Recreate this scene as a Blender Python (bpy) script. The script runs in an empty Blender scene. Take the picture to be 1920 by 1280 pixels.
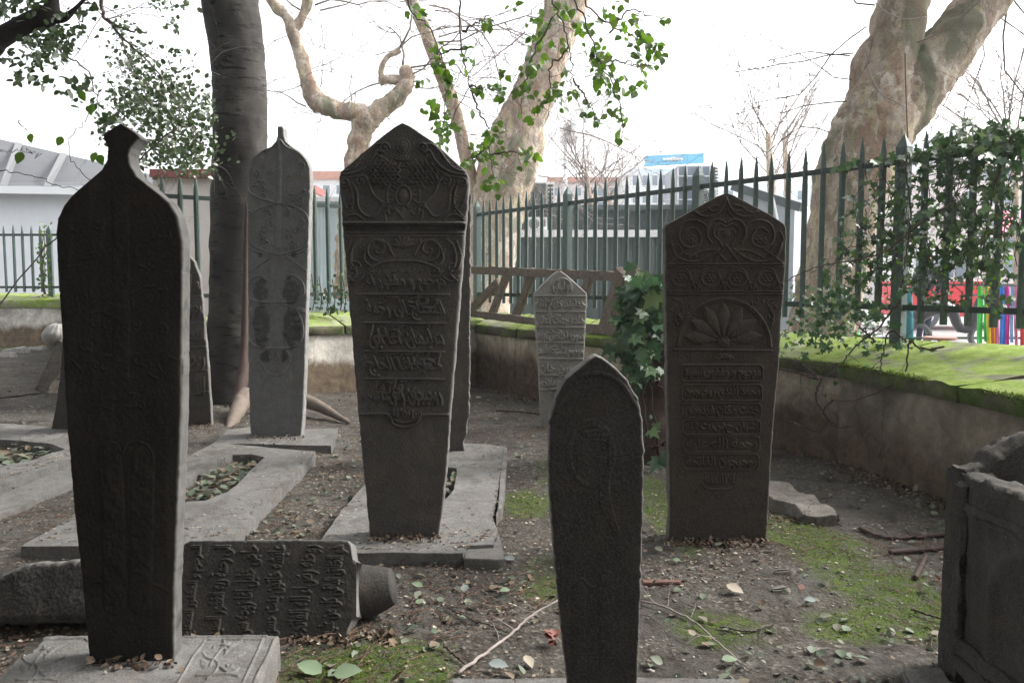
import bpy, bmesh, math, random
import numpy as np
from mathutils import Vector, Matrix

R = math.radians
random.seed(7); rng = np.random.default_rng(7)
scene = bpy.context.scene
COL = scene.collection

# ------------------------------------------------------------------ camera
F, CX, CY, HC = 1547.0, 960.0, 640.0, 1.25
PITCH = math.atan(120 / F)
cam = bpy.data.objects.new('camera', bpy.data.cameras.new('camera'))
COL.objects.link(cam)
cam.location = (0, 0, HC); cam.rotation_euler = (math.pi / 2 - PITCH, 0, 0)
cam.data.sensor_width = 36.0; cam.data.lens = F / 1920 * 36
cam.data.clip_start = 0.05; cam.data.clip_end = 3000
scene.camera = cam

# ------------------------------------------------------------------ world, sun, exposure
SUN_EL, SUN_AZ = 42, 70          # azimuth measured from +Y towards +X
world = bpy.data.worlds.new("World"); scene.world = world; world.use_nodes = True
nt = world.node_tree; nt.nodes.clear()
sky = nt.nodes.new('ShaderNodeTexSky'); sky.sky_type = 'NISHITA'; sky.sun_disc = False
sky.sun_elevation = R(SUN_EL); sky.sun_rotation = R(SUN_AZ)
sky.air_density = 1.0; sky.dust_density = 4.0; sky.ozone_density = 1.0
hsv = nt.nodes.new('ShaderNodeHueSaturation'); hsv.inputs['Saturation'].default_value = 0.16
bg = nt.nodes.new('ShaderNodeBackground'); bg.inputs['Strength'].default_value = 0.15
wo = nt.nodes.new('ShaderNodeOutputWorld')
nt.links.new(sky.outputs[0], hsv.inputs['Color']); nt.links.new(hsv.outputs[0], bg.inputs['Color'])
nt.links.new(bg.outputs[0], wo.inputs['Surface'])
sl = bpy.data.lights.new('sun', 'SUN'); sl.energy = 1.2; sl.angle = R(14); sl.color = (1.0, 0.97, 0.92)
sun = bpy.data.objects.new('sun', sl); COL.objects.link(sun)
_d = Vector((math.sin(R(SUN_AZ)) * math.cos(R(SUN_EL)), math.cos(R(SUN_AZ)) * math.cos(R(SUN_EL)), math.sin(R(SUN_EL))))
sun.rotation_euler = _d.to_track_quat('Z', 'Y').to_euler()
scene.view_settings.view_transform = 'Standard'; scene.view_settings.look = 'None'
scene.view_settings.gamma = 1; scene.view_settings.exposure = 1.85
scene.cycles.max_bounces = 8; scene.cycles.diffuse_bounces = 3; scene.cycles.transparent_max_bounces = 8
scene.cycles.use_denoising = True; scene.cycles.sample_clamp_indirect = 6

# ------------------------------------------------------------------ pixel -> world helpers (1920x1280 frame)
_cp, _sp = math.cos(PITCH), math.sin(PITCH)
def ray(px, py):
    a = (np.asarray(px, float) - CX) / F; b = -(np.asarray(py, float) - CY) / F
    return np.stack([a, _cp + b * _sp, -_sp + b * _cp], -1)
C0 = np.array([0, 0, HC])
def P(px, py, Y):
    d = ray(px, py); return C0 + d * (Y / d[..., 1:2])
def onplane(px, py, O, n):
    d = ray(px, py); t = ((O - C0) @ n) / (d @ n); return C0 + d * t[..., None]
def G(px, py, z=0.0): return onplane(np.array(px, float), np.array(py, float), np.array([0, 0, z]), np.array([0., 0, 1]))

# ------------------------------------------------------------------ noise (numpy)
def _h(ix, iy, iz, s):
    n = (ix * 374761393 + iy * 668265263 + iz * 2147483647 + s * 974711) & 0xFFFFFFFF
    n = ((n ^ (n >> 13)) * 1274126177) & 0xFFFFFFFF
    return ((n ^ (n >> 16)) & 0xFFFF) / 32767.5 - 1.0
def vn(p, s=0):
    p = np.asarray(p, float); i = np.floor(p).astype(np.int64); f = p - i; f = f * f * (3 - 2 * f); o = 0
    for dx in (0, 1):
        for dy in (0, 1):
            for dz in (0, 1):
                w = (f[..., 0] if dx else 1 - f[..., 0]) * (f[..., 1] if dy else 1 - f[..., 1]) * (f[..., 2] if dz else 1 - f[..., 2])
                o = o + w * _h(i[..., 0] + dx, i[..., 1] + dy, i[..., 2] + dz, s)
    return o
def fbm(p, s=0, oct=4):
    o = 0; a = 1.0; t = 0
    for k in range(oct):
        o = o + a * vn(np.asarray(p) * (2 ** k) + 17.3 * k, s + k); t += a; a *= .5
    return o / t

# ------------------------------------------------------------------ mesh helpers
def mesh_obj(name, verts, faces, mat, parent=None, smooth=True, sharp=None, attr=None):
    me = bpy.data.meshes.new(name)
    if isinstance(faces, np.ndarray):
        verts = np.asarray(verts, np.float32); k = faces.shape[1]; nf = len(faces)
        me.vertices.add(len(verts)); me.vertices.foreach_set('co', verts.ravel())
        me.loops.add(nf * k); me.loops.foreach_set('vertex_index', faces.astype(np.int32).ravel())
        me.polygons.add(nf); me.polygons.foreach_set('loop_start', np.arange(nf, dtype=np.int32) * k)
        me.update(calc_edges=True); me.validate()
    else:
        me.from_pydata([tuple(map(float, v)) for v in verts], [], faces); me.update()
    if smooth:
        me.polygons.foreach_set('use_smooth', np.ones(len(me.polygons), bool))
        if sharp: me.set_sharp_from_angle(angle=R(sharp))
    for k_, v_ in (attr or {}).items():
        a = me.attributes.new(k_, 'FLOAT', 'POINT'); a.data.foreach_set('value', np.asarray(v_, np.float32))
    me.materials.append(mat)
    o = bpy.data.objects.new(name, me); COL.objects.link(o)
    if parent is not None: o.parent = parent
    return o
def tag(o, label, cat, group=None, kind=None):
    if label: o['label'] = label
    if cat: o['category'] = cat
    if group: o['group'] = group
    if kind: o['kind'] = kind
    return o
def thing(name, label, cat, loc=(0, 0, 0), group=None):
    o = bpy.data.objects.new(name, None); COL.objects.link(o); o.location = tuple(map(float, loc)); o.empty_display_size = .1
    return tag(o, label, cat, group)
def adopt(parent, *objs):
    """children are modelled in world space; keep them there under a parent placed at its base"""
    for o in objs:
        o.parent = parent; o.matrix_parent_inverse = Matrix.Translation(-Vector(parent.location))
def struct(o): o['kind'] = 'structure'; return o
class MB:
    def __init__(s): s.v = []; s.f = []; s.n = 0; s.r = []
    def add(s, v, f, r=0.0):
        v = np.asarray(v, float).reshape(-1, 3); s.v.append(v); s.f += [tuple(int(i) + s.n for i in q) for q in f]; s.n += len(v)
        s.r.append(np.full(len(v), r))
    def build(s, name, mat, parent=None, smooth=False, sharp=None):
        v = np.concatenate(s.v); return mesh_obj(name, v, s.f, mat, parent, smooth, sharp, {'rnd': np.concatenate(s.r)})
    def box(s, lo, hi):
        x0, y0, z0 = lo; x1, y1, z1 = hi
        s.hexa([(x0, y0, z0), (x1, y0, z0), (x1, y1, z0), (x0, y1, z0), (x0, y0, z1), (x1, y0, z1), (x1, y1, z1), (x0, y1, z1)])
    def hexa(s, c): s.add(c, [(0, 3, 2, 1), (4, 5, 6, 7), (0, 1, 5, 4), (1, 2, 6, 5), (2, 3, 7, 6), (3, 0, 4, 7)])
    def bar(s, a, b, w, h=None, up=(0, 0, 1)):
        a = np.array(a, float); b = np.array(b, float); d = b - a; d /= np.linalg.norm(d); h = h or w
        u = np.cross(d, up); u /= (np.linalg.norm(u) + 1e-9); v = np.cross(u, d); c = []
        for q in (a, b):
            for su, sv in ((-1, -1), (1, -1), (1, 1), (-1, 1)): c.append(q + u * su * w / 2 + v * sv * h / 2)
        s.add(c, [(0, 3, 2, 1), (4, 5, 6, 7), (0, 1, 5, 4), (1, 2, 6, 5), (2, 3, 7, 6), (3, 0, 4, 7)])
    def tube(s, pts, rad, sides=6, r=0.0):
        pts = np.asarray(pts, float); n = len(pts); rad = np.broadcast_to(np.asarray(rad, float), (n,))
        t = np.gradient(pts, axis=0); t /= np.linalg.norm(t, axis=1, keepdims=True) + 1e-9
        ref = np.array([0.31, 0.22, 0.92]) if abs(t[0] @ np.array([.31, .22, .92])) < .9 else np.array([1., 0, 0])
        V = []
        for i in range(n):
            u = ref - t[i] * (ref @ t[i]); u /= np.linalg.norm(u); ref = u; w = np.cross(t[i], u)
            a = np.arange(sides) * 2 * math.pi / sides
            V.append(pts[i] + rad[i] * (np.cos(a)[:, None] * u + np.sin(a)[:, None] * w))
        fs = [(i * sides + k, i * sides + (k + 1) % sides, (i + 1) * sides + (k + 1) % sides, (i + 1) * sides + k) for i in range(n - 1) for k in range(sides)]
        fs.append(tuple(range(sides))[::-1]); fs.append(tuple((n - 1) * sides + k for k in range(sides)))
        s.add(np.concatenate(V), fs, r)
def crom(pts, n):
    """Catmull-Rom resample of a polyline (any dimension) to n points"""
    p = np.asarray(pts, float)
    if len(p) < 3: return np.stack([np.interp(np.linspace(0, 1, n), [0, 1], p[:, k]) for k in range(p.shape[1])], 1)
    q = np.vstack([2 * p[0] - p[1], p, 2 * p[-1] - p[-2]])
    t = np.linspace(0, len(p) - 1 - 1e-6, n); i = t.astype(int); f = (t - i)[:, None]
    a, b, c, d = q[i], q[i + 1], q[i + 2], q[i + 3]
    return .5 * (2 * b + (c - a) * f + (2 * a - 5 * b + 4 * c - d) * f ** 2 + (3 * b - a - 3 * c + d) * f ** 3)
def hexa_rough(c8, n=(8, 8, 4), amp=.004, sc=12, seed=0, warp=None, rnd=.012):
    """subdivided block from 8 corners (bottom 4, top 4), rounded and roughened"""
    c = np.asarray(c8, float); V = []; Fs = []
    def pt(u, v, w):
        b = (c[0] * (1 - u) + c[1] * u) * (1 - v) + (c[3] * (1 - u) + c[2] * u) * v
        t = (c[4] * (1 - u) + c[5] * u) * (1 - v) + (c[7] * (1 - u) + c[6] * u) * v
        return b * (1 - w) + t * w
    key = {}
    def vid(i, j, k):
        if (i, j, k) not in key:
            key[(i, j, k)] = len(V); V.append(pt(i / n[0], j / n[1], k / n[2]))
        return key[(i, j, k)]
    a, b, d = n
    for i in range(a):
        for j in range(b):
            Fs.append((vid(i, j, 0), vid(i, j + 1, 0), vid(i + 1, j + 1, 0), vid(i + 1, j, 0)))
            Fs.append((vid(i, j, d), vid(i + 1, j, d), vid(i + 1, j + 1, d), vid(i, j + 1, d)))
    for i in range(a):
        for k in range(d):
            Fs.append((vid(i, 0, k), vid(i + 1, 0, k), vid(i + 1, 0, k + 1), vid(i, 0, k + 1)))
            Fs.append((vid(i, b, k), vid(i, b, k + 1), vid(i + 1, b, k + 1), vid(i + 1, b, k)))
    for j in range(b):
        for k in range(d):
            Fs.append((vid(0, j, k), vid(0, j, k + 1), vid(0, j + 1, k + 1), vid(0, j + 1, k)))
            Fs.append((vid(a, j, k), vid(a, j + 1, k), vid(a, j + 1, k + 1), vid(a, j, k + 1)))
    V = np.array(V); cen = c.mean(0); idx = np.array(list(key.keys()))
    edge = ((idx[:, 0] == 0) | (idx[:, 0] == a)).astype(int) + ((idx[:, 1] == 0) | (idx[:, 1] == b)) + ((idx[:, 2] == 0) | (idx[:, 2] == d))
    dirn = cen - V; dirn /= np.linalg.norm(dirn, axis=1, keepdims=True) + 1e-9
    V = V + dirn * (rnd * (edge >= 2))[:, None]
    nz = np.stack([fbm(V * sc, seed + k * 7, 4) for k in range(3)], 1)
    V = V + nz * amp * (1 + 1.2 * (edge >= 2))[:, None]
    if warp is not None: V = warp(V, idx / np.array(n))
    return V, Fs

# ------------------------------------------------------------------ materials
def mat(name):
    m = bpy.data.materials.new(name); m.use_nodes = True; t = m.node_tree
    b = t.nodes['Principled BSDF']; b.inputs['Specular IOR Level'].default_value = .15; return m, t, b
def N(t, k, **kw):
    n = t.nodes.new('ShaderNode' + k)
    for a, v in kw.items():
        if a in n.inputs.keys() if isinstance(a, str) else False: n.inputs[a].default_value = v
        else: setattr(n, a, v)
    return n
def noise(t, co, scale, det=6, rough=.6, dist=0.0):
    n = t.nodes.new('ShaderNodeTexNoise'); n.inputs['Scale'].default_value = scale; n.inputs['Detail'].default_value = det
    n.inputs['Roughness'].default_value = rough; n.inputs['Distortion'].default_value = dist
    t.links.new(co, n.inputs['Vector']); return n.outputs['Fac']
def ramp(t, fac, stops):
    r = t.nodes.new('ShaderNodeValToRGB'); e = r.color_ramp.elements
    e[0].position, e[0].color = stops[0][0], (*stops[0][1], 1); e[1].position, e[1].color = stops[-1][0], (*stops[-1][1], 1)
    for p, c in stops[1:-1]:
        q = e.new(p); q.color = (*c, 1)
    t.links.new(fac, r.inputs[0]); return r.outputs[0]
def mix(t, fac, a, b):
    m = t.nodes.new('ShaderNodeMix'); m.data_type = 'RGBA'
    for sock, v in ((m.inputs[0], fac), (m.inputs[6], a), (m.inputs[7], b)):
        if hasattr(v, 'default_value'): t.links.new(v, sock)
        else: sock.default_value = v if isinstance(v, (int, float)) else (*v, 1)
    return m.outputs[2]
def math_(t, op, a, b=0.0, c=None):
    m = t.nodes.new('ShaderNodeMath'); m.operation = op
    for i, v in enumerate((a, b) if c is None else (a, b, c)):
        if hasattr(v, 'default_value'): t.links.new(v, m.inputs[i])
        else: m.inputs[i].default_value = v
    return m.outputs[0]
def bump(t, b, h, dist, strength=1.0, prev=None):
    n = t.nodes.new('ShaderNodeBump'); n.inputs['Distance'].default_value = dist; n.inputs['Strength'].default_value = strength
    t.links.new(h, n.inputs['Height'])
    if prev: t.links.new(prev, n.inputs['Normal'])
    t.links.new(n.outputs[0], b.inputs['Normal']); return n.outputs[0]
def coords(t): return t.nodes.new('ShaderNodeTexCoord').outputs['Object']
def steps(t, x, lo, hi):
    m = t.nodes.new('ShaderNodeMapRange'); m.inputs[1].default_value = lo; m.inputs[2].default_value = hi; t.links.new(x, m.inputs[0]); return m.outputs[0]
def attr(t, name):
    a = t.nodes.new('ShaderNodeAttribute'); a.attribute_name = name; return a.outputs['Fac']
def posz(t):
    g = t.nodes.new('ShaderNodeNewGeometry'); s = t.nodes.new('ShaderNodeSeparateXYZ'); t.links.new(g.outputs['Position'], s.inputs[0]); return s.outputs['Z'], g.outputs['Position']

def stone_mat(name, c1, c2, c3, warm=None, spots=.5, bmp=.004, grain=160, streak=False, stain=None, side=None, dirt=None):
    m, t, b = mat(name); co = coords(t)
    big = noise(t, co, 2.6, 10, .72, .5); mid = noise(t, co, 17, 8, .65); fine = noise(t, co, grain, 5, .7)
    col = ramp(t, big, [(.3, c1), (.52, c2), (.72, c3)])
    col = mix(t, steps(t, mid, .42, .75), col, tuple(x * .55 for x in c2))
    if warm: col = mix(t, steps(t, noise(t, co, 6.5, 5, .6, 1.0), .5, .72), col, warm)
    if streak:
        mp = t.nodes.new('ShaderNodeMapping'); mp.inputs['Scale'].default_value = (14, 14, 1.3); t.links.new(co, mp.inputs[0])
        col = mix(t, steps(t, noise(t, mp.outputs[0], 1.0, 5, .6), .5, .8), col, tuple(min(1, x * 1.9) for x in c3))
    g = steps(t, fine, .40, .70); col = mix(t, math_(t, 'MULTIPLY', g, .55), col, tuple(min(1, x * 1.9) for x in c3))
    col = mix(t, math_(t, 'MULTIPLY', steps(t, noise(t, co, 85, 3, .8), .60, .70), .6), col, tuple(x * .4 for x in c1))
    col = mix(t, math_(t, 'MULTIPLY', steps(t, noise(t, co, 1.5, 9, .75, .5), .54, .62), .5), col, tuple(min(1, x * 1.35) for x in c3))
    if stain: col = mix(t, math_(t, 'MULTIPLY', attr(t, 'stain'), steps(t, noise(t, co, 24, 6, .7), .25, .5)), col, stain)
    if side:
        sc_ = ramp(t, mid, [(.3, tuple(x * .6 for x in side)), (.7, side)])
        col = mix(t, math_(t, 'MULTIPLY', attr(t, 'side'), steps(t, noise(t, co, 9, 6, .7), .22, .45)), col, sc_)  # sides and edges paler: bare limestone, plus the light on them painted in
    if dirt:
        col = mix(t, math_(t, 'MULTIPLY', steps(t, noise(t, co, 4.2, 9, .72, .8), .47, .66), .8), col, dirt)
        vd = t.nodes.new('ShaderNodeTexVoronoi'); vd.feature = 'DISTANCE_TO_EDGE'; vd.inputs['Scale'].default_value = 1.7
        nn = t.nodes.new('ShaderNodeTexNoise'); nn.inputs['Scale'].default_value = 4; nn.inputs['Detail'].default_value = 6; t.links.new(co, nn.inputs['Vector'])
        mv = t.nodes.new('ShaderNodeMix'); mv.data_type = 'VECTOR'; mv.inputs[0].default_value = .35; t.links.new(co, mv.inputs[4]); t.links.new(nn.outputs['Color'], mv.inputs[5]); t.links.new(mv.outputs[1], vd.inputs['Vector'])
        crack = math_(t, 'MULTIPLY', steps(t, vd.outputs['Distance'], .006, .002), steps(t, noise(t, co, 1.3, 2), .5, .56))
        col = mix(t, math_(t, 'MULTIPLY', crack, .8), col, tuple(x * .35 for x in dirt))
    v = t.nodes.new('ShaderNodeTexVoronoi'); v.inputs['Scale'].default_value = 34; t.links.new(co, v.inputs['Vector'])
    sp = math_(t, 'MULTIPLY', steps(t, v.outputs['Distance'], .13, .05), steps(t, noise(t, co, 5, 3), .58, .66))
    col = mix(t, math_(t, 'MULTIPLY', sp, spots), col, (.34, .34, .31))
    t.links.new(col, b.inputs['Base Color']); b.inputs['Roughness'].default_value = .88
    n1 = bump(t, b, mid, bmp * 1.0, .6); n2 = bump(t, b, fine, bmp * .25, .8, n1)
    bump(t, b, steps(t, noise(t, co, 60, 4, .8), .25, .42), bmp * .3, .5, n2)
    return m
M = {}
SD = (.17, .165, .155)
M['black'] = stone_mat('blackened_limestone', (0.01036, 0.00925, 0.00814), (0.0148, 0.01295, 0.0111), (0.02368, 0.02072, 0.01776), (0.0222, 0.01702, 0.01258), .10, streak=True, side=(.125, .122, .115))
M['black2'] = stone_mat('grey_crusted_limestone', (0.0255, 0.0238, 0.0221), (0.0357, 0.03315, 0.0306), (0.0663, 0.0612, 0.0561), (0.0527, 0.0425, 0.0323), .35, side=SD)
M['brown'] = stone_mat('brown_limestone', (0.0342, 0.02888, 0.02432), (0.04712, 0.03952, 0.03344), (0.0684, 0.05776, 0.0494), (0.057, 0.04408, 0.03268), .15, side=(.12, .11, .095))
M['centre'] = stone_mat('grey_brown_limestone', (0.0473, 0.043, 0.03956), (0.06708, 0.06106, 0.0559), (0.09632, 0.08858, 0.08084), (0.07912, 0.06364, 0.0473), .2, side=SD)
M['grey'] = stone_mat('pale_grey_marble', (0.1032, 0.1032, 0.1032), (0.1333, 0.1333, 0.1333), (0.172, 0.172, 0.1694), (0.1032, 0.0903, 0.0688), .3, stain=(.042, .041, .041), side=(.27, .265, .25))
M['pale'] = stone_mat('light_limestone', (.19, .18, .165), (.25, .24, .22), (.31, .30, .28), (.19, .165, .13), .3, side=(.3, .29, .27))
M['slab'] = stone_mat('worn_marble_slab', (.074, .070, .064), (.112, .108, .102), (.155, .151, .144), (.115, .10, .083), .3, bmp=.009, dirt=(.070, .062, .052))
M['fragment'] = stone_mat('rough_fragment', (.07, .062, .053), (.115, .105, .092), (.19, .175, .155), (.10, .08, .06), .2, bmp=.014, dirt=(.05, .042, .035))

def moss_mat(name, stone=(.26, .24, .2), lo=.34, hi=.5, green=((.13, .19, .025), (.21, .29, .055), (.33, .37, .14))):
    m, t, b = mat(name); co = coords(t)
    g = ramp(t, noise(t, co, 7, 9, .7, .6), [(.28, green[0]), (.5, green[1]), (.72, green[2])])
    s = ramp(t, noise(t, co, 9, 6), [(.3, tuple(x * .35 for x in stone)), (.7, stone)])
    col = mix(t, steps(t, noise(t, co, 3.1, 7, .68, .5), lo, hi), s, g)
    col = mix(t, math_(t, 'MULTIPLY', steps(t, noise(t, co, 55, 4), .5, .8), .5), col, tuple(x * .45 for x in green[0]))
    t.links.new(col, b.inputs['Base Color']); b.inputs['Roughness'].default_value = .95
    n = bump(t, b, noise(t, co, 22, 7, .7), .012, .9); bump(t, b, noise(t, co, 150, 4, .7), .004, .9, n)
    return m
M['moss_top'] = moss_mat('mossy_coping_top')
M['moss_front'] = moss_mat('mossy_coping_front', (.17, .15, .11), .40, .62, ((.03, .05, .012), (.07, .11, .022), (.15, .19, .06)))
M['moss_left'] = moss_mat('dry_moss_coping', (.40, .38, .31), .36, .54, ((.13, .19, .03), (.21, .29, .06), (.33, .37, .14)))

def wall_mat(name, top, low, dark, zs=.3, sharp=.12):
    m, t, b = mat(name); z, pos = posz(t); co = coords(t)
    wob = math_(t, 'MULTIPLY', math_(t, 'SUBTRACT', noise(t, co, 1.6, 7, .7, .5), .5), .55)
    zz = math_(t, 'ADD', z, wob)
    col = ramp(t, noise(t, co, 3.2, 9, .72, .5), [(.30, tuple(x * .45 for x in top)), (.48, top), (.66, tuple(min(1, x * 1.7) for x in top))])
    col = mix(t, math_(t, 'MULTIPLY', steps(t, noise(t, co, 1.7, 8, .7, .7), .52, .60), .45), col, tuple(min(1, x * 2.0) for x in top))
    lowc = ramp(t, noise(t, co, 8, 8, .7, .8), [(.3, dark), (.6, low), (.8, tuple(x * 1.5 for x in low))])
    col = mix(t, steps(t, zz, zs + sharp, zs - sharp), col, lowc)
    mp = t.nodes.new('ShaderNodeMapping'); mp.inputs['Scale'].default_value = (9, 9, .7); t.links.new(co, mp.inputs[0])
    col = mix(t, math_(t, 'MULTIPLY', steps(t, noise(t, mp.outputs[0], 1.4, 6, .7), .52, .8), .6), col, dark)
    col = mix(t, math_(t, 'MULTIPLY', steps(t, noise(t, co, 40, 6, .8), .5, .8), .35), col, tuple(x * .5 for x in dark))
    t.links.new(col, b.inputs['Base Color']); b.inputs['Roughness'].default_value = .95
    n = bump(t, b, noise(t, co, 14, 8, .7), .012, .6); bump(t, b, noise(t, co, 120, 4, .7), .003, .8, n); return m
M['wall_r'] = wall_mat('stained_render_dark', (0.1716, 0.1485, 0.1122), (0.1254, 0.0924, 0.0594), (0.033, 0.02706, 0.02112), .25)
M['wall_m'] = wall_mat('stained_render', (.32, .28, .21), (.13, .095, .065), (.04, .032, .025), .36)
M['wall_l'] = wall_mat('pale_render', (.50, .47, .42), (.24, .18, .125), (.10, .08, .06), .33, .05)

def simple(name, c, rough=.6, metal=0.0, var=.25, sc=8, bm=0.0, spec=.4):
    m, t, b = mat(name); co = coords(t); n = noise(t, co, sc, 6, .65)
    t.links.new(ramp(t, n, [(.3, tuple(x * (1 - var) for x in c)), (.7, tuple(min(1, x * (1 + var)) for x in c))]), b.inputs['Base Color'])
    b.inputs['Roughness'].default_value = rough; b.inputs['Metallic'].default_value = metal; b.inputs['Specular IOR Level'].default_value = spec
    if bm: bump(t, b, noise(t, co, sc * 6, 5, .7), bm, .8)
    return m
def fence_mat(name, c):
    m, t, b = mat(name); co = coords(t)
    col = ramp(t, noise(t, co, 30, 6, .7), [(.3, tuple(x * .8 for x in c)), (.7, tuple(x * 1.2 for x in c))])
    col = mix(t, steps(t, noise(t, co, 45, 6, .75, .6), .64, .72), col, (.09, .06, .04))
    t.links.new(col, b.inputs['Base Color']); b.inputs['Roughness'].default_value = .45
    bump(t, b, noise(t, co, 140, 3), .001, .5); return m
M['fence'] = fence_mat('green_grey_paint', (.10, .135, .122))
M['rail'] = fence_mat('dark_green_grey_paint', (.05, .068, .062))
M['wood'] = None
def wood_mat():
    m, t, b = mat('weathered_timber'); co = coords(t)
    mp = t.nodes.new('ShaderNodeMapping'); mp.inputs['Scale'].default_value = (5, 5, 5); t.links.new(co, mp.inputs[0])
    w = noise(t, mp.outputs[0], 6, 9, .75, 1.5)
    t.links.new(ramp(t, w, [(.3, (.07, .052, .042)), (.5, (.16, .13, .105)), (.72, (.27, .235, .20))]), b.inputs['Base Color'])
    b.inputs['Roughness'].default_value = .85; bump(t, b, w, .006, .9); return m
M['wood'] = wood_mat()

def bark_smooth():
    m, t, b = mat('smooth_grey_bark'); co = coords(t)
    mp = t.nodes.new('ShaderNodeMapping'); mp.inputs['Scale'].default_value = (4.2, 4.2, 22); t.links.new(co, mp.inputs[0])
    rings = noise(t, mp.outputs[0], 1.0, 7, .7, .6); big = noise(t, co, 2.4, 6, .6, .3)
    col = ramp(t, big, [(.3, (.022, .020, .018)), (.55, (.048, .044, .040)), (.75, (.085, .078, .071))])
    col = mix(t, steps(t, rings, .54, .62), col, (.016, .014, .012))
    g = t.nodes.new('ShaderNodeNewGeometry'); s = t.nodes.new('ShaderNodeSeparateXYZ'); t.links.new(g.outputs['Position'], s.inputs[0])
    t.links.new(col, b.inputs['Base Color']); b.inputs['Roughness'].default_value = .8
    n = bump(t, b, rings, .005, .7); bump(t, b, noise(t, co, 70, 5, .7), .003, .7, n); return m
M['bark_dark'] = bark_smooth()
def bark_plane(name, k=1.0):
    m, t, b = mat(name); co = coords(t)
    mp = t.nodes.new('ShaderNodeMapping'); mp.inputs['Scale'].default_value = (1, 1, .42); t.links.new(co, mp.inputs[0])
    n0 = t.nodes.new('ShaderNodeTexNoise'); n0.inputs['Scale'].default_value = 6; n0.inputs['Detail'].default_value = 5; t.links.new(mp.outputs[0], n0.inputs['Vector'])
    add = t.nodes.new('ShaderNodeMix'); add.data_type = 'VECTOR'; add.inputs[0].default_value = .28
    t.links.new(mp.outputs[0], add.inputs[4]); t.links.new(n0.outputs['Color'], add.inputs[5])
    v = t.nodes.new('ShaderNodeTexVoronoi'); v.inputs['Scale'].default_value = 19; t.links.new(add.outputs[1], v.inputs['Vector'])
    sx = t.nodes.new('ShaderNodeSeparateColor'); t.links.new(v.outputs['Color'], sx.inputs[0])
    c = lambda x: tuple(min(.8, q * k) for q in x)
    col = ramp(t, sx.outputs[0], [(.0, c((.17, .135, .105))), (.3, c((.26, .215, .175))), (.5, c((.33, .295, .25))), (.66, c((.20, .16, .125))), (.84, c((.31, .265, .175))), (1, c((.135, .125, .095)))])
    col = mix(t, steps(t, noise(t, mp.outputs[0], 3.5, 6, .65, .6), .52, .66), col, c((.155, .12, .095)))
    col = mix(t, steps(t, noise(t, mp.outputs[0], 2.0, 4, .6, .5), .54, .60), col, c((.115, .115, .08)))
    mp2 = t.nodes.new('ShaderNodeMapping'); mp2.inputs['Scale'].default_value = (5, 5, .8); t.links.new(co, mp2.inputs[0])
    col = mix(t, math_(t, 'MULTIPLY', steps(t, noise(t, mp2.outputs[0], 1.0, 6, .7, .4), .53, .66), .75), col, c((.17, .10, .07)))
    col = mix(t, math_(t, 'MULTIPLY', steps(t, noise(t, co, 26, 6, .8, .4), .53, .60), .65), col, c((.10, .075, .055)))
    col = mix(t, math_(t, 'MULTIPLY', steps(t, noise(t, co, 45, 5, .8), .5, .75), .5), col, c((.10, .08, .065)))
    t.links.new(col, b.inputs['Base Color']); b.inputs['Roughness'].default_value = .9
    n = bump(t, b, sx.outputs[0], .012, .5); n = bump(t, b, noise(t, co, 25, 7, .75), .02, .8, n); return m
M['plane'] = bark_plane('plane_bark', 1.6)
M['plane_far'] = bark_plane('pale_plane_bark', 2.15)
M['twig'] = simple('twig_bark', (.085, .065, .055), .8, sc=30)
M['twig_far'] = simple('pale_twig_bark', (.26, .22, .20), .9, sc=10)
M['root'] = simple('bare_root', (.135, .108, .085), .8, sc=14, bm=.004)
M['vine'] = simple('red_brown_bark', (.055, .034, .027), .85, sc=16, bm=.006)

def leaf_mat(name, c1, c2, c3=None, trans=.35, rough=.35, spec=.5):
    m, t, b = mat(name)
    col = ramp(t, attr(t, 'rnd'), [(0, c1), (.6, c2), (1, c3 or c2)])
    t.links.new(col, b.inputs['Base Color']); b.inputs['Roughness'].default_value = rough; b.inputs['Specular IOR Level'].default_value = spec
    tr = t.nodes.new('ShaderNodeBsdfTranslucent'); ms = t.nodes.new('ShaderNodeMixShader'); ms.inputs[0].default_value = trans
    hs = t.nodes.new('ShaderNodeHueSaturation'); hs.inputs['Value'].default_value = 1.6; hs.inputs['Saturation'].default_value = 1.15; hs.inputs['Hue'].default_value = .485
    t.links.new(col, hs.inputs['Color']); t.links.new(hs.outputs[0], tr.inputs[0])
    t.links.new(b.outputs[0], ms.inputs[1]); t.links.new(tr.outputs[0], ms.inputs[2])
    t.links.new(ms.outputs[0], t.nodes['Material Output'].inputs['Surface']); return m
M['leaf'] = leaf_mat('fresh_leaf', (.045, .10, .018), (.075, .155, .025), (.05, .07, .02), .5)
M['leaf_dark'] = leaf_mat('evergreen_leaf', (.03, .055, .022), (.05, .08, .03), (.07, .085, .05), .25)
M['ivy'] = leaf_mat('ivy_leaf', (.020, .045, .018), (.042, .085, .032), (.10, .14, .065), .22, .42, .4)
M['ivy_b'] = leaf_mat('ivy_leaf_light', (.028, .065, .030), (.055, .11, .055), (.12, .18, .07), .22, .42, .4)
M['litter'] = leaf_mat('fallen_leaf', (.075, .105, .065), (.15, .165, .12), (.15, .095, .06), .08, .6, .3)
M['litter_b'] = leaf_mat('brown_debris', (.05, .032, .023), (.13, .09, .062), (.36, .32, .25), .0, .8, .2)
M['pebble'] = stone_mat('pebble', (.16, .15, .14), (.22, .21, .19), (.3, .29, .27), None, .0)
M['mossleaf'] = leaf_mat('moss_tuft', (.05, .09, .012), (.10, .15, .025), (.18, .22, .06), .3, .8, .2)
M['needle'] = simple('needle_litter', (.11, .062, .042), .85, sc=50, var=.6)
M['redleaf'] = simple('red_leaf', (.12, .028, .015), .6, sc=40)
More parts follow.
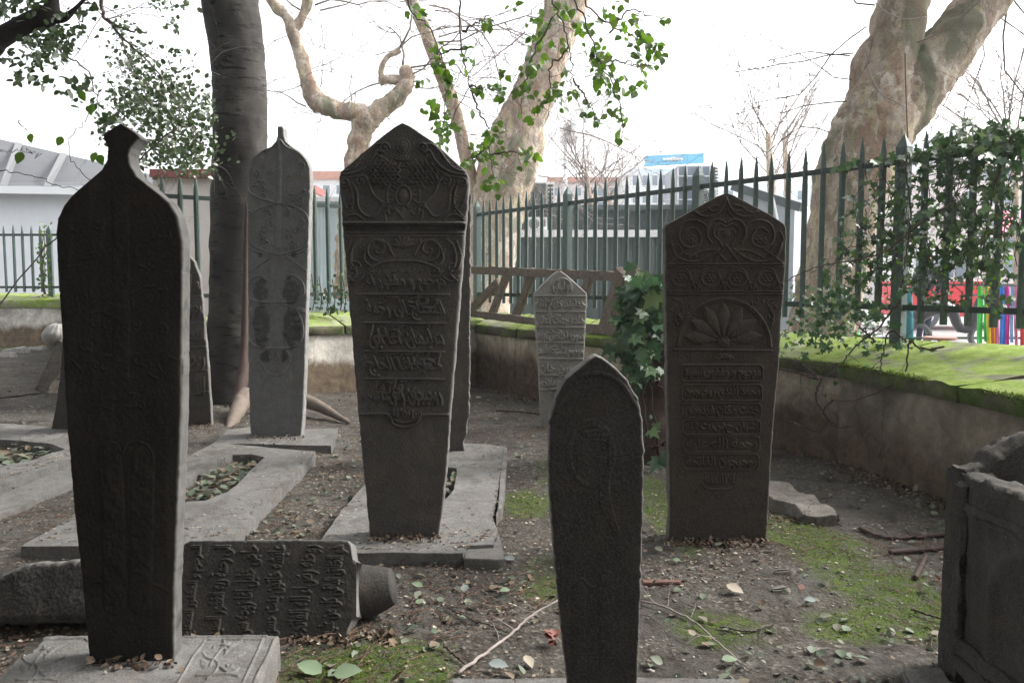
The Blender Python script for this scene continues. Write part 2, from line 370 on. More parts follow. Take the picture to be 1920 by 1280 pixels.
M['brick'] = simple('red_tile', (.115, .058, .045), .9, sc=30, bm=.003)

def ground_mat():
    m, t, b = mat('trodden_earth'); co = coords(t)
    a = noise(t, co, 1.3, 8, .62, .3); c = noise(t, co, 9, 9, .7, .4); f = noise(t, co, 60, 8, .75); g = noise(t, co, 260, 4, .7)
    col = ramp(t, a, [(.3, (.050, .044, .037)), (.5, (.082, .077, .067)), (.7, (.122, .117, .105))])
    col = mix(t, steps(t, c, .48, .7), col, (.026, .019, .014))
    v = t.nodes.new('ShaderNodeTexVoronoi'); v.inputs['Scale'].default_value = 75; t.links.new(co, v.inputs['Vector'])
    s = t.nodes.new('ShaderNodeSeparateColor'); t.links.new(v.outputs['Color'], s.inputs[0])
    crumb = ramp(t, s.outputs[0], [(.0, (.03, .02, .015)), (.5, (.07, .05, .038)), (.8, (.13, .11, .088)), (.96, (.30, .28, .24))])
    col = mix(t, math_(t, 'MULTIPLY', math_(t, 'MULTIPLY', steps(t, f, .40, .62), .9), steps(t, noise(t, co, 2.6, 6, .6), .40, .58)), col, crumb)
    mossc = ramp(t, c, [(.25, (.035, .055, .012)), (.5, (.062, .092, .018)), (.75, (.125, .165, .035))])
    mk = math_(t, 'MULTIPLY', attr(t, 'moss'), steps(t, noise(t, co, 22, 8, .78, .5), .38, .56))
    col = mix(t, mk, col, mossc)
    t.links.new(col, b.inputs['Base Color']); b.inputs['Roughness'].default_value = .95; b.inputs['Specular IOR Level'].default_value = .15
    n = bump(t, b, c, .03, .7); n = bump(t, b, f, .012, .9, n); n = bump(t, b, v.outputs['Distance'], .006, .7, n); bump(t, b, g, .002, .8, n); return m
M['ground'] = ground_mat()

# ------------------------------------------------------------------ ground
YS = np.array([2.0, 4.0, 7.0, 9.3]); 
def gz(x, y):
    x = np.asarray(x, float); y = np.asarray(y, float)
    z = -.02 * np.clip(y - 4, 0, 5) * np.clip((x + 2.2) / 1.5, 0, 1)
    z = z + .012 * fbm(np.stack([x * 1.3, y * 1.3, 0 * x], -1), 3, 3)
    z = z + .03 * np.exp(-((x - 1.25) ** 2 / .5 + (y - 3.7) ** 2 / .25))
    return z
def GG(px, py):
    """point where the pixel's ray meets the uneven ground"""
    p = G(px, py, 0.0)
    for _ in range(4):
        z = gz(p[..., 0], p[..., 1]); d = ray(px, py); tt = (z - HC) / d[..., 2]; p = C0 + d * tt[..., None]
    return p
moss_px = [(700, 1240, 170, 55), (640, 1250, 80, 40), (995, 938, 50, 25), (1235, 945, 45, 60), (1490, 985, 70, 30), (1560, 1030, 90, 40), (1640, 1090, 110, 45), (1690, 1150, 110, 50),
           (1600, 1170, 90, 35), (1500, 1010, 60, 22), (1030, 1085, 60, 40), (1350, 1180, 90, 40), (480, 828, 40, 8), (560, 836, 60, 8), (620, 1060, 40, 20), (1080, 890, 80, 30), (60, 650, 60, 8)]
def build_ground():
    ys = np.concatenate([[-60, -20, -5, 0], np.geomspace(.9, 18, 620), np.geomspace(19, 900, 30)])
    w = np.interp(ys, [-60, 0, .9, 2, 18, 900], [80, 20, 2.0, 2.4, 16, 1400]); a = np.linspace(-1, 1, 520)
    X = a[None] * w[:, None]; Y = np.repeat(ys[:, None], len(a), 1)
    Z = gz(X, Y); near = np.clip((18 - Y) / 4, 0, 1) * (Y > .5)
    p3 = np.stack([X, Y, 0 * X], -1)
    rough = .010 * fbm(p3 * 9, 11, 4) + .007 * fbm(p3 * 38, 21, 3)
    Z = Z * (Y < 18) + rough * near
    # falls away outside the graveyard wall
    fx = -.4538 + 1.064 * (10.8 - Y) / 1.651; out = (X > fx + .05) | (Y > 16) | (Y > 10.8 + .8317 * (X + .4538) + .05) & (X > -3.6) & (Y > 8.4)
    Z = np.where(out, -.35, Z)
    moss = np.zeros_like(X)
    for (mx, my, rx, ry) in moss_px:
        c = GG(mx, my); e1 = abs(GG(mx + rx, my)[0] - c[0]); e2 = abs(GG(mx, my - ry)[1] - c[1])
        d2 = ((X - c[0]) / e1) ** 2 + ((Y - c[1]) / e2) ** 2 + .5 * vn(p3 * 5, 5) + .3 * vn(p3 * 14, 6)
        moss = np.maximum(moss, np.clip(1.6 - d2 * 1.3, 0, 1))
    n0, n1 = X.shape; i = np.arange(n0 - 1)[:, None] * n1 + np.arange(n1 - 1)[None]; i = i.ravel()
    f = np.stack([i, i + 1, i + n1 + 1, i + n1], 1)
    o = mesh_obj('ground', np.stack([X, Y, Z], -1).reshape(-1, 3), f, M['ground'], attr={'moss': moss.ravel()})
    struct(o)
build_ground()
def street():
    m, t, b = mat('street_paving'); co = coords(t)
    t.links.new(ramp(t, noise(t, co, 1.5, 6), [(.3, (.22, .22, .22)), (.7, (.36, .36, .35))]), b.inputs['Base Color'])
    pts = [(-.35, 10.9, 0), (4.1, 3.95, 0), (8, -2, 0), (600, -2, 0), (600, 900, 0), (-600, 900, 0), (-600, 16, 0), (-9, 16, 0), (-3.8, 8.7, 0), (-3.4, 8.6, 0)]
    struct(mesh_obj('street', [(x, y, -.02) for x, y, z in pts], [tuple(range(len(pts)))], m, smooth=False))
street()

# ------------------------------------------------------------------ boundary walls with coping
def wall_section(label, p0, p1, b0, b1, zt, zb, zback, mface, mtop, mfront, stones, seed, joint=.008, zlow=-.25):
    """p0,p1: front edge of the coping; b0,b1: back edge"""
    p0, p1, b0, b1 = [np.array(q, float) for q in (p0, p1, b0, b1)]
    w = thing('garden_wall', label, 'wall', (*((p0 + p1) / 2), 0))
    d = (p1 - p0) / np.linalg.norm(p1 - p0); nrm = np.array([-d[1], d[0]]); nrm = nrm if nrm @ (b0 - p0) > 0 else -nrm
    L = np.linalg.norm(p1 - p0); q0, q1, r0, r1 = p0 + nrm * .035, p1 + nrm * .035, b0 - nrm * .03, b1 - nrm * .03
    V, Fs = hexa_rough([(*q0, zlow), (*q1, zlow), (*r1, zlow), (*r0, zlow), (*q0, zb), (*q1, zb), (*r1, zb), (*r0, zb)], (int(L * 14), 2, 12), .006, 5, seed, rnd=0)
    adopt(w, mesh_obj('wall_face', V, Fs, mface, sharp=50))
    for k in range(stones):
        a, b = k / stones + joint / L / 2, (k + 1) / stones - joint / L / 2
        f0, f1, g0, g1 = p0 + (p1 - p0) * a, p0 + (p1 - p0) * b, b0 + (b1 - b0) * a, b0 + (b1 - b0) * b
        n = max(6, int(L / stones * 22))
        V, Fs = hexa_rough([(*f0, zb), (*f1, zb), (*g1, zb), (*g0, zb), (*f0, zt), (*f1, zt), (*g1, zback), (*g0, zback)], (n, 14, 3), .007, 9, seed + k, rnd=.012)
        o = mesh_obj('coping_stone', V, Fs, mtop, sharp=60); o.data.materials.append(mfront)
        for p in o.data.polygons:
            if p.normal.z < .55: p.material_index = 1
        adopt(w, o)
    return w
A, B, C = (-.5, 10.3), (2.246, 5.65), (2.65, 3.30)
fd = np.array([1.064, -1.651]); fd /= np.linalg.norm(fd); fn = np.array([.8406, .5416])
def fpt(t): return np.array([-.4538 + 1.064 * t, 10.8 - 1.651 * t])
bk = lambda t: tuple(fpt(t) + fn * .09)
wall_section('stained brown wall with mossy coping behind the small pale headstone, under the ladder', A, B, bk(-.05), bk(3.13), .66, .56, .81, M['wall_m'], M['moss_left'], M['moss_front'], 5, 31)
wall_section('dark stained wall with thick bright green moss on its sloping top, at the right', (B[0] - .012, B[1] + .05), C, bk(3.14), bk(4.55), .66, .56, .82, M['wall_r'], M['moss_top'], M['moss_front'], 2, 41)
c1 = np.array([-.454, 10.8]); c2 = np.array([-3.75, 8.06]); dl = (c2 - c1) / np.linalg.norm(c2 - c1); nl = np.array([dl[1], -dl[0]]); nl = nl if nl[1] < 0 else -nl
wall_section('cream wall with yellow-green mossy coping between the tall finial headstone and the central one', tuple(c2 + nl * .42), tuple(c1 + nl * .44 + dl * .02), tuple(c2 - nl * .1), tuple(c1 - nl * .1), .72, .625, .865, M['wall_l'], M['moss_left'], M['moss_front'], 4, 51)
wall_section('pale wall hidden behind the dark left headstone', (-8.0, 15.0), (-3.95, 8.2), (-8.3, 15.2), (-4.2, 8.1), .80, .70, .9, M['wall_l'], M['moss_left'], M['moss_left'], 4, 61)
wall_section('far pale wall with mossy coping below the far-left railings', (-14.5, 15.0), (-8.02, 15.0), (-14.5, 15.5), (-8.02, 15.5), .84, .70, .96, M['wall_l'], M['moss_left'], M['moss_left'], 4, 71)

# ------------------------------------------------------------------ palisade fences
def fence_post(mb, x, y, z0, z1, w, dx, dy):
    """square bar with a pyramid top, turned along (dx,dy)"""
    u = np.array([dx, dy]) * w / 2; v = np.array([-dy, dx]) * w / 2 * .8; tip = w * 1.1
    c = [np.array([x, y]) + a * u + b * v for a, b in ((-1, -1), (1, -1), (1, 1), (-1, 1))]
    V = [(*p, z0) for p in c] + [(*p, z1 - tip) for p in c] + [(*(np.array([x, y]) + (p - np.array([x, y])) * 1.0), z1 - tip) for p in c] + [(x, y, z1)]
    mb.add(V, [(0, 1, 5, 4), (1, 2, 6, 5), (2, 3, 7, 6), (3, 0, 4, 7), (4, 5, 12), (5, 6, 12), (6, 7, 12), (7, 4, 12)])
def picket(mb, x, y, z0, z1, w, dx, dy, lean):
    u = np.array([dx, dy]); v = np.array([-dy, dx]); V = []
    prof = [(-1, .0), (-.35, -.75), (.35, -.75), (1, .0), (.35, .75), (-.35, .75)]
    for z, s in ((z0, 1), (z1 - .23, 1), (z1 - .12, .80), (z1 - .04, .38), (z1, .05)):
        o = np.array([x, y]) + u * lean * (z - z0)
        for a, b in prof: q = o + u * a * w / 2 * s + v * b * w / 2 * s; V.append((*q, z))
    fs = [(i * 6 + k, i * 6 + (k + 1) % 6, (i + 1) * 6 + (k + 1) % 6, (i + 1) * 6 + k) for i in range(4) for k in range(6)]
    fs.append(tuple(range(24, 30)))
    mb.add(V, fs)
def fence(label, p0, p1, spacing, every, zr, zp, zc, rails, first=0, w=.056):
    p0, p1 = np.array(p0, float), np.array(p1, float); L = np.linalg.norm(p1 - p0); d = (p1 - p0) / L
    f = thing('railing_fence', label, 'fence', (*p0, zc)); n = int(L / spacing + 1e-6)
    for i in range(n + 1):
        q = p0 + d * spacing * i; mb = MB()
        if (i - first) % every == 0:
            fence_post(mb, *q, zc - .05, zr[1] - .015, .085, *d); o = mb.build('post', M['fence'])
        else:
            picket(mb, *q, zp, zr[1] + random.uniform(-.014, .014), w * random.uniform(.92, 1.08), *d, random.uniform(-.006, .006)); o = mb.build('picket', M['fence'])
        adopt(f, o)
    for z in rails:
        mb = MB(); mb.bar((*p0, z), (*(p0 + d * spacing * n), z), .028, .042); adopt(f, mb.build('rail', M['rail']))
    return f
fence('long dark green spiked fence running in from the right, ivy climbing it', fpt(0), fpt(4.2), np.hypot(1.064, 1.651) / 12, 12, (0, 2.265), .93, .80, (2.058, 1.038))
fence('green spiked fence behind the dark tree trunk and the tall finial headstone', c1 + dl * .16, c2, .1637, 9, (0, 2.265), .95, .85, (2.058, 1.06), first=8)
fence('far thin green fence at the left edge in front of the white building', (-14.5, 15.3), (-8.1, 15.3), .166, 10, (0, 2.22), .98, .93, (2.03, 1.07), first=6)
fence('green fence hidden behind the dark left headstone', (-8.15, 15.1), (-4.0, 8.3), .1637, 12, (0, 2.25), .98, .88, (2.05, 1.07))

# ------------------------------------------------------------------ background buildings (beyond the walls)
M['white'] = simple('white_render', (.72, .74, .78), .8, var=.06, sc=2)
M['cream'] = simple('pink_cream_render', (.62, .56, .52), .8, var=.08, sc=2)
M['roofgrey'] = simple('grey_fibre_roof', (.085, .088, .094), .7, var=.08, sc=3)
M['skylight'] = simple('pale_skylight', (.135, .14, .14), .6, var=.03)
M['redtrim'] = simple('red_fascia', (.20, .06, .05), .6, var=.15)
M['pale_metal'] = simple('pale_blue_sheet', (.60, .70, .73), .4, var=.06, sc=3)
M['kiosk'] = simple('slate_green_panel', (.105, .135, .133), .5, var=.1, sc=1.5)
M['kiosk_d'] = simple('dark_slate_panel', (.075, .095, .10), .5, var=.1, sc=1.5)
M['whitetrim'] = simple('white_trim', (.82, .83, .84), .4, var=.03)
M['acgrille'] = simple('ac_grille', (.11, .12, .12), .5, var=.2, sc=40)
M['glass'] = simple('window_glass', (.22, .27, .32), .12, var=.2, sc=1, spec=.8)
M['blue'] = simple('light_blue_sign', (.16, .50, .74), .5, var=.04)
M['roofred'] = simple('faded_roof_tile', (.52, .27, .2), .8, var=.12, sc=4)
def quadpx(mb, x0, x1, y0, y1, Y, depth=.3):
    a = P(x0, y1, Y); b = P(x1, y1, Y); c = P(x1, y0, Y); d = P(x0, y0, Y)
    mb.hexa([a, b, b + [0, depth, 0], a + [0, depth, 0], d, c, c + [0, depth, 0], d + [0, depth, 0]])
def bldg_box(mb, x0, x1, ytop, Y, depth, zlow=-.1):
    a = P(x0, ytop, Y); b = P(x1, ytop, Y); mb.box((a[0], Y, zlow), (b[0], Y + depth, a[2]))
def windows(w, x0, x1, y0, y1, Y, nx, ny, fx=.5, fy=.55):
    """framed windows on a facade, each with its own pane"""
    for i in range(nx):
        for j in range(ny):
            cx = x0 + (x1 - x0) * (i + .5) / nx; cy = y0 + (y1 - y0) * (j + .5) / ny; hw = (x1 - x0) / nx * fx / 2; hh = (y1 - y0) / ny * fy / 2
            m1 = MB(); quadpx(m1, cx - hw - 1, cx + hw + 1, cy - hh - 1, cy + hh + 1, Y - .06, .05); f = m1.build('window', M['whitetrim'])
            m2 = MB(); quadpx(m2, cx - hw, cx + hw, cy - hh, cy + hh, Y - .09, .02); p = m2.build('pane', M['glass'])
            adopt(w, f); p.parent = f
# left white shed
w = thing('shed_building', 'long white shed with pale grey roof and skylight strips at the left edge', 'building', (-14, 19, 0))
mb = MB(); bldg_box(mb, -260, 300, 349, 19, 6); adopt(w, mb.build('wall', M['white']))
def slab4(a, b, c, d, th):
    mb = MB(); dn = np.array([0, 0, -th]); a, b, c, d = map(np.array, (a, b, c, d)); mb.hexa([a + dn, b + dn, c + dn, d + dn, a, b, c, d]); return mb
e0, e1, t1, t0 = P(-280, 346, 18.7), P(310, 356, 18.7), P(330, 338, 23.5), P(-280, 196, 23.5)
adopt(w, slab4(e0, e1, t1, t0, .08).build('roof', M['roofgrey']))
mb = MB(); mb.bar(P(-280, 351, 18.6), P(310, 361, 18.6), .14, .16); adopt(w, mb.build('gutter', M['whitetrim']))
for s0 in (.507, .645):
    up = np.array([0, -.03, .03]); wd = .022
    adopt(w, slab4(e0 + (e1 - e0) * (s0 - .03) + up, e0 + (e1 - e0) * (s0 + wd - .03) + up, t0 + (t1 - t0) * (s0 + wd) + up, t0 + (t1 - t0) * s0 + up, .02).build('skylight', M['skylight']))
# cream hut with red fascia
w = thing('hut_building', 'low cream hut with a red fascia behind the fence and dark tree trunk', 'building', (*P(370, 500, 13.5)[:2], 0))
mb = MB(); bldg_box(mb, 286, 520, 330, 13.5, 3); adopt(w, mb.build('wall', M['cream']))
mb = MB(); quadpx(mb, 280, 524, 317, 332, 13.35, 3.2); adopt(w, mb.build('fascia', M['redtrim']))
# pale cabin
w = thing('cabin_building', 'pale blue-white sheet metal cabin behind the tall finial headstone', 'building', (*P(600, 500, 14)[:2], 0))
mb = MB(); bldg_box(mb, 540, 720, 376, 14, 2.5); 
for k in range(12): quadpx(mb, 545 + k * 14, 548 + k * 14, 378, 640, 13.97, .03)
adopt(w, mb.build('wall', M['pale_metal'])); mb = MB(); quadpx(mb, 536, 724, 369, 377, 13.8, 2.9); adopt(w, mb.build('roof', M['whitetrim']))
# dark kiosk with white band
w = thing('kiosk_building', 'long slate green container kiosk with a white band behind the fence', 'building', (*P(1100, 500, 15)[:2], 0))
mb = MB(); bldg_box(mb, 952, 1500, 444, 15, 4)
for k in range(26): quadpx(mb, 957 + k * 21, 959 + k * 21, 446, 640, 14.97, .03)
adopt(w, mb.build('wall', M['kiosk']))
mb = MB(); bldg_box(mb, 960, 1385, 392, 15.6, 3); adopt(w, mb.build('upper_wall', M['kiosk_d']))
mb = MB(); quadpx(mb, 950, 1247, 431, 444, 14.8, .5); adopt(w, mb.build('band', M['whitetrim']))
mb = MB(); quadpx(mb, 955, 1390, 384, 393, 15.4, 3.4); adopt(w, mb.build('roof_edge', M['kiosk_d']))
w = thing('kiosk_building', 'grey box kiosk with sloping dark roof edge behind the right headstone', 'building', (*P(1440, 500, 14)[:2], 0))
a, b, c, d = P(1385, 352, 14.2), P(1490, 392, 13.2), P(1530, 392, 16.5), P(1400, 352, 18)
mb = MB(); lo = lambda q: np.array([q[0], q[1], -.1]); mb.hexa([lo(a), lo(b), lo(c), lo(d), a, b, c, d]); adopt(w, mb.build('wall', simple('grey_panel', (.32, .35, .38), .5, var=.06)))
mb = MB(); mb.bar(a + [-.1, -.05, .02], b + [.1, -.05, .02], .12, .14); adopt(w, mb.build('roof_edge', M['kiosk_d']))
mb = MB(); mb.tube(np.array([P(x, y, 12.9) for x, y in ((1444, 352), (1452, 380), (1458, 410), (1457, 450))]), .018, 5); tag(mb.build('cable', M['whitetrim']), 'white cable hanging down beside the grey kiosk', 'cable')
# rooftop air conditioners
def ac(label, x0, x1, y0, y1, Y, dark=True):
    w = thing('air_conditioner', label, 'air conditioner', P((x0 + x1) / 2, y1, Y))
    mb = MB(); quadpx(mb, x0, x1, y0, y1, Y, .5); adopt(w, mb.build('case', M['whitetrim']))
    mb = MB(); h = (y1 - y0)
    if dark: quadpx(mb, x0 + 2, x0 + (x1 - x0) * .74, y0 + 3, y1 - 2, Y - .03, .03)
    else:
        for cx in (x0 + (x1 - x0) * .35,):
            for r_ in (0.36, .22, .08):
                a = np.linspace(0, 2 * math.pi, 22); q = np.array([P(cx + math.cos(t) * h * r_, (y0 + y1) / 2 + math.sin(t) * h * r_, Y - .04) for t in a]); mb.tube(q, .012, 4)
    adopt(w, mb.build('grille', M['acgrille'])); mb = MB()
    for k in range(5):
        yy = y0 + 5 + k * (h - 10) / 5; quadpx(mb, x0 + (x1 - x0) * .8, x1 - 3, yy, yy + (h - 10) / 10, Y - .03, .03)
    adopt(w, mb.build('vent', M['acgrille']))
ac('large rooftop cooling unit with dark front beside the big pale plane tree', 976, 1040, 341, 390, 15.8)
ac('small white air conditioner on the kiosk wall above the white band', 988, 1026, 407, 431, 14.9, False)
ac('small air conditioner on the kiosk roof by the window block', 1312, 1344, 352, 380, 15.3, False)
# glazed rooftop block
w = thing('window_block', 'grey-blue glazed block with pale glazing bars on the kiosk roof', 'building', P(1305, 385, 17))
mb = MB(); quadpx(mb, 1272, 1332, 311, 388, 17, 1.5); adopt(w, mb.build('glazing', M['glass']))
mb = MB()
for x in (1272, 1288, 1316, 1332): quadpx(mb, x - 1, x + 1, 311, 388, 16.94, .05)
for y in (311, 330, 351, 374): quadpx(mb, 1270, 1334, y - 1, y + 1, 16.9, .03)
adopt(w, mb.build('glazing_bars', M['whitetrim']))
w = thing('ladder_mast', 'dark toothed antenna mast beside the glazed rooftop block', 'mast', P(1341, 385, 17)); mb = MB()
for k in range(12): quadpx(mb, 1336, 1346, 314 + k * 6, 317 + k * 6, 17.2, .04)
quadpx(mb, 1339, 1341, 312, 388, 17.2, .04); adopt(w, mb.build('mast', M['acgrille']))
# far pale buildings
def far(label, x0, x1, y0, Y, m, nx, ny, y1=470, roof=None, depth=12):
    w = thing('apartment_building', label, 'building', (*P((x0 + x1) / 2, 520, Y)[:2], 0))
    mb = MB(); bldg_box(mb, x0, x1, y0, Y, depth); adopt(w, mb.build('wall', m))
    if roof: mb = MB(); quadpx(mb, x0 - 3, x1 + 3, y0 - roof, y0 + 1, Y - .3, depth + .6); adopt(w, mb.build('roof', M['roofred']))
    if nx: windows(w, x0 + 2, x1 - 2, y0 + 6, y1, Y, nx, ny)
    return w
M['f1'] = simple('white_facade', (.78, .78, .78), .8, var=.04, sc=.4); M['f2'] = simple('pale_pink_facade', (.74, .66, .64), .8, var=.05, sc=.4); M['f3'] = simple('pale_blue_facade', (.66, .72, .78), .8, var=.05, sc=.4)
far('distant white house with orange tiled roof left of the central headstone', 470, 652, 335, 62, M['f1'], 7, 2, 400, 14)
far('distant pale pink building behind the two bare plane trees', 655, 860, 322, 70, M['f2'], 8, 3, 430)
far('distant white building under the blue sign board', 1180, 1350, 316, 60, M['f1'], 9, 3, 420)
far('distant low white building behind the cooling unit', 1030, 1180, 340, 66, M['f2'], 7, 2, 400, 8)
far('distant pale blue building behind the forked plane tree', 1352, 1600, 345, 64, M['f3'], 9, 3, 440)
far('tall pale building seen through the ivy on the right fence', 1690, 1800, 262, 40, M['f3'], 5, 5, 500)
far('tall pink-white building at the right edge beyond the ivy', 1800, 2060, 300, 34, M['f2'], 7, 5, 520)
M['pink'] = simple('pink_awning', (.75, .16, .28), .7, var=.1)
w = thing('market_awning', 'pink and white market awning at the right edge beyond the fence', 'awning', (*P(1905, 560, 17)[:2], 0))
adopt(w, slab4(P(1872, 440, 17), P(1990, 440, 17), P(1990, 395, 18.5), P(1872, 395, 18.5), .05).build('canopy', M['pink']))
mb = MB(); 
for x in (1876, 1986): a = P(x, 440, 17.05); mb.bar((a[0], a[1], -.02), a, .05)
adopt(w, mb.build('awning_pole', M['whitetrim']))
w = thing('sign_board', 'light blue roof sign board with a white mark above the distant white building', 'sign', P(1265, 312, 59))
mb = MB(); c = [P(1210, 311, 59), P(1320, 305, 59), P(1320, 305, 59) + [0, .5, 0], P(1210, 311, 59) + [0, .5, 0], P(1210, 292, 59), P(1320, 287, 59), P(1320, 287, 59) + [0, .5, 0], P(1210, 292, 59) + [0, .5, 0]]
mb.hexa(c); adopt(w, mb.build('panel', M['blue']))
mb = MB(); xs = [1244, 1250, 1254, 1258, 1263, 1267, 1271, 1276]
for i, x in enumerate(xs): quadpx(mb, x, x + 3.2, 296 - (i in (3, 4)) * 1.5, 301, 58.9, .05)
quadpx(mb, 1243, 1280, 297.5, 299.5, 58.85, .04); adopt(w, mb.build('sign_mark', M['whitetrim']))
w = thing('street_lamp', 'pale street lamp with boxy lantern between the big plane tree and the blue sign', 'street lamp', (*P(1064, 500, 24)[:2], 0))
mb = MB(); a = P(1060, 262, 24); mb.tube([(a[0], a[1], -.02), a], [.09, .05], 8); adopt(w, mb.build('pole', M['whitetrim']))
mb = MB(); quadpx(mb, 1056, 1078, 232, 256, 23.9, .5); quadpx(mb, 1050, 1082, 256, 262, 23.8, .7); adopt(w, mb.build('lantern', M['whitetrim']))
mb = MB(); quadpx(mb, 1062, 1071, 238, 253, 23.86, .05); adopt(w, mb.build('lamp_pane', M['glass']))

# ------------------------------------------------------------------ market and street behind the right fence
SC = {'bright green': (.08, .62, .10), 'yellow': (.85, .62, .04), 'orange': (.80, .28, .04), 'pink': (.80, .25, .45), 'blue': (.06, .26, .72), 'magenta': (.65, .05, .35), 'light blue': (.35, .55, .85), 'red': (.75, .06, .06)}
w = thing('clothes_rack', 'metal market rack carrying coloured scarves beyond the fence at the right edge', 'rack', (*P(1900, 600, 13)[:2], 0)); mb = MB()
a, b = P(1838, 536, 13), P(2010, 536, 13); mb.bar(a, b, .03)
for q in (a, b): mb.bar((q[0], q[1], -.02), q, .04)
adopt(w, mb.build('rack_frame', M['acgrille']))
xs = [(1838, 'bright green', 9), (1849, 'bright green', 5), (1854, 'yellow', 9), (1863, 'orange', 6), (1870, 'pink', 6), (1880, 'blue', 9), (1889, 'magenta', 8), (1898, 'light blue', 5), (1906, 'pink', 5), (1918, 'red', 9), (1930, 'blue', 8), (1943, 'yellow', 9)]
cm = {k: simple('cloth_' + k.replace(' ', '_'), v, .9, var=.15, sc=20) for k, v in SC.items()}
seen = {}
for i, (x, cn, wd) in enumerate(xs):
    mb = MB(); ybot = random.uniform(640, 655); n = 9; V = []; hw = wd / 2
    for j in range(n):
        yy = 537 + (ybot - 537) * j / (n - 1)
        for k in range(5):
            V.append(P(x - hw + wd * k / 4 + .8 * math.sin(j * .7 + i), yy, 12.97 + .03 * math.sin(k * 2.1 + j * .5 + i)))
    V = np.array(V); V2 = V + [0, .02, 0]
    fs = [(j * 5 + k, (j + 1) * 5 + k, (j + 1) * 5 + k + 1, j * 5 + k + 1) for j in range(n - 1) for k in range(4)]
    mb.add(V, fs); mb.add(V2, [f[::-1] for f in fs])
    seen[cn] = seen.get(cn, 0) + 1
    nb = xs[i - 1][1] if i else 'rack post'
    tag(mb.build('hanging_scarf', cm[cn], smooth=True), f'{cn} scarf hanging on the market rack, just right of the {nb}' + (' one' if i else ''), 'scarf', 'scarves on the market rack')
# red and white minibus
w = thing('parked_minibus', 'red and white minibus parked in the street beyond the fence', 'minibus', (*P(1790, 590, 20)[:2], -.02))
x0, x1 = P(1700, 600, 20)[0], P(1880, 600, 20)[0]; redp = simple('red_car_paint', (.70, .05, .06), .25, var=.05, spec=.6)
def xprof(mb, prof, y0, y1):
    n = len(prof); mb.add([(x, y0, z) for x, z in prof] + [(x, y1, z) for x, z in prof], [tuple(range(n)), tuple(range(2 * n - 1, n - 1, -1))] + [(i, i + n, (i + 1) % n + n, (i + 1) % n) for i in range(n)])
mb = MB(); xprof(mb, [(x0, .3), (x1, .3), (x1, .95), (x1 - .1, 1.0), (x1 - .5, 1.15), (x0, 1.15)], 20, 21.8); adopt(w, mb.build('body', redp))
mb = MB(); xprof(mb, [(x0 + .03, 1.15), (x1 - .5, 1.15), (x1 - .9, 1.85), (x1 - 1.1, 1.95), (x0 + .1, 1.95)], 20.05, 21.75); adopt(w, mb.build('cabin', M['whitetrim']))
for k in range(3): mb = MB(); a = x0 + .2 + k * .48; mb.box((a, 20.02, 1.25), (a + .42, 20.05, 1.75)); adopt(w, mb.build('window', M['glass']))
for cx in (x0 + .45, x1 - .5):
    mb = MB(); mb.tube([(cx, 19.96, .32), (cx, 20.18, .32)], .32, 20); tyre = mb.build('wheel', M['acgrille']); adopt(w, tyre)
    mb = MB(); mb.tube([(cx, 19.94, .32), (cx, 19.97, .32)], .18, 16); h = mb.build('rim', M['whitetrim']); h.parent = tyre
# scooter
w = thing('parked_scooter', 'dark scooter with chrome front parked behind the fence near the scarves', 'scooter', (*P(1775, 640, 14)[:2], -.02))
bx, by, _ = P(1775, 640, 14); mb = MB()
mb.tube(crom([(bx - .55, by, .55), (bx - .3, by, .72), (bx + .05, by, .7), (bx + .2, by, .4), (bx + .42, by, .45), (bx + .5, by, .9)], 14), [.10, .13, .14, .14, .13, .11, .09, .08, .08, .08, .09, .08, .06, .03], 10); adopt(w, mb.build('body', simple('grey_scooter_paint', (.03, .032, .036), .3, spec=.6), smooth=True))
for cx in (-.5, .6):
    mb = MB(); a = np.linspace(0, 2 * math.pi, 20); mb.tube(np.stack([bx + cx + .2 * np.cos(a), by + 0 * a, .25 + .2 * np.sin(a)], 1), .05, 6); adopt(w, mb.build('wheel', M['acgrille']))
mb = MB(); mb.bar((bx + .5, by - .3, .95), (bx + .5, by + .3, .95), .03); adopt(w, mb.build('handlebar', M['acgrille']))
mb = MB(); mb.tube([(bx + .53, by - .05, .85), (bx + .60, by - .08, .85)], [.08, .06], 12); adopt(w, mb.build('headlight', M['whitetrim']))
# round table top, bucket, umbrella
tx, ty, tz = P(1762, 634, 12.2); w = thing('round_table', 'round brown tabletop in the street just behind the fence', 'table', (tx, ty, -.02)); mb = MB()
mb.tube([(tx, ty, tz - .02), (tx, ty, tz + .02)], .23, 24); adopt(w, mb.build('tabletop', simple('brown_tabletop', (.22, .11, .07), .5)))
mb = MB(); mb.tube([(tx, ty, -.02), (tx, ty, tz - .02)], .03, 8); adopt(w, mb.build('leg', M['acgrille']))
for (px, py, wd, nm, cc, lb) in ((1588, 612, 8, 'bucket', (.85, .75, .03), 'yellow bucket on the street seen under the ivy'), (1606, 612, 6, 'bucket', (.1, .65, .15), 'small green bucket on the street right of the yellow one')):
    q = P(px, py, 12); mb = MB(); mb.tube([(q[0], 12, q[2] - .12), (q[0], 12, q[2] + .12)], [wd * .006, wd * .008], 14); o = mb.build(nm, simple(lb.split()[0] + '_plastic', cc, .4)); tag(o, lb, 'bucket')
    w2 = MB(); w2.box((q[0] - .15, 11.85, -.02), (q[0] + .15, 12.15, q[2] - .12)); tag(w2.build('wooden_stool', M['wood']), 'plain wooden stool under the ' + lb.split()[0] + (' bucket on the street' if 'small' not in lb else ' green bucket on the street'), 'stool')
q = P(1704, 600, 13); mb = MB(); mb.tube([(q[0] + .05, 13, .02), (q[0], 13, .35), (q[0] - .02, 13, .95), (q[0] - .02, 13, 1.1)], [.02, .08, .06, .015], 10)
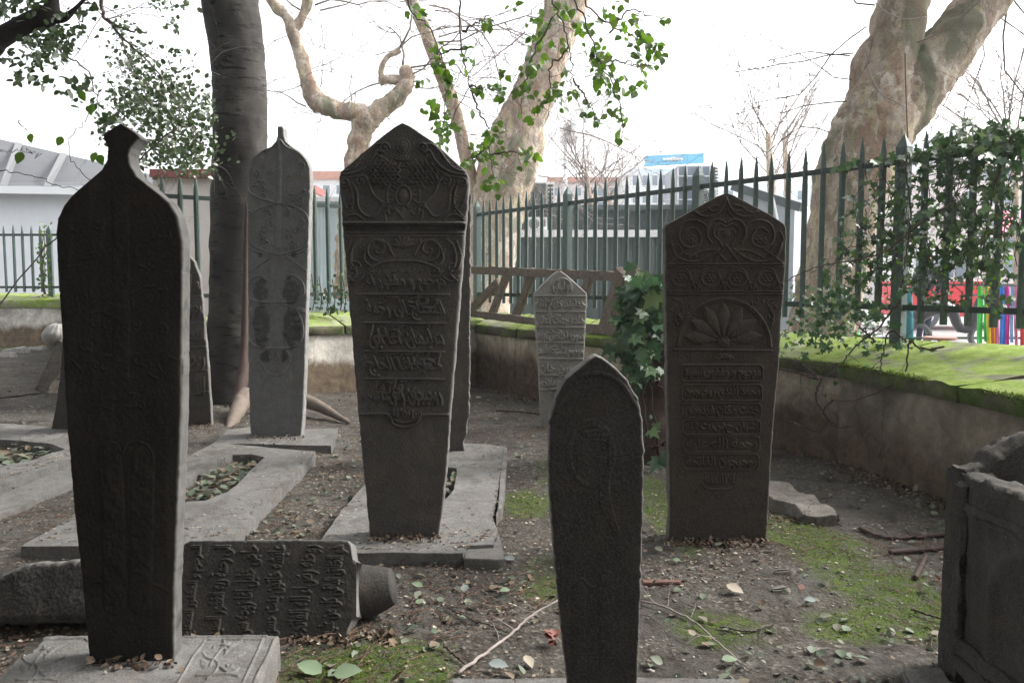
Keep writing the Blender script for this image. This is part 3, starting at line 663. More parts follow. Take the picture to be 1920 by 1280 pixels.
tag(mb.build('closed_parasol', simple('teal_cloth', (.015, .14, .16), .8), smooth=True), 'teal closed parasol standing in the street behind the fence', 'parasol')
w = thing('street_railing', 'thin dark railing along the far side of the street beyond the fence', 'railing', (*P(1800, 560, 15)[:2], -.02))
a, b = P(1640, 534, 15), P(2050, 534, 15)
mb = MB(); mb.bar(a, b, .04); mb.bar(a * [1, 1, 0] + [0, 0, .15], b * [1, 1, 0] + [0, 0, .15], .04); adopt(w, mb.build('rail', M['rail']))
for k in range(30):
    q = a + (b - a) * k / 29; mb = MB(); mb.bar((q[0], q[1], -.02), q, .018); adopt(w, mb.build('baluster', M['rail']))

# a pedestrian behind the fence
def skin(name, pts, edges, rad, m, parent, sub=2):
    me = bpy.data.meshes.new(name); me.from_pydata([tuple(map(float, p)) for p in pts], edges, []); o = bpy.data.objects.new(name, me); COL.objects.link(o)
    s = o.modifiers.new('s', 'SKIN'); sv = me.skin_vertices[0].data
    for i, r_ in enumerate(rad): sv[i].radius = (r_, r_)
    sv[0].use_root = True; s.use_smooth_shade = True; u = o.modifiers.new('u', 'SUBSURF'); u.levels = sub; u.render_levels = sub
    bpy.context.view_layer.update(); ev = o.evaluated_get(bpy.context.evaluated_depsgraph_get()); m2 = bpy.data.meshes.new_from_object(ev)
    bpy.data.objects.remove(o); r = bpy.data.objects.new(name, m2); m2.materials.clear(); m2.materials.append(m); COL.objects.link(r); adopt(parent, r); return r
px_, py_, _ = P(1737, 560, 15.5)
w = thing('person', 'person with dark hair in a dark jacket walking past behind the fence', 'person', (px_, py_, -.02))
def pp(x, y, z): return (px_ + x, py_ + y, z)
skin('jacket', [pp(0, 0, .98), pp(0, 0, 1.2), pp(0, 0, 1.4), pp(-.17, 0, 1.42), pp(-.24, .02, 1.15), pp(-.22, -.10, .92), pp(.17, 0, 1.42), pp(.24, -.02, 1.15), pp(.22, .10, .92), pp(0, 0, 1.5)],
     [(0, 1), (1, 2), (2, 3), (3, 4), (4, 5), (2, 6), (6, 7), (7, 8), (2, 9)], [.15, .15, .14, .07, .055, .045, .07, .055, .045, .06], simple('dark_jacket', (.02, .022, .03), .8), w)
skin('trousers', [pp(0, 0, .95), pp(-.09, 0, .85), pp(-.10, -.05, .48), pp(-.10, .05, .04), pp(-.10, -.08, .02), pp(.09, 0, .85), pp(.10, .10, .48), pp(.10, .18, .06), pp(.10, .08, .02)],
     [(0, 1), (1, 2), (2, 3), (3, 4), (0, 5), (5, 6), (6, 7), (7, 8)], [.13, .09, .065, .05, .04, .09, .065, .05, .04], simple('navy_trousers', (.03, .035, .06), .9), w)
hd = skin('head', [pp(0, 0, 1.48), pp(0, -.01, 1.58), pp(0, -.01, 1.68), pp(0, -.10, 1.61)], [(0, 1), (1, 2), (1, 3)], [.05, .075, .085, .018], simple('skin_tone', (.45, .28, .20), .6), w)
skin('hair', [pp(0, .03, 1.62), pp(0, .02, 1.70), pp(0, -.03, 1.74)], [(0, 1), (1, 2)], [.085, .085, .06], simple('dark_hair', (.015, .012, .01), .7), w)

# ------------------------------------------------------------------ trees
def trunk_mesh(name, pts, radii, m, parent=None, sides=28, n=60, amp=.06, sc=3.0, seed=0, flare=None):
    """organic trunk swept through pts, radius noise relative to size"""
    pr = crom(np.column_stack([pts, radii]), n); p, r = pr[:, :3], pr[:, 3]
    t = np.gradient(p, axis=0); t /= np.linalg.norm(t, axis=1, keepdims=True); ref = np.array([1., 0.2, 0]); V = []
    a = np.arange(sides) * 2 * math.pi / sides
    for i in range(n):
        u = ref - t[i] * (ref @ t[i]); u /= np.linalg.norm(u); ref = u; w_ = np.cross(t[i], u)
        dirs = np.cos(a)[:, None] * u + np.sin(a)[:, None] * w_; q = p[i] + dirs * r[i]
        k = 1 + amp * fbm(q * sc / max(.2, r.max()), seed, 4) + amp * .4 * vn(q * 14, seed + 9)
        if flare: k = k + flare(i / (n - 1), a)
        V.append(p[i] + dirs * (r[i] * k)[:, None])
    V = np.concatenate(V); i = np.arange(n - 1)[:, None] * sides; k = np.arange(sides)[None]
    f = np.stack([i + k, i + (k + 1) % sides, i + sides + (k + 1) % sides, i + sides + k], -1).reshape(-1, 4)
    fs = [tuple(x) for x in f.tolist()] + [tuple(range(sides))[::-1], tuple((n - 1) * sides + q for q in range(sides))]
    return mesh_obj(name, V, fs, m, parent, True)
def pxline(seq, Y):
    """[(px,py,half width px)] -> world points and radii at depth Y (or per-point depth as 4th entry)"""
    pts, rad = [], []
    for s in seq:
        y = s[3] if len(s) > 3 else Y; pts.append(P(s[0], s[1], y)); rad.append(s[2] * y / F)
    return np.array(pts), np.array(rad)
def branchlets(mb, start, d, length, r0, depth, spread=.6, gravity=0.0, wig=.24, kids=4, sides=4):
    n = 7; p = [np.array(start, float)]; d = np.array(d, float); d /= np.linalg.norm(d)
    for _ in range(n - 1):
        d = d + rng.normal(0, wig, 3) + [0, 0, gravity * .4]; d /= np.linalg.norm(d); p.append(p[-1] + d * length / (n - 1))
    mb.tube(p, np.linspace(r0, r0 * .45, n), sides)
    if depth > 0:
        for k in range(kids):
            i = rng.integers(2, n); dd = d + rng.normal(0, spread, 3); branchlets(mb, p[i], dd, length * rng.uniform(.45, .75), r0 * .5, depth - 1, spread, gravity, wig, kids, max(3, sides - 1))
# dark smooth-barked evergreen in the left foreground
TD = 8.3
w_dark = thing('evergreen_tree', 'dark smooth-barked evergreen trunk standing left of the tall finial headstone', 'tree', (*GG(430, 765)[:2], 0))
pts, rad = pxline([(432, 790, 62), (430, 745, 52), (432, 690, 47), (437, 600, 45), (440, 500, 45), (445, 400, 47), (449, 300, 48), (450, 200, 48), (444, 100, 48), (430, 0, 50), (414, -120, 50), (400, -400, 42), (420, -800, 30)], TD)
def flare(s, a): return .16 * np.clip(1 - s * 9, 0, 1) * (np.cos(a * 5 + .6) + .5 * np.cos(a * 3 + 2)) + .03 * np.cos(a * 3 + 1)
adopt(w_dark, trunk_mesh('trunk', pts, rad, M['bark_dark'], sides=48, n=170, amp=.05, seed=3, flare=flare))
pts, rad = pxline([(463, 380, 3, 8.02), (461, 480, 5, 7.98), (459, 600, 6, 7.92), (457, 680, 8, 7.82), (452, 730, 12, 7.65), (444, 762, 14, 7.5)], 7.8)
adopt(w_dark, trunk_mesh('aerial_root', pts, rad, M['vine'], n=60, amp=.25, sc=1.5, seed=8))
pts, rad = pxline([(462, 735, 12, 7.5), (452, 756, 16, 7.35), (440, 782, 13, 7.05), (426, 806, 4, 6.8)], 7.3)
adopt(w_dark, trunk_mesh('buttress_root', pts, rad, M['root'], n=40, amp=.16, seed=18))
pts, rad = pxline([(500, 728, 14, 7.6), (570, 750, 13, 7.5), (605, 765, 10, 7.35), (640, 784, 5, 7.2), (655, 792, 3, 7.1)], 7.5)
adopt(w_dark, trunk_mesh('surface_root', pts, rad, M['root'], n=40, amp=.12, seed=9))
pts, rad = pxline([(-1500, -500, 34), (-1100, -60, 32), (-700, 150, 30), (-350, 190, 27), (-60, 110, 22), (0, 72, 19), (50, 45, 17), (88, 28, 20), (98, 5, 12), (95, -60, 11), (80, -220, 10), (110, -420, 8)], 3.6); adopt(w_dark, trunk_mesh('limb', pts, rad, M['bark_dark'], n=110, amp=.1, seed=12))
pts, rad = pxline([(88, 30, 13), (118, 34, 8), (140, 18, 4), (165, -8, 3)], 3.6); adopt(w_dark, trunk_mesh('limb', pts, rad, M['bark_dark'], n=24, amp=.1, seed=13))
# plane trees behind the wall
def tree(name, label, limbs, Y, m, seed, twigs=(), tw=None, group=None):
    w = thing(name, label, 'tree', (*P(limbs[0][0][0], limbs[0][0][1], limbs[0][0][3] if len(limbs[0][0]) > 3 else Y)[:2], -.02), group)
    for i, L in enumerate(limbs):
        pts, rad = pxline(L, Y)
        adopt(w, trunk_mesh('trunk' if i == 0 else 'limb', pts, rad, m, n=110 if i == 0 else 80, amp=.30 if Y > 9 and len(limbs) > 4 else .15, sc=1.6 if len(limbs) > 4 else 2.5, seed=seed + i))
    if twigs:
        mb = MB()
        for (px, py, dx, dy, ln, r_, dep, grav) in twigs:
            branchlets(mb, P(px, py, Y), (dx, rng.uniform(-.4, .4), dy), ln, r_, dep, .75, grav)
        adopt(w, mb.build('twigs', tw or M['twig_far'], smooth=True))
    return w
tree('plane_tree', 'pollarded plane tree with two knobbly forked limbs right behind the central headstone', [
    [(655, 560, 26), (655, 430, 24), (662, 340, 21), (668, 290, 19), (676, 250, 20), (688, 222, 22)],
    [(690, 232, 20), (668, 212, 18), (640, 209, 16), (612, 200, 17), (590, 186, 17), (577, 150, 13), (565, 110, 12), (550, 62, 11), (538, 34, 10), (515, 10, 9), (480, -40, 8)],
    [(682, 235, 18), (708, 210, 17), (735, 190, 16), (756, 168, 15), (766, 150, 13), (760, 132, 13), (757, 124, 8)],
    [(552, 55, 8), (562, 40, 8), (575, 12, 9), (580, -30, 8)], [(770, 150, 9), (745, 150, 8), (722, 150, 9), (712, 158, 6)],
    [(714, 148, 5), (716, 125, 5), (728, 106, 5), (742, 98, 6), (750, 93, 5)]], 12.5, M['plane_far'], 60,
    [(755, 122, .3, 1, 1.1, .02, 2, -.02), (762, 128, 1, .5, 1.3, .02, 2, -.05), (772, 140, 1, .1, 1.3, .018, 2, -.06), (748, 92, .1, 1, 1.0, .02, 2, 0), (745, 96, .6, .5, .9, .014, 2, -.02),
     (712, 156, -1, -.2, .8, .014, 2, -.06), (574, 200, -1, .2, .9, .012, 1, -.08), (600, 20, .9, .2, 1.2, .014, 3, -.1), (590, 10, 1, .1, 1.5, .016, 3, -.05), (548, 62, -.8, -.1, .8, .01, 1, -.05),
     (660, 190, .1, 1, .4, .01, 1, 0), (575, 150, -.9, -.3, .7, .01, 2, -.1), (565, 20, -.7, .3, .8, .014, 2, 0), (770, 158, .9, -.3, .8, .012, 2, -.1), (585, 130, .6, .1, .5, .008, 1, 0), (600, 165, .3, .8, .4, .008, 1, 0)] + [(rng.uniform(540, 780), rng.uniform(0, 230), rng.normal(), rng.normal(), rng.uniform(.5, 1.2), .006, 3, -.03) for _ in range(26)])
tree('plane_tree', 'broad pale plane trunk behind the fence, with a slim limb on its left', [
    [(905, 640, 50), (915, 520, 46), (928, 430, 48), (943, 350, 54), (962, 280, 55), (985, 215, 44), (1008, 160, 40), (1030, 100, 37), (1048, 50, 36), (1064, 0, 38), (1090, -90, 36)],
    [(895, 430, 16), (885, 350, 14), (872, 290, 12), (862, 245, 12), (850, 200, 13), (832, 150, 13), (815, 105, 13), (800, 65, 12), (784, 30, 11), (768, -5, 11), (740, -60, 10)]], 13, M['plane_far'], 80,
    [(800, 60, 1, .1, 2.2, .014, 3, -.02), (815, 80, 1, .25, 2.4, .016, 3, -.03), (822, 70, 1, -.1, 2.2, .014, 3, 0), (805, 10, 1, -.05, 2.0, .016, 3, 0), (850, 170, 1, -.2, 1.0, .010, 3, -.05), (860, 190, .8, -.5, 1.1, .01, 3, -.05), (815, 20, .9, .35, 1.6, .012, 3, 0), (862, 240, .6, -.5, .8, .01, 2, -.1),
     (985, 60, -.8, -.3, 1.6, .014, 3, -.05), (1050, 240, .7, -.4, 1.6, .012, 3, -.03), (1010, 330, .8, .1, 1.3, .01, 3, 0), (800, 130, -.7, -.05, .7, .01, 2, -.05)] + [(rng.uniform(790, 1100), rng.uniform(0, 420), rng.uniform(.3, 1), rng.normal() * .5, rng.uniform(.6, 1.5), .007, 3, -.03) for _ in range(34)])
tree('plane_tree', 'massive mottled plane tree forking in two above the ivy-covered fence', [
    [(1525, 690, 62), (1545, 600, 60), (1560, 520, 60), (1580, 430, 62), (1595, 350, 66), (1615, 290, 70), (1640, 235, 72), (1655, 180, 60), (1668, 130, 48), (1680, 70, 46), (1690, 10, 46), (1700, -60, 44), (1712, -160, 42)],
    [(1640, 300, 40), (1670, 235, 50), (1712, 175, 52), (1752, 120, 50), (1795, 65, 46), (1838, 8, 44), (1890, -60, 42), (1950, -140, 38)],
    [(1650, 250, 24), (1628, 205, 26), (1616, 165, 20), (1612, 125, 17), (1622, 96, 13), (1640, 70, 8)]], 8.6, M['plane'], 90,
    [(1600, 100, -1, .2, 1.5, .009, 3, -.01), (1594, 105, -1, -.6, 1.2, .008, 3, -.03), (1640, 10, -1, -.1, 1.6, .010, 3, -.06), (1590, 190, -1, .1, 1.4, .007, 3, -.01), (1625, 50, -1, -.4, 1.4, .008, 3, -.02), (1560, 250, -1, -.1, 1.0, .006, 3, .01), (1600, 150, -1, .1, 1.3, .007, 3, -.03),
     (1890, 5, .15, -1, 2.0, .012, 3, -.05), (1800, 110, .1, -1, 1.1, .006, 3, -.06), (1840, 60, .2, -1, 1.6, .007, 3, -.05), (1870, 30, .5, -1, 1.3, .008, 3, -.05), (1740, 210, .3, -1, .8, .005, 2, -.05), (1900, 0, .7, -.8, 1.4, .01, 3, -.05), (1905, 150, .1, -.9, 1.0, .006, 3, -.03)], M['twig'])
# fine vines and shoots on the big trunk
for lbl, pl, Y in (('pale curved shoot hanging across the massive mottled plane trunk', [(1620, 100), (1630, 135), (1648, 172), (1670, 186), (1698, 202)], 7.9), ('thin straight creeper stem hanging down the massive plane trunk', [(1697, 100), (1698, 150), (1700, 205), (1702, 260)], 7.85),
                   ('long thin shoot slanting between the two limbs of the massive plane tree', [(1720, 80), (1755, 65), (1800, 35), (1840, 0)], 7.9), ('pale looping shoot crossing the left limb of the massive plane tree', [(1640, 5), (1665, 25), (1700, 36), (1738, 32)], 7.95)):
    mb = MB(); mb.tube(crom([P(x, y, Y) for x, y in pl], 24), .006, 5); tag(mb.build('creeper_stem', M['twig_far'] if 'pale' in lbl else M['twig'], smooth=True), lbl, 'creeper')
for i, (lbl, x, y, Y, h, wpx) in enumerate((('slender bare tree in the distance left of the forked plane tree', 1448, 380, 24, 1, 10), ('second slender bare tree in the distance, close behind the first', 1478, 380, 27, 1, 8), ('small bare tree in the distance right of the broad pale plane trunk', 1108, 400, 22, .6, 7), ('thin bare tree in the distance behind the kiosk', 1145, 400, 26, .5, 5),
                                         ('bare distant tree beyond the ivy at the right edge', 1905, 360, 14, .7, 6))):
    w = thing('bare_tree', lbl, 'tree', (*P(x, 500, Y)[:2], -.02))
    top = y - 130 * h; L = [(x + 3, 620, wpx), (x, y, wpx * .9), (x - 4, (y + top) / 2, wpx * .7), (x - 8, top, wpx * .45)]
    pts, rad = pxline(L, Y); adopt(w, trunk_mesh('trunk', pts, rad, M['plane_far'], n=30, sides=12, seed=200 + i)); mb = MB()
    for k in range(13):
        f = .25 + .75 * k / 12; q = pts[1] * (1 - f) + pts[-1] * f if f < .99 else pts[-1]
        sx = rng.choice([-1, 1]) * rng.uniform(.3, .9); branchlets(mb, q, (sx, rng.uniform(-.4, .4), 1), h * rng.uniform(1.6, 3.2), .022, 3, .5, .01, .13)
    adopt(w, mb.build('twigs', M['twig_far'], smooth=True))

# ------------------------------------------------------------------ leaves
def scatter(tv, tf, pos, rot, sc, extra=None):
    """copies of one small template (vertices tv, faces tf) merged into arrays"""
    tv = np.asarray(tv, float); n, k = len(pos), len(tv)
    V = np.einsum('nij,kj->nki', rot, tv) * np.asarray(sc)[:, None, None] + pos[:, None]
    f = np.asarray(tf); Fc = (f[None] + (np.arange(n) * k)[:, None, None]).reshape(-1, f.shape[1])
    return V.reshape(-1, 3), Fc, np.repeat(rng.random(n) if extra is None else extra, k)
def rotmats(n, up=None, spread=1.0, spin=True):
    """leaf frames: z axis = leaf normal near `up`, y axis = towards tip"""
    nrm = rng.normal(0, 1, (n, 3)) * spread + (np.array(up) if up is not None else 0); nrm /= np.linalg.norm(nrm, axis=1, keepdims=True)
    t = rng.normal(0, 1, (n, 3)) + ([0, 0, 0] if spin is True else np.array(spin)); t -= nrm * (t * nrm).sum(1, keepdims=True); t /= np.linalg.norm(t, axis=1, keepdims=True)
    return np.stack([np.cross(t, nrm), t, nrm], -1)
LEAF_V = [(0, 0, 0), (.27, .18, .05), (.36, .45, .07), (.22, .76, .03), (0, 1, -.08), (-.22, .76, .03), (-.36, .45, .07), (-.27, .18, .05), (0, .33, -.02), (0, .66, -.02)]
LEAF_F = [(0, 1, 8), (1, 2, 8), (2, 9, 8), (2, 3, 9), (3, 4, 9), (4, 5, 9), (5, 6, 9), (6, 8, 9), (6, 7, 8), (7, 0, 8)]
IVY_V = [(0, 0, 0), (.22, -.12, .02), (.52, .02, -.06), (.30, .22, .03), (.50, .50, -.08), (.18, .52, .02), (0, 1, -.12), (-.18, .52, .02), (-.50, .50, -.08), (-.30, .22, .03), (-.52, .02, -.06), (-.22, -.12, .02), (0, .3, -.03)]
IVY_F = [(12, i, i + 1) for i in range(0, 11)] + [(12, 11, 0)]
def leaves_obj(name, pos, size, m, parent, up=None, spread=1.0, tv=LEAF_V, tf=LEAF_F, spin=True, jit=.3):
    pos = np.asarray(pos); n = len(pos); V, Fc, r_ = scatter(tv, tf, pos, rotmats(n, up, spread, spin), np.asarray(size) * rng.uniform(1 - jit, 1 + jit, n))
    o = mesh_obj(name, V, Fc, m, None, False, attr={'rnd': r_})
    if parent: adopt(parent, o)
    return o
# hanging leafy sprays in front of the pale plane tree
w = thing('leafy_branch', 'bright green leafy sprays hanging from above in front of the broad pale plane trunk', 'branch', P(1070, -80, 6))
clu = [(1020, 50, 14, 7), (1060, 10, 16, 6), (1000, 68, 18, 9), (1085, 55, 8, 3), (1050, 82, 15, 7), (1012, 105, 18, 11), (1110, 45, 20, 8), (1120, 92, 18, 12), (1125, 117, 14, 8), (1200, 60, 20, 7), (1215, 75, 10, 4), (1230, 86, 13, 9), (1180, 75, 15, 6), (1165, 10, 10, 4),
       (1190, 35, 8, 4), (1240, 35, 10, 3), (1252, 38, 4, 2), (1190, 105, 10, 4), (1205, 120, 10, 4), (1192, 122, 3, 1), (1228, 121, 3, 1), (1140, 120, 12, 6), (1135, 137, 8, 4), (1150, 162, 20, 15), (1190, 168, 10, 5), (1205, 155, 8, 3), (1125, 145, 10, 4), (990, 127, 12, 6), (1052, 130, 7, 3), (985, 165, 13, 7), (1032, 172, 20, 14),
       (1075, 175, 7, 4), (975, 213, 6, 2), (998, 218, 8, 4), (1100, 210, 10, 6), (1120, 225, 8, 4), (1150, 208, 12, 6), (1168, 228, 6, 3), (1160, 260, 6, 3), (990, 290, 15, 9), (770, 18, 6, 2), (790, 20, 8, 3), (808, 46, 7, 3), (762, 28, 3, 1), (820, 90, 10, 4), (822, 120, 7, 5), (835, 145, 15, 10), (787, 200, 3, 1), (815, 190, 7, 3),
       (803, 212, 4, 1), (830, 215, 16, 10), (835, 238, 15, 10), (827, 260, 12, 6), (790, 155, 10, 4), (845, 178, 6, 3), (880, 205, 4, 1), (900, 165, 10, 6), (910, 36, 9, 5), (937, 165, 8, 6), (945, 140, 6, 3), (890, 285, 12, 7), (915, 292, 15, 10), (945, 285, 6, 3), (872, 300, 8, 4), (920, 250, 10, 7), (932, 236, 7, 3), (920, 340, 13, 7), (870, 112, 12, 4), (880, 90, 6, 3), (1045, 30, 16, 5), (1005, 30, 10, 4), (962, 12, 6, 2), (935, 178, 7, 4), (1140, 30, 12, 4), (1165, 45, 10, 4)]
pos, up_ = [], []
for (x, y, r_, n) in clu:
    Y = 5.6 + .9 * rng.random()
    for _ in range(int(n * 1.9)): pos.append(P(x + rng.normal(0, r_ * .62), y + rng.normal(0, r_ * .62), Y + rng.normal(0, .06)))
leaves_obj('foliage', pos, .059, M['leaf'], w, up=(.2, -1.1, .5), spread=.7, spin=(0, 0, -1.2))
mb = MB()
for pl in ([(1020, -60), (1035, 0), (1058, 50), (1066, 90), (1074, 125), (1070, 160)], [(1070, -60), (1078, 0), (1095, 30), (1112, 80), (1128, 120), (1150, 165), (1165, 225), (1160, 262)], [(1080, -60), (1100, 5), (1135, 40), (1180, 66), (1232, 88), (1246, 100)], [(860, -60), (862, 0), (866, 90), (868, 120), (880, 160), (860, 200), (838, 240)],
           [(1040, 30), (1005, 90), (990, 130), (982, 170), (976, 214)], [(880, 165), (905, 220), (918, 260), (922, 340)], [(918, 260), (900, 290), (872, 300)], [(922, 290), (960, 285), (992, 292)], [(1066, 90), (1030, 130), (1030, 175), (1000, 218)], [(1128, 120), (1160, 115), (1190, 122), (1230, 122)], [(1075, 150), (1100, 185), (1120, 225)],
           [(775, -40), (770, 20), (800, 45), (820, 90), (835, 145), (832, 240)], [(865, 90), (830, 100), (815, 120)], [(1145, 60), (1180, 20), (1240, 35)], [(866, 60), (900, 40), (915, 30)], [(880, 160), (900, 163), (938, 170)]):
    Y = 5.9; q = crom([P(x, y, Y) for x, y in pl], 24) + rng.normal(0, .008, (24, 3)); mb.tube(q, np.linspace(.008, .003, 24), 5)
    for k in range(5): branchlets(mb, q[rng.integers(5, 24)], rng.normal(0, 1, 3) + [0, 0, -.4], .28, .0025, 1, .6, -.05, .2, 2, 3)
adopt(w, mb.build('twigs', M['twig'], smooth=True))
# evergreen canopy of the dark tree, top left
def blob(lst, Y0, Y1):
    out = []
    for (x, y, rx, ry, n) in lst:
        for _ in range(int(n * 1.85)): out.append(P(x + rng.normal(0, rx * .6), y + rng.normal(0, ry * .6), rng.uniform(Y0, Y1)))
    return out
small = blob([(305, 215, 70, 40, 260), (340, 265, 55, 45, 230), (290, 150, 50, 30, 110), (360, 300, 40, 30, 130), (250, 110, 35, 28, 60), (225, 60, 26, 34, 34), (290, 290, 50, 22, 80), (240, 200, 40, 22, 70), (230, 165, 45, 30, 40), (190, 250, 25, 20, 18), (310, 180, 60, 30, 130), (385, 215, 14, 40, 40), (330, 100, 30, 16, 8), (320, 45, 16, 12, 14), (305, 10, 20, 12, 18), (345, 12, 14, 10, 8), (205, 230, 24, 14, 24)], 6.4, 8.0)
leaves_obj('foliage', small, .046, M['leaf_dark'], w_dark, up=(.1, -.7, .6), spread=.9)
mid = blob([(60, 75, 34, 26, 46), (100, 85, 34, 24, 42), (50, 12, 30, 14, 26), (10, 15, 18, 25, 22), (120, 30, 26, 14, 16), (85, 110, 34, 20, 28), (40, 130, 16, 12, 8), (35, 145, 10, 10, 6), (60, 150, 8, 8, 5), (85, 160, 14, 6, 6), (135, 160, 9, 10, 6), (110, 175, 8, 6, 3), (160, 150, 8, 10, 5), (115, 60, 28, 14, 22), (15, 110, 16, 8, 5), (155, 65, 20, 10, 8), (175, 195, 10, 6, 4), (205, 225, 20, 10, 9), (175, 20, 10, 12, 5), (130, 190, 8, 6, 3)], 3.3, 4.2)
leaves_obj('foliage', mid, .033, M['leaf_dark'], w_dark, up=(.1, -.7, .6), spread=.9)
big = [P(x, y, 3.0) for x, y in ((57, 250), (117, 256), (180, 285), (185, 290), (172, 195), (150, 170))]
leaves_obj('foliage', big, .04, M['leaf'], w_dark, up=(.1, -1.2, .3), spread=.3, spin=(0, 0, -2), jit=.15)
leaves_obj('foliage', [P(42, 285, 2.8)], [.045], M['leaf'], w_dark, up=(.1, -1.6, .3), spread=.15, spin=(0, 0, -3), jit=.0)
mb = MB()
def pxt(pl, Y, r0, r1, sub=4, ln=.3): 
    q = crom([P(x, y, Y) for x, y in pl], 26) + rng.normal(0, .006, (26, 3)); mb.tube(q, np.linspace(r0, r1, 26), 5)
    for k in range(sub): branchlets(mb, q[rng.integers(3, 26)], rng.normal(0, 1, 3) + [.1, 0, -.5], ln, r1 * .8, 2, .6, -.05, .2, 2, 3)
pxt([(190, -30), (192, 20), (200, 36), (235, 55), (278, 62)], 7, .02, .006, 8, .6); pxt([(200, 36), (225, 65), (250, 90), (290, 130), (330, 190), (370, 260)], 7, .012, .005, 16, .7); pxt([(225, 65), (240, 110), (270, 170), (300, 240)], 7.2, .008, .004, 12, .6)
pxt([(0, 56), (50, 65), (90, 85), (130, 105), (165, 135), (180, 175), (183, 195)], 3.9, .006, .002, 6, .2); pxt([(183, 195), (160, 225), (135, 255), (130, 290), (150, 320), (185, 345)], 3.9, .0022, .0018, 2, .1); pxt([(165, 20), (140, 60), (110, 100)], 3.9, .004, .002, 5, .2)
pxt([(-5, 281), (40, 282), (75, 290)], 3, .0012, .0012, 0); pxt([(330, 240), (260, 300), (180, 370), (90, 460), (-20, 590)], 6.0, .006, .005, 0); pxt([(-5, 318), (60, 330), (130, 352), (190, 370)], 6, .004, .003, 0); pxt([(60, 250), (42, 235), (38, 225)], 3, .001, .001, 0)
adopt(w_dark, mb.build('twigs', M['twig'], smooth=True))
# leaf mass added unseen above and behind the viewpoint to shade the near graves
cr = []
for k in range(330):
    c = np.array([rng.uniform(-6.5, 3.5), rng.uniform(-5, 6.5), rng.uniform(4.2, 7.5)])
    if c[2] < 1.7 + .34 * max(0, c[1]) + 1.1: continue
    cr.append(c + rng.normal(0, .28, (60, 3)))
leaves_obj('added_crown', np.concatenate(cr), .17, M['leaf_dark'], w_dark, up=(0, 0, 1), spread=.8)
# unseen building added behind the viewpoint to keep light off the stone fronts
w = thing('added_shade_building', 'tall grey stone building added unseen behind the viewpoint to shade the stone fronts', 'building', (0, -4.5, 0))
M['ashlar'] = stone_mat('dark_ashlar', (.06, .055, .05), (.09, .083, .075), (.13, .12, .11))
mb = MB(); mb.box((-16, -9, -.3), (12, -4.5, 11)); adopt(w, mb.build('wall', M['ashlar']))
for k in range(5):
    mb = MB(); x = -13 + k * 5; mb.box((x, -4.55, 2.2), (x + 1.4, -4.45, 4.6)); f = mb.build('window', M['slab']); adopt(w, f)
    mb = MB(); mb.box((x + .15, -4.42, 2.35), (x + 1.25, -4.4, 4.45)); p = mb.build('pane', M['glass']); p.parent = f

# ------------------------------------------------------------------ carved relief canvas
FORMS = {}
for ch, base, n in [('ا', 0xFE8D, 2), ('ب', 0xFE8F, 4), ('ة', 0xFE93, 2), ('ت', 0xFE95, 4), ('ج', 0xFE9D, 4), ('ح', 0xFEA1, 4), ('خ', 0xFEA5, 4), ('د', 0xFEA9, 2), ('ر', 0xFEAD, 2), ('ز', 0xFEAF, 2), ('س', 0xFEB1, 4), ('ش', 0xFEB5, 4), ('ص', 0xFEB9, 4),
                    ('ط', 0xFEC1, 4), ('ع', 0xFEC9, 4), ('غ', 0xFECD, 4), ('ف', 0xFED1, 4), ('ق', 0xFED5, 4), ('ك', 0xFED9, 4), ('ل', 0xFEDD, 4), ('م', 0xFEE1, 4), ('ن', 0xFEE5, 4), ('ه', 0xFEE9, 4), ('و', 0xFEED, 2), ('ى', 0xFEEF, 2), ('ي', 0xFEF1, 4)]: FORMS[ch] = (base, n)
def shape(s):
    out = []
    for i, c in enumerate(s):
        if c not in FORMS: out.append(c); continue
        b, n = FORMS[c]; p = i > 0 and s[i - 1] in FORMS and FORMS[s[i - 1]][1] == 4; q = n == 4 and i + 1 < len(s) and s[i + 1] in FORMS
        out.append(chr(b + ((3 if q else 1) if p else (2 if q else 0))))
    return ''.join(reversed(out))
_glyph = {}
def text_tris(s):
    if s in _glyph: return _glyph[s]
    c = bpy.data.curves.new('t', 'FONT'); c.body = s; c.resolution_u = 3; o = bpy.data.objects.new('t', c); COL.objects.link(o)
    bpy.context.view_layer.update(); ev = o.evaluated_get(bpy.context.evaluated_depsgraph_get()); me = ev.to_mesh(); me.calc_loop_triangles()
    v = np.array([p.co[:2] for p in me.vertices]); t = np.array([l.vertices for l in me.loop_triangles]); ev.to_mesh_clear(); bpy.data.objects.remove(o); bpy.data.curves.remove(c)
    v = v - v.min(0); v = v / v.max(0); _glyph[s] = v[t]; return _glyph[s]
def blur(a, s):
    if s <= 0: return a
    k = np.exp(-.5 * (np.arange(-int(3 * s + 1), int(3 * s + 2)) / s) ** 2); k /= k.sum(); r_ = len(k) // 2
    for ax in (0, 1):
        b = np.pad(a, [(r_, r_) if i == ax else (0, 0) for i in (0, 1)], mode='edge'); o = np.zeros_like(a)
        for i, w_ in enumerate(k): o += w_ * (b[i:i + a.shape[0]] if ax == 0 else b[:, i:i + a.shape[1]])
        a = o
    return a
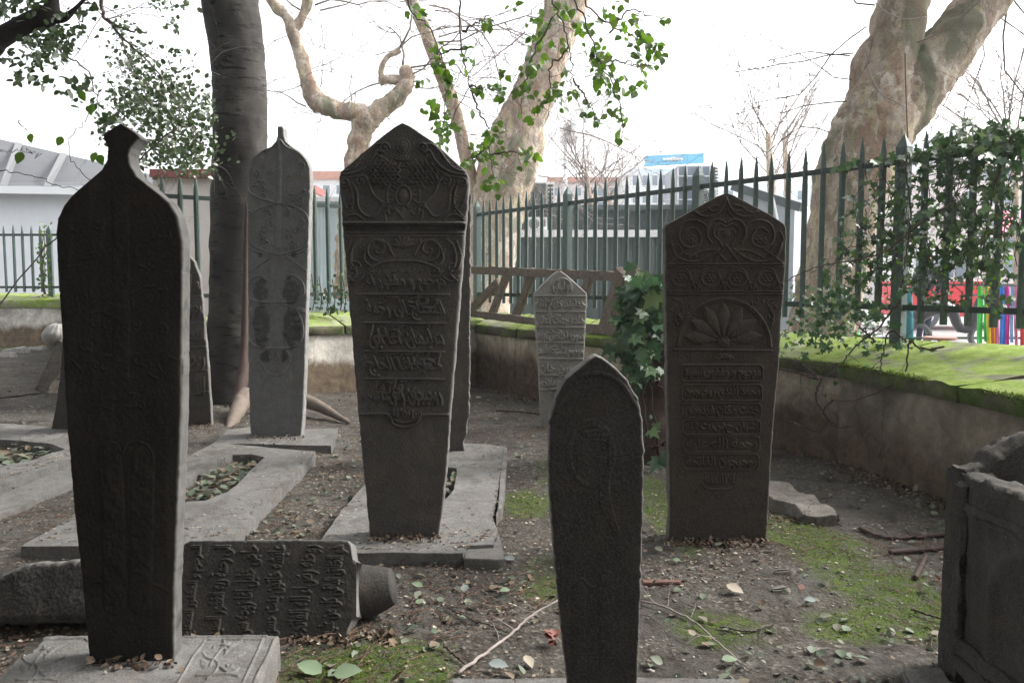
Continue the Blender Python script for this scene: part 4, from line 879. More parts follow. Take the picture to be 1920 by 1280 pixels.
class Relief:
    S = 3
    def __init__(s, x0, y0, x1, y1): s.x0, s.y0 = x0, y0; s.h = np.zeros((int((y1 - y0) * s.S), int((x1 - x0) * s.S))); s.d = np.zeros_like(s.h)
    def _win(s, x0, y0, x1, y1):
        i0, i1 = max(0, int((y0 - s.y0) * s.S)), min(s.h.shape[0], int((y1 - s.y0) * s.S) + 2); j0, j1 = max(0, int((x0 - s.x0) * s.S)), min(s.h.shape[1], int((x1 - s.x0) * s.S) + 2)
        if i1 <= i0 or j1 <= j0: return None
        Y, X = np.mgrid[i0:i1, j0:j1]; return slice(i0, i1), slice(j0, j1), X / s.S + s.x0, Y / s.S + s.y0
    def stroke(s, pts, w=2.0, h=1.0, smooth=True, n=None, taper=False, sub=False):
        pts = np.array(pts, float)
        if smooth and len(pts) > 2: pts = crom(pts, n or len(pts) * 7)
        for i in range(len(pts) - 1):
            a, b = pts[i], pts[i + 1]; ww = w * (math.sin(math.pi * min(.93, max(.07, (i + .5) / len(pts)))) if taper else 1)
            q = s._win(min(a[0], b[0]) - ww, min(a[1], b[1]) - ww, max(a[0], b[0]) + ww, max(a[1], b[1]) + ww)
            if q is None: continue
            si, sj, X, Y = q; d = b - a; L = d @ d + 1e-9; t = np.clip(((X - a[0]) * d[0] + (Y - a[1]) * d[1]) / L, 0, 1)
            r2 = ((X - a[0] - t * d[0]) ** 2 + (Y - a[1] - t * d[1]) ** 2) / ww ** 2; v = h * np.sqrt(np.clip(1 - r2, 0, 1))
            T = s.d if sub else s.h; T[si, sj] = np.maximum(T[si, sj], v)
    def mir(s, ax, pts, **k): s.stroke(pts, **k); s.stroke([(2 * ax - x, y) for x, y in pts], **k)
    def spiral(s, cx, cy, r0, turns, a0, dirn=1, **k):
        t = np.linspace(0, 1, int(14 * turns) + 8); a = a0 + dirn * t * turns * 2 * math.pi; r_ = r0 * (1 - t) ** .8 + .8
        s.stroke(np.stack([cx + r_ * np.cos(a), cy + r_ * np.sin(a)], 1), smooth=False, **k)
    def ell(s, cx, cy, rx, ry, h=1.0, p=.5):
        q = s._win(cx - rx, cy - ry, cx + rx, cy + ry)
        if q is None: return
        si, sj, X, Y = q; d = ((X - cx) / rx) ** 2 + ((Y - cy) / ry) ** 2; s.h[si, sj] = np.maximum(s.h[si, sj], h * np.clip(1 - d, 0, 1) ** p)
    def ring(s, cx, cy, rx, ry, **k): a = np.linspace(0, 2 * math.pi, 30); s.stroke(np.stack([cx + rx * np.cos(a), cy + ry * np.sin(a)], 1), smooth=False, **k)
    def petal(s, x, y, a, L, w, h=1.0):
        q = s._win(x - L * 1.1, y - L * 1.1, x + L * 1.1, y + L * 1.1)
        if q is None: return
        si, sj, X, Y = q; u = (X - x) * math.cos(a) + (Y - y) * math.sin(a); v = -(X - x) * math.sin(a) + (Y - y) * math.cos(a); t = np.clip(u / L, 0, 1)
        ww = w * np.sin(math.pi * t ** 1.25 * .98 + .03) + 1e-6; d = np.abs(v) / ww; m_ = h * np.sqrt(np.clip(1 - d ** 2, 0, 1)) * ((u > 0) & (u < L)); s.h[si, sj] = np.maximum(s.h[si, sj], m_)
    def text(s, txt, x0, y0, x1, y1, h=1.0, w=.9, rot=0, shear=0.0, bold=.8):
        T = text_tris(txt).copy(); u, v = T[..., 0], 1 - T[..., 1]; u = u + shear * (v - .5)
        if rot == 90: u, v = v, 1 - u            # reads bottom to top
        X0, Y0 = x0 + (x1 - x0) * u, y0 + (y1 - y0) * v; tmp = np.zeros_like(s.h)
        for tx, ty in zip(X0, Y0):
            q = s._win(tx.min(), ty.min(), tx.max(), ty.max())
            if q is None: continue
            si, sj, X, Y = q
            e = [(tx[(i + 1) % 3] - tx[i]) * (Y - ty[i]) - (ty[(i + 1) % 3] - ty[i]) * (X - tx[i]) for i in range(3)]
            ins = ((e[0] >= -.3) & (e[1] >= -.3) & (e[2] >= -.3)) | ((e[0] <= .3) & (e[1] <= .3) & (e[2] <= .3)); tmp[si, sj] = np.maximum(tmp[si, sj], ins)
        tmp = np.clip(blur(tmp, bold * s.S) * 2.4, 0, 1); s.h = np.maximum(s.h, h * tmp ** .8)
    def finish(s, wear=.35, blr=.35, seed=0):
        H, W = s.h.shape; Y, X = np.mgrid[0:H, 0:W]; p = np.stack([X / s.S * .045, Y / s.S * .045, 0 * X], -1)
        n = vn(p, seed) * .6 + vn(p * 3.1, seed + 1) * .4; k = np.clip(1 - wear * (.6 + n * 1.3), .08, 1); s.h = blur(s.h, blr * s.S) * k - s.d; return s
    def at(s, px, py):
        j = np.clip((px - s.x0) * s.S, 0, s.h.shape[1] - 1.01); i = np.clip((py - s.y0) * s.S, 0, s.h.shape[0] - 1.01); i0, j0 = i.astype(int), j.astype(int); fi, fj = i - i0, j - j0
        o = s.h[i0, j0] * (1 - fi) * (1 - fj) + s.h[i0 + 1, j0] * fi * (1 - fj) + s.h[i0, j0 + 1] * (1 - fi) * fj + s.h[i0 + 1, j0 + 1] * fi * fj
        return o * ((px > s.x0) & (py > s.y0))

# ------------------------------------------------------------------ standing stones
def headstone(name, label, L, Rr, base, z0=0.0, yaw=0.0, tilt=0.0, T=.09, m=None, relief=None, amp=.006, cols=160, step=1.1, seed=0, bev=.010, rough=.0016, chip=.004, cat='headstone', group=None, along='y', bury=.16, extra=None, stain=None, O=None):
    """L,Rr: edge polylines (pixel) of the front face; rows run along y (or x when along='x')"""
    if O is None: O = GG(*base) if z0 is None else G(base[0], base[1], z0)
    cy_, sy_ = math.cos(yaw), math.sin(yaw); n0 = np.array([sy_, -cy_, 0.]); u = np.array([cy_, sy_, 0.]); zz = np.array([0, 0, 1.])
    v = math.cos(tilt) * zz - math.sin(tilt) * n0; n = math.cos(tilt) * n0 + math.sin(tilt) * zz
    L, Rr = np.array(L, float), np.array(Rr, float); k = 1 if along == 'y' else 0
    lo, hi = max(L[:, k].min(), Rr[:, k].min()), min(L[:, k].max(), Rr[:, k].max()); s = np.unique(np.concatenate([np.linspace(lo, hi, int((hi - lo) / step)), lo + np.array([0, .4, .9, 1.6, 2.6, 4.]), ]))
    if along == 'x': s = np.unique(np.concatenate([s, hi - np.array([0, .5, 1.2, 2.2])]))
    o = 1 - k; lv = np.interp(s, L[:, k], L[:, o]); rv = np.interp(s, Rr[:, k], Rr[:, o]); M_ = len(s)
    jj = lambda q, sd: chip * (fbm(np.stack([s * .09, 0 * s + q, 0 * s], -1), sd, 4)) * F / O[1]
    lv = lv + jj(.3, seed + 5) * np.clip(np.arange(M_) / 12, 0, 1); rv = rv + jj(7.7, seed + 6) * np.clip(np.arange(M_) / 12, 0, 1)
    a = np.concatenate([np.linspace(0, .04, 7)[:-1], np.linspace(.04, .96, cols), np.linspace(.96, 1, 7)[1:]])
    A_ = lv[:, None] + (rv - lv)[:, None] * a[None]; B_ = np.repeat(s[:, None], len(a), 1); PX, PY = (A_, B_) if along == 'y' else (B_, A_)
    W = onplane(PX, PY, O, n); base_pos = W.copy()
    width = np.linalg.norm(W[:, -1] - W[:, 0], axis=1); e = np.minimum(a, 1 - a)[None] * width[:, None]; b_ = bev * (1 + .5 * fbm(W * 9, seed + 2, 3))
    back = np.where(e < b_, b_ - np.sqrt(np.clip(b_ ** 2 - (b_ - e) ** 2, 0, None)), 0)
    h = relief.at(PX, PY) * amp if relief is not None else 0
    edge_f = np.clip(e / .012, 0, 1)
    W = W + n * ((h * edge_f - back + rough * fbm(base_pos * 12, seed + 3, 4) * 1.3 + rough * .35 * vn(base_pos * 170, seed + 4))[..., None])
    V = [W]; st = [np.zeros(W.shape[:2]) if stain is None else stain(PX, PY)]
    def ring_pts(fr, dep, edge):  # fr: 0 left..1 right, depth back
        q = onplane(*((lv + (rv - lv) * fr, s) if along == 'y' else (s, lv + (rv - lv) * fr)), O, n); return q - n * dep
    sides_ = []
    for dep in np.linspace(bev * 1.3, T - .006, 5): q = ring_pts(1, dep, 1); sides_.append(q + rough * 2 * np.stack([fbm(q * 16, seed + 20 + c, 3) for c in range(3)], -1))
    for fr in (.985, .75, .5, .25, .015): sides_.append(ring_pts(fr, T, 0))
    for dep in np.linspace(T - .006, bev * 1.3, 5): q = ring_pts(0, dep, -1); sides_.append(q + rough * 2 * np.stack([fbm(q * 16, seed + 30 + c, 3) for c in range(3)], -1))
    V.append(np.stack(sides_, 1)); V = np.concatenate(V, 1); st.append(np.zeros((M_, V.shape[1] - W.shape[1]))); st = np.concatenate(st, 1)
    if along == 'y':
        ext = V[-1] + (zz * -bury)[None]; V = np.concatenate([V, ext[None]]); st = np.concatenate([st, st[-1:]]); M_ += 1
    K = V.shape[1]; i = np.arange(M_ - 1)[:, None] * K; kk = np.arange(K)[None]
    f = np.stack([i + kk, i + K + kk, i + K + (kk + 1) % K, i + (kk + 1) % K], -1).reshape(-1, 4)
    VV = V.reshape(-1, 3); fs = f
    # caps as fans of quads would be flat; use centre-line strips
    caps = []
    nf = W.shape[1]; nb = K - nf
    for r0_ in ((0,) if along == 'y' else (0, M_ - 1)):
        c = V[r0_].mean(0); VV = np.vstack([VV, c]); ci = len(VV) - 1
        for q in range(0, K - 1, 2): caps.append((ci, r0_ * K + q, r0_ * K + q + 1, r0_ * K + (q + 2) % K))
        if K % 2: caps.append((ci, r0_ * K + K - 1, r0_ * K, ci))
    caps = [c for c in caps if len(set(c)) == 4]
    fs = np.concatenate([fs, np.array(caps, int)]) if caps else fs
    st = np.concatenate([st.ravel(), np.zeros(len(VV) - st.size)])
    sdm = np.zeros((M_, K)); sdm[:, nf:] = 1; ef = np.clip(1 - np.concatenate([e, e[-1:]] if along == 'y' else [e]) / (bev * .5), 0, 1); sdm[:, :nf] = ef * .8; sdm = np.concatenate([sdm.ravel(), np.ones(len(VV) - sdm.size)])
    if along == 'x': fs = fs[:, ::-1]
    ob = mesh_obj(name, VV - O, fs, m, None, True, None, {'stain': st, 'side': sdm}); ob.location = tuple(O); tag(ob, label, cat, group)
    if extra: extra(ob, O, u, v, n)
    return ob
def arcpts(cx, cy, rx, ry, a0, a1, n=14):
    a = np.radians(np.linspace(a0, a1, n)); return list(zip(cx + rx * np.cos(a), cy - ry * np.sin(a)))

# --- central tall headstone -------------------------------------------------
r = Relief(625, 225, 892, 1015); ax = 757
def c(x, y): return (620 + x * .21875, 220 + y * .21875)          # coordinates read off the enlarged crown of the stone
r.ell(*c(625, 250), 10, 13, 1.1); r.ring(*c(625, 250), 11, 14, w=1.6, h=.7)
r.ell(*c(620, 678), 10.5, 14, 1.2); r.ring(*c(622, 672), 14, 18, w=2.2, h=1.0); r.ring(*c(622, 672), 31, 33, w=1.6, h=.5)
for k in range(18):
    a = math.radians(20 + k * 20); x, y = c(622, 672); r.petal(x + 17 * math.cos(a), y + 18 * math.sin(a), a, 12, 2.2, .28)
for sgn in (-1, 1):
    def m_(pts): return [c(625 + sgn * x, y) for x, y in pts]
    r.stroke(m_([(555, 490), (430, 480), (330, 430), (260, 350), (225, 290), (170, 300)]), w=2.4, h=.9); r.stroke(m_([(520, 520), (400, 505), (300, 450), (235, 350), (190, 320)]), w=1.5, h=.7)
    r.stroke(m_([(545, 470), (440, 440), (370, 370), (320, 300), (250, 235), (180, 230)]), w=1.8, h=.8)
    x, y = c(625 + sgn * 165, 262); r.spiral(x, y, 9, 1.4, 0 if sgn < 0 else math.pi, sgn, w=1.8, h=.9); x, y = c(625 + sgn * 365, 545); r.spiral(x, y, 10, 1.5, math.pi if sgn > 0 else 0, sgn, w=1.9, h=.9); x, y = c(625 + sgn * 505, 560); r.spiral(x, y, 9, 1.4, math.pi, sgn, w=1.7, h=.8)
    r.stroke(m_([(400, 520), (330, 500), (300, 560), (270, 640), (230, 690), (150, 740), (90, 720)]), w=1.9, h=.8); r.stroke(m_([(440, 560), (400, 640), (390, 760), (340, 830), (260, 850), (190, 770), (130, 760)]), w=1.9, h=.75)
    r.stroke(m_([(470, 560), (440, 650), (440, 760), (520, 860)]), w=1.5, h=.7); r.stroke(m_([(540, 620), (500, 760), (430, 830)]), w=1.2, h=.5); r.stroke(m_([(520, 880), (470, 840), (410, 835), (340, 880)]), w=1.9, h=.8)
    r.stroke(m_([(60, 430), (110, 390), (190, 340), (235, 320)]), w=1.4, h=.8); r.stroke(m_([(0, 420), (60, 430), (150, 380), (225, 330)]), w=1.4, h=.6); r.stroke(m_([(60, 790), (100, 840), (160, 800), (150, 890)]), w=1.5, h=.7)
    r.stroke(m_([(0, 870), (40, 820), (75, 790), (20, 760), (60, 750)]), w=1.7, h=.7); r.ell(*c(625 + sgn * 130, 800), 3, 9, .6); r.ell(*c(625 + sgn * 180, 745), 3.5, 3.5, .8)
    for i in range(13):          # basket weave panel
        for j in range(9):
            X = 40 + i * 21 + (j % 2) * 8; Y = 350 + j * 30 + i * 7 * 0; 
            if 35 < X < 300 and abs(Y - 480) < 120 - abs(X - 150) * .35:
                dx, dy = (17, -9) if (i + j) % 2 else (9, 15)
                r.stroke([c(625 + sgn * (X - dx), Y - dy), c(625 + sgn * (X + dx), Y + dy)], w=1.3, h=1.05, smooth=False)
    for k in range(9): r.ell(*c(625 + sgn * (330 + k * 21), 330 + k * 17 + (k % 2) * 12), 2.4, 1.8, .7); r.ell(*c(625 + sgn * (450 - 8 * (k % 3)), 600 + k * 26), 2.6, 2.2, .65)
r.stroke([c(545, 770), c(600, 830), c(620, 870), c(650, 830), c(700, 770)], w=1.7, h=.7); r.petal(*c(622, 750), math.pi / 2, 24, 7, .6)
for k in range(7): a = math.radians(-160 + k * 23); r.petal(*c(620, 380), a, 17, 2.4, .6)
# cornice bands
r.stroke([(640, 418.5), (874, 418.5)], w=3.0, h=2.8, smooth=False); r.stroke([(641, 437), (873, 437)], w=1.5, h=.9, smooth=False); r.stroke([(642, 443), (872, 443)], w=1.2, h=.5, smooth=False); r.stroke([(642, 427.5), (873, 427.5)], w=6.0, h=1.5, smooth=False, sub=True)
# second field: scrolls and arch
for sgn in (-1, 1):
    def m_(pts): return [(ax + sgn * x, y) for x, y in pts]
    r.spiral(ax + sgn * 48, 467, 22, 1.35, math.pi / 2 * (1 if sgn > 0 else 1), -sgn, w=2.0, h=.9); r.stroke(m_([(20, 478), (32, 456), (52, 450), (68, 462), (74, 486), (60, 500)]), w=2.0, h=.9)
    r.stroke(m_([(80, 448), (94, 462), (98, 490), (88, 512), (100, 526)]), w=2.0, h=.8); r.spiral(ax + sgn * 92, 500, 11, 1.2, 0, sgn, w=1.7, h=.8); r.stroke(m_([(100, 452), (108, 480), (104, 500)]), w=1.4, h=.6); r.stroke(m_([(75, 520), (90, 528), (104, 518)]), w=1.8, h=.8)
    for k in range(6): r.petal(ax + sgn * (30 + k * 9), 446 + k * k * .7, math.radians(80 if sgn > 0 else 100), 9, 2.2, .6)
    r.stroke(m_([(0, 489), (25, 490), (48, 496), (66, 505)]), w=1.8, h=.9)
for k in range(7): a = math.radians(-170 + k * 26.5); r.petal(ax, 462, a, 22, 4, .8)
r.ell(ax, 458, 8, 9, .8)
# inscription lines: frame rules and thuluth text
def rows(r, ys, left, right, texts, h=1.0, rule=1.3, second=True, bold=.62, shear=.1):
    for i, t in enumerate(texts):
        y0, y1 = ys[i], ys[i + 1]; x0 = np.interp(y0, *left); x1 = np.interp(y0, *right); hh = y1 - y0
        a_, b_ = (t if isinstance(t, tuple) else (t, None)); 
        r.text(shape(a_), x0 + 3, y0 + hh * .30, x1 - 3, y1 - hh * .06, h=h, bold=bold, shear=shear)
        if b_: r.text(shape(b_), x0 + (x1 - x0) * .12, y0 + hh * .05, x1 - (x1 - x0) * .10, y0 + hh * .52, h=h * .9, bold=bold * .85, shear=-shear)
lf = ([500, 776], [690, 712]); rf = ([500, 776], [827, 812 + 20])
lf = ([500, 776], [682, 690]); rf = ([500, 776], [826, 832])
lf = ([500, 776], [684, 688]); rf = ([500, 776], [828, 830])
ys = [503, 550, 604, 657, 708, 762]
LX = lambda y: np.interp(y, [500, 762], [686, 690]); RX = lambda y: np.interp(y, [500, 762], [836, 826])
for y in (550, 604, 657, 708): r.stroke([(LX(y) - 18 + (y > 560) * 14, y + 1), (RX(y) + 8 - (y > 560) * 4, y + 2.5)], w=1.5, h=1.1, smooth=False)
TX = [('مرحوم و مغفور له', None), ('المحتاج الى رحمة', 'ربه'), ('سليمان اغا ابن', 'كتخدا'), ('حمزه اغا الحاج', 'احمد'), ('روحيچون رضاء لله', 'فاتحه')]
for i, (a_, b_) in enumerate(TX):
    y0, y1 = ys[i], ys[i + 1]; x0, x1 = LX(y0), RX(y0); hh = y1 - y0; a_ = a_.replace('چ', 'ج')
    r.text(shape(a_), x0 + 2, y0 + hh * .22, x1 - 2, y1 - 2.5, h=1.0, bold=.66, shear=.10)
    if b_: r.text(shape(b_), x0 + 8 + 70 * (i % 2), y0 + 4, x0 + 66 + 70 * (i % 2), y0 + hh * .55, h=1.1, bold=.62, shear=-.1)
    for k in range(9): x = rng.uniform(x0 + 6, x1 - 6); r.stroke([(x, y0 + 8), (x + 5, y0 + 4 + rng.uniform(0, 4))], w=1.4, h=1.0, smooth=False)
    for k in range(4): x = rng.uniform(x0 + 6, x1 - 16); yy = rng.uniform(y0 + 10, y1 - 10); r.stroke([(x + 15, yy - 5), (x + 8, yy + 1), (x, yy + 1.5)], w=1.5, h=1.0)
r.text(shape('سنه'), 762, 768, 790, 784, h=.8, bold=.5); r.text('١٢٥٠', 738, 766, 768, 782, h=.9, bold=.5)
r.stroke([(673, 776), (720, 775), (733, 782), (737, 793), (752, 800), (767, 799), (782, 791), (788, 781), (800, 777), (842, 777)], w=1.5, h=.9); r.stroke([(738, 786), (752, 792), (768, 791), (784, 785)], w=1.5, h=.7)
# the raised field above the foot
q = r._win(625, 440, 892, 777); r.h[q[0], q[1]] += .35
r.finish(.15, .28, 3)
L6 = [(752, 231), (740, 238), (700, 268), (660, 304), (638, 322), (635.5, 332), (637, 350), (640, 380), (641, 418), (643, 440), (650, 520), (660, 640), (670, 760), (680, 870), (688, 950), (693, 1005)]
R6 = [(757, 231), (768, 236), (810, 264), (850, 300), (874, 321), (879, 332), (879, 350), (877, 390), (874, 420), (872, 440), (864, 540), (856, 640), (846, 760), (838, 870), (830, 950), (823, 1005)]
for P_ in (L6, R6): P_[0] = (P_[0][0], 231)
headstone('headstone', 'tall central headstone with pointed pediment, basket-weave carving and five lines of inscription', L6, R6, (757, 1006), z0=.06, T=.085, m=M['centre'], relief=r, amp=.0115, cols=270, step=.9, seed=10, chip=.0035)

# --- right headstone --------------------------------------------------------
r = Relief(1240, 355, 1482, 1020); ax = 1362
def c(x, y): return (1230 + x * .2344, 350 + y * .2344)
for sgn in (-1, 1):
    def m_(pts): return [c(562 + sgn * x, y) for x, y in pts]
    r.stroke(m_([(0, 90), (30, 160), (70, 210), (130, 240), (200, 235), (250, 200)]), w=2.2, h=.9); r.stroke(m_([(15, 130), (50, 180), (110, 200), (150, 170)]), w=1.6, h=.8); r.stroke(m_([(60, 150), (120, 160), (180, 200), (240, 215)]), w=1.5, h=.6); r.stroke(m_([(0, 110), (20, 200), (60, 250)]), w=1.4, h=.7)
    r.stroke(m_([(10, 290), (50, 265), (110, 275), (150, 330), (150, 400), (120, 450)]), w=2.2, h=.95); r.stroke(m_([(10, 320), (50, 300), (95, 330), (100, 390), (60, 430), (40, 470)]), w=1.7, h=.8); r.stroke(m_([(25, 350), (60, 350), (70, 390)]), w=1.4, h=.6)
    r.stroke(m_([(150, 330), (200, 285), (280, 270), (350, 300), (380, 380), (360, 450), (300, 490), (230, 470), (200, 420), (230, 350), (280, 330), (330, 360)]), w=2.1, h=.95); r.stroke(m_([(60, 500), (140, 560), (240, 600), (340, 590), (410, 540), (440, 450)]), w=2.2, h=.95)
    r.stroke(m_([(0, 470), (50, 540), (90, 590)]), w=2.0, h=.9); r.stroke(m_([(0, 600), (40, 560), (90, 510), (200, 520), (300, 570)]), w=1.9, h=.85); r.stroke(m_([(300, 500), (370, 550), (450, 610)]), w=1.8, h=.8); r.stroke(m_([(380, 470), (330, 540), (240, 560)]), w=1.5, h=.7); r.ell(*c(562 + sgn * 275, 425), 5, 5, .9)
    for k in range(8): a = k * .8; r.ell(*c(562 + sgn * (275 + 32 * math.cos(a)), 425 + 30 * math.sin(a)), 3, 3, .6)
    r.stroke(m_([(430, 360), (455, 420), (440, 500)]), w=1.4, h=.6)
r.ell(*c(562, 370), 8, 9, .8)
for y, h_ in ((619, 1.2), (640, .9), (838, 1.0), (860, .9)): r.stroke([c(90, y), c(1015, y)], w=1.4, h=h_, smooth=False)
for k in range(4):          # frieze of roundels
    X = 200 + k * 235 - (k > 1) * 20; r.ring(*c(X, 735), 17, 14, w=1.8, h=.9); r.ell(*c(X, 735), 3, 3, .9)
    for j in range(6): a = j * 1.047; r.ell(*c(X + 30 * math.cos(a), 735 + 26 * math.sin(a)), 3, 2.6, .7)
    r.stroke([c(X - 110, 820), c(X - 60, 680), c(X, 655), c(X + 60, 680), c(X + 110, 820)], w=1.6, h=.8); r.stroke([c(X + 60, 820), c(X + 110, 770), c(X + 160, 820)], w=1.4, h=.7)
# arch with shell
ar = [(x_, y_) for x_, y_ in arcpts(1358, 652, 87, 92, 178, 2, 40)]; r.stroke(ar, w=2.6, h=1.1, smooth=False); r.stroke([(x_ * .955 + 1358 * .045, y_ * .955 + 652 * .045) for x_, y_ in ar], w=1.3, h=.7, smooth=False)
for k, a in enumerate((-172, -146, -118, -90, -62, -34, -8)): r.petal(1356 + 12 * math.cos(math.radians(a)), 640 + 10 * math.sin(math.radians(a)), math.radians(a), 62, 12.5, 1.15)
r.ell(1356, 640, 12, 11, 1.1); r.ell(1356, 640, 5, 5, 1.5)
for k in range(9): a = math.radians(k * 40); r.ell(1356 + 9 * math.cos(a), 640 + 8 * math.sin(a), 2.2, 2.2, 1.4)
for sgn in (-1, 1):
    for k in range(16): r.petal(1358 + sgn * (50 + 44 * rng.random()), 565 + 40 * rng.random(), rng.uniform(0, 6.3), 9, 2.2, .6)
    r.stroke([(1358 + sgn * 96, 560), (1358 + sgn * 80, 568), (1358 + sgn * 92, 590), (1358 + sgn * 88, 610)], w=1.5, h=.7)
r.stroke([(1264, 655), (1447, 657)], w=1.6, h=1.0, smooth=False); r.ell(1358, 668, 16, 5, .5); r.text(shape('هو الباقى'), 1342, 664, 1374, 674, h=.9, bold=.4)
ty = [(684, 715), (721, 751), (756, 783), (787, 814), (817, 847), (851, 880)]
for i, ((y0, y1), t) in enumerate(zip(ty, ('مرحوم و مغفور السيد', 'محمد افندي روحيجون', 'جنت مكان فردوس', 'اشيان حضرت الله', 'رحمة الله عليه', 'روحيجون الفاتحة'))):
    x0, x1 = 1277 + i, 1430 - i * 1.6; rr = 5; r.stroke([(x0 + rr, y0), (x1 - rr, y0), (x1, y0 + rr), (x1, y1 - rr), (x1 - rr, y1), (x0 + rr, y1), (x0, y1 - rr), (x0, y0 + rr), (x0 + rr, y0)], w=1.3, h=.9, smooth=False); r.text(shape(t), x0 + 5, y0 + 4, x1 - 5, y1 - 2.5, h=1.0, bold=.5)
r.text(shape('سنه ') + '١٢٠٤', 1322, 888, 1380, 906, h=.8, bold=.5); r.stroke([(1316, 905), (1325, 915), (1350, 917), (1372, 914), (1382, 898)], w=1.4, h=.7)
r.finish(.2, .30, 8)
L10 = [(1361, 362), (1350, 366), (1320, 381), (1285, 402), (1250, 421), (1247, 428), (1247.5, 500), (1249, 600), (1251, 700), (1253, 800), (1255, 900), (1256, 960), (1253, 1012)]
R10 = [(1364, 362), (1376, 366), (1410, 384), (1445, 402), (1472, 420), (1476, 428), (1475, 460), (1472, 520), (1466, 600), (1460, 700), (1452, 780), (1446, 870), (1441, 950), (1437, 1012)]
headstone('headstone', 'broad brown headstone with scalloped shell arch and six framed text lines, right of centre', L10, R10, (1345, 1013), z0=None, T=.10, m=M['brown'], relief=r, amp=.011, cols=250, step=.9, seed=20, tilt=R(1.0), yaw=R(-3))

# --- small pale headstone ---------------------------------------------------
r = Relief(995, 503, 1105, 805)
def c(x, y): return (980 + x * .2579, 490 + y * .2579)
a = arcpts(*c(288, 190), 18, 17, -20, 200, 16); r.stroke(a, w=1.2, h=.9); r.text(shape('هو الباقى'), *c(222, 135), *c(352, 232), h=1.1, bold=.42)
yl = [250, 365, 478, 590, 706, 825, 930]
for i, y in enumerate(yl[:-1]): r.stroke([c(80 + i * 7, y), c(472 - i * 5, y + 2)], w=1.0, h=1.2, smooth=False)
for i, t in enumerate((('خداوند كريم الله', 'حضرت'), ('خلده جنت اعلى', 'حق'), ('سوره اخلاص ايله', 'ذكر'), ('مرحوم السيد احمد', 'اغا'), ('حسين خان', None), ('روحيجون فاتحه', None))):
    x0, x1 = c(92 + i * 8, 0)[0], c(455 - i * 6, 0)[0]; y0, y1 = c(0, yl[i])[1], c(0, yl[i + 1])[1]; hh = y1 - y0; r.text(shape(t[0].replace('ذ', 'د')), x0, y0 + hh * .3, x1, y1 - 2.2, h=1.1, bold=.4)
    if t[1]: r.text(shape(t[1].replace('ذ', 'د')), x0 + 10, y0 + 2, x0 + 45, y0 + hh * .5, h=1.0, bold=.35)
    for k in range(5): x = rng.uniform(x0, x1 - 4); r.stroke([(x, y0 + 5), (x + 2.5, y0 + 2.8)], w=.9, h=.8, smooth=False)
r.stroke([c(125, 930), c(190, 940), c(215, 975), c(250, 985)], w=1.1, h=.8); r.text('١٢٢٣', *c(200, 915), *c(262, 965), h=1, bold=.35)
q = r._win(995, 503, 1105, 731); r.h[q[0], q[1]] += .4
r.finish(.15, .26, 5)
headstone('headstone', 'small pale grey headstone with pointed top and crisp text bands, in front of the ladder', [(1045, 508), (1035, 515), (1018, 531), (1001, 549), (1000, 556), (1004, 620), (1008, 680), (1011, 740), (1014, 798)], [(1052, 508), (1062, 515), (1082, 533), (1100, 549), (1101, 556), (1098, 620), (1095, 680), (1091, 740), (1087, 798)],
          (1050, 800), z0=None, T=.08, m=M['pale'], relief=r, amp=.014, cols=150, step=.8, seed=30, chip=.003, bev=.012)

# --- tall stone with spike finial by the dark tree --------------------------
r = Relief(455, 232, 590, 822)
def c(x, y): return (440 + x * .2421, 220 + y * .2421)
def c2_(x, y): return (440 + x * .2656, 500 + y * .2656)
r.stroke([c(345, 180), c(348, 400), c(342, 660)], w=4.5, h=.8); r.stroke([c(335, 700), c(330, 1000)], w=6, h=.45)
r.stroke([c2_(290, 0), c2_(290, 560)], w=12, h=.45)
for sgn in (-1, 1):
    def m_(pts): return [c(345 + sgn * x, y) for x, y in pts]
    r.stroke(m_([(15, 180), (60, 230), (140, 265), (205, 330), (235, 400), (245, 500), (225, 580), (140, 630), (0, 668)]), w=1.2, h=1.0); r.stroke(m_([(0, 668), (110, 690), (200, 740), (235, 830), (235, 930), (190, 1000), (100, 1040), (0, 1065)]), w=1.1, h=.8)
    r.stroke(m_([(240, 1010), (150, 1050), (60, 1075), (120, 1120), (215, 1190)]), w=1.0, h=.7)
    for k in range(16):
        X, Y = rng.uniform(55, 205), rng.uniform(320, 1040); cx, cy = c(345 + sgn * X, Y); r.spiral(cx, cy, rng.uniform(4, 8), 1.1, rng.uniform(0, 6), rng.choice([-1, 1]), w=.9, h=.75)
    for k in range(22): X, Y = rng.uniform(45, 225), rng.uniform(260, 1200); r.petal(*c(345 + sgn * X, Y), rng.uniform(0, 6.3), 9, 1.5, .55)
    r.stroke([c2_(290 + sgn * x, y) for x, y in ((60, 100), (120, 60), (190, 110), (200, 190), (140, 245), (0, 250))], w=1.1, h=.8); r.stroke([c2_(290 + sgn * x, y) for x, y in ((60, 270), (140, 300), (190, 400), (190, 500), (130, 565), (0, 575))], w=1.2, h=.9)
    r.stroke([c2_(290 + sgn * x, y) for x, y in ((80, 590), (105, 640), (90, 700), (50, 750), (0, 770))], w=1.3, h=.8); r.stroke([c2_(290 + sgn * x, y) for x, y in ((10, 600), (35, 650), (60, 610))], w=1.4, h=.8)
    for k in range(7): r.ell(*c2_(290 + sgn * (60 + 125 * rng.random()), 290 + 260 * rng.random()), 8, 6, .6)
r.finish(.1, .26, 9)
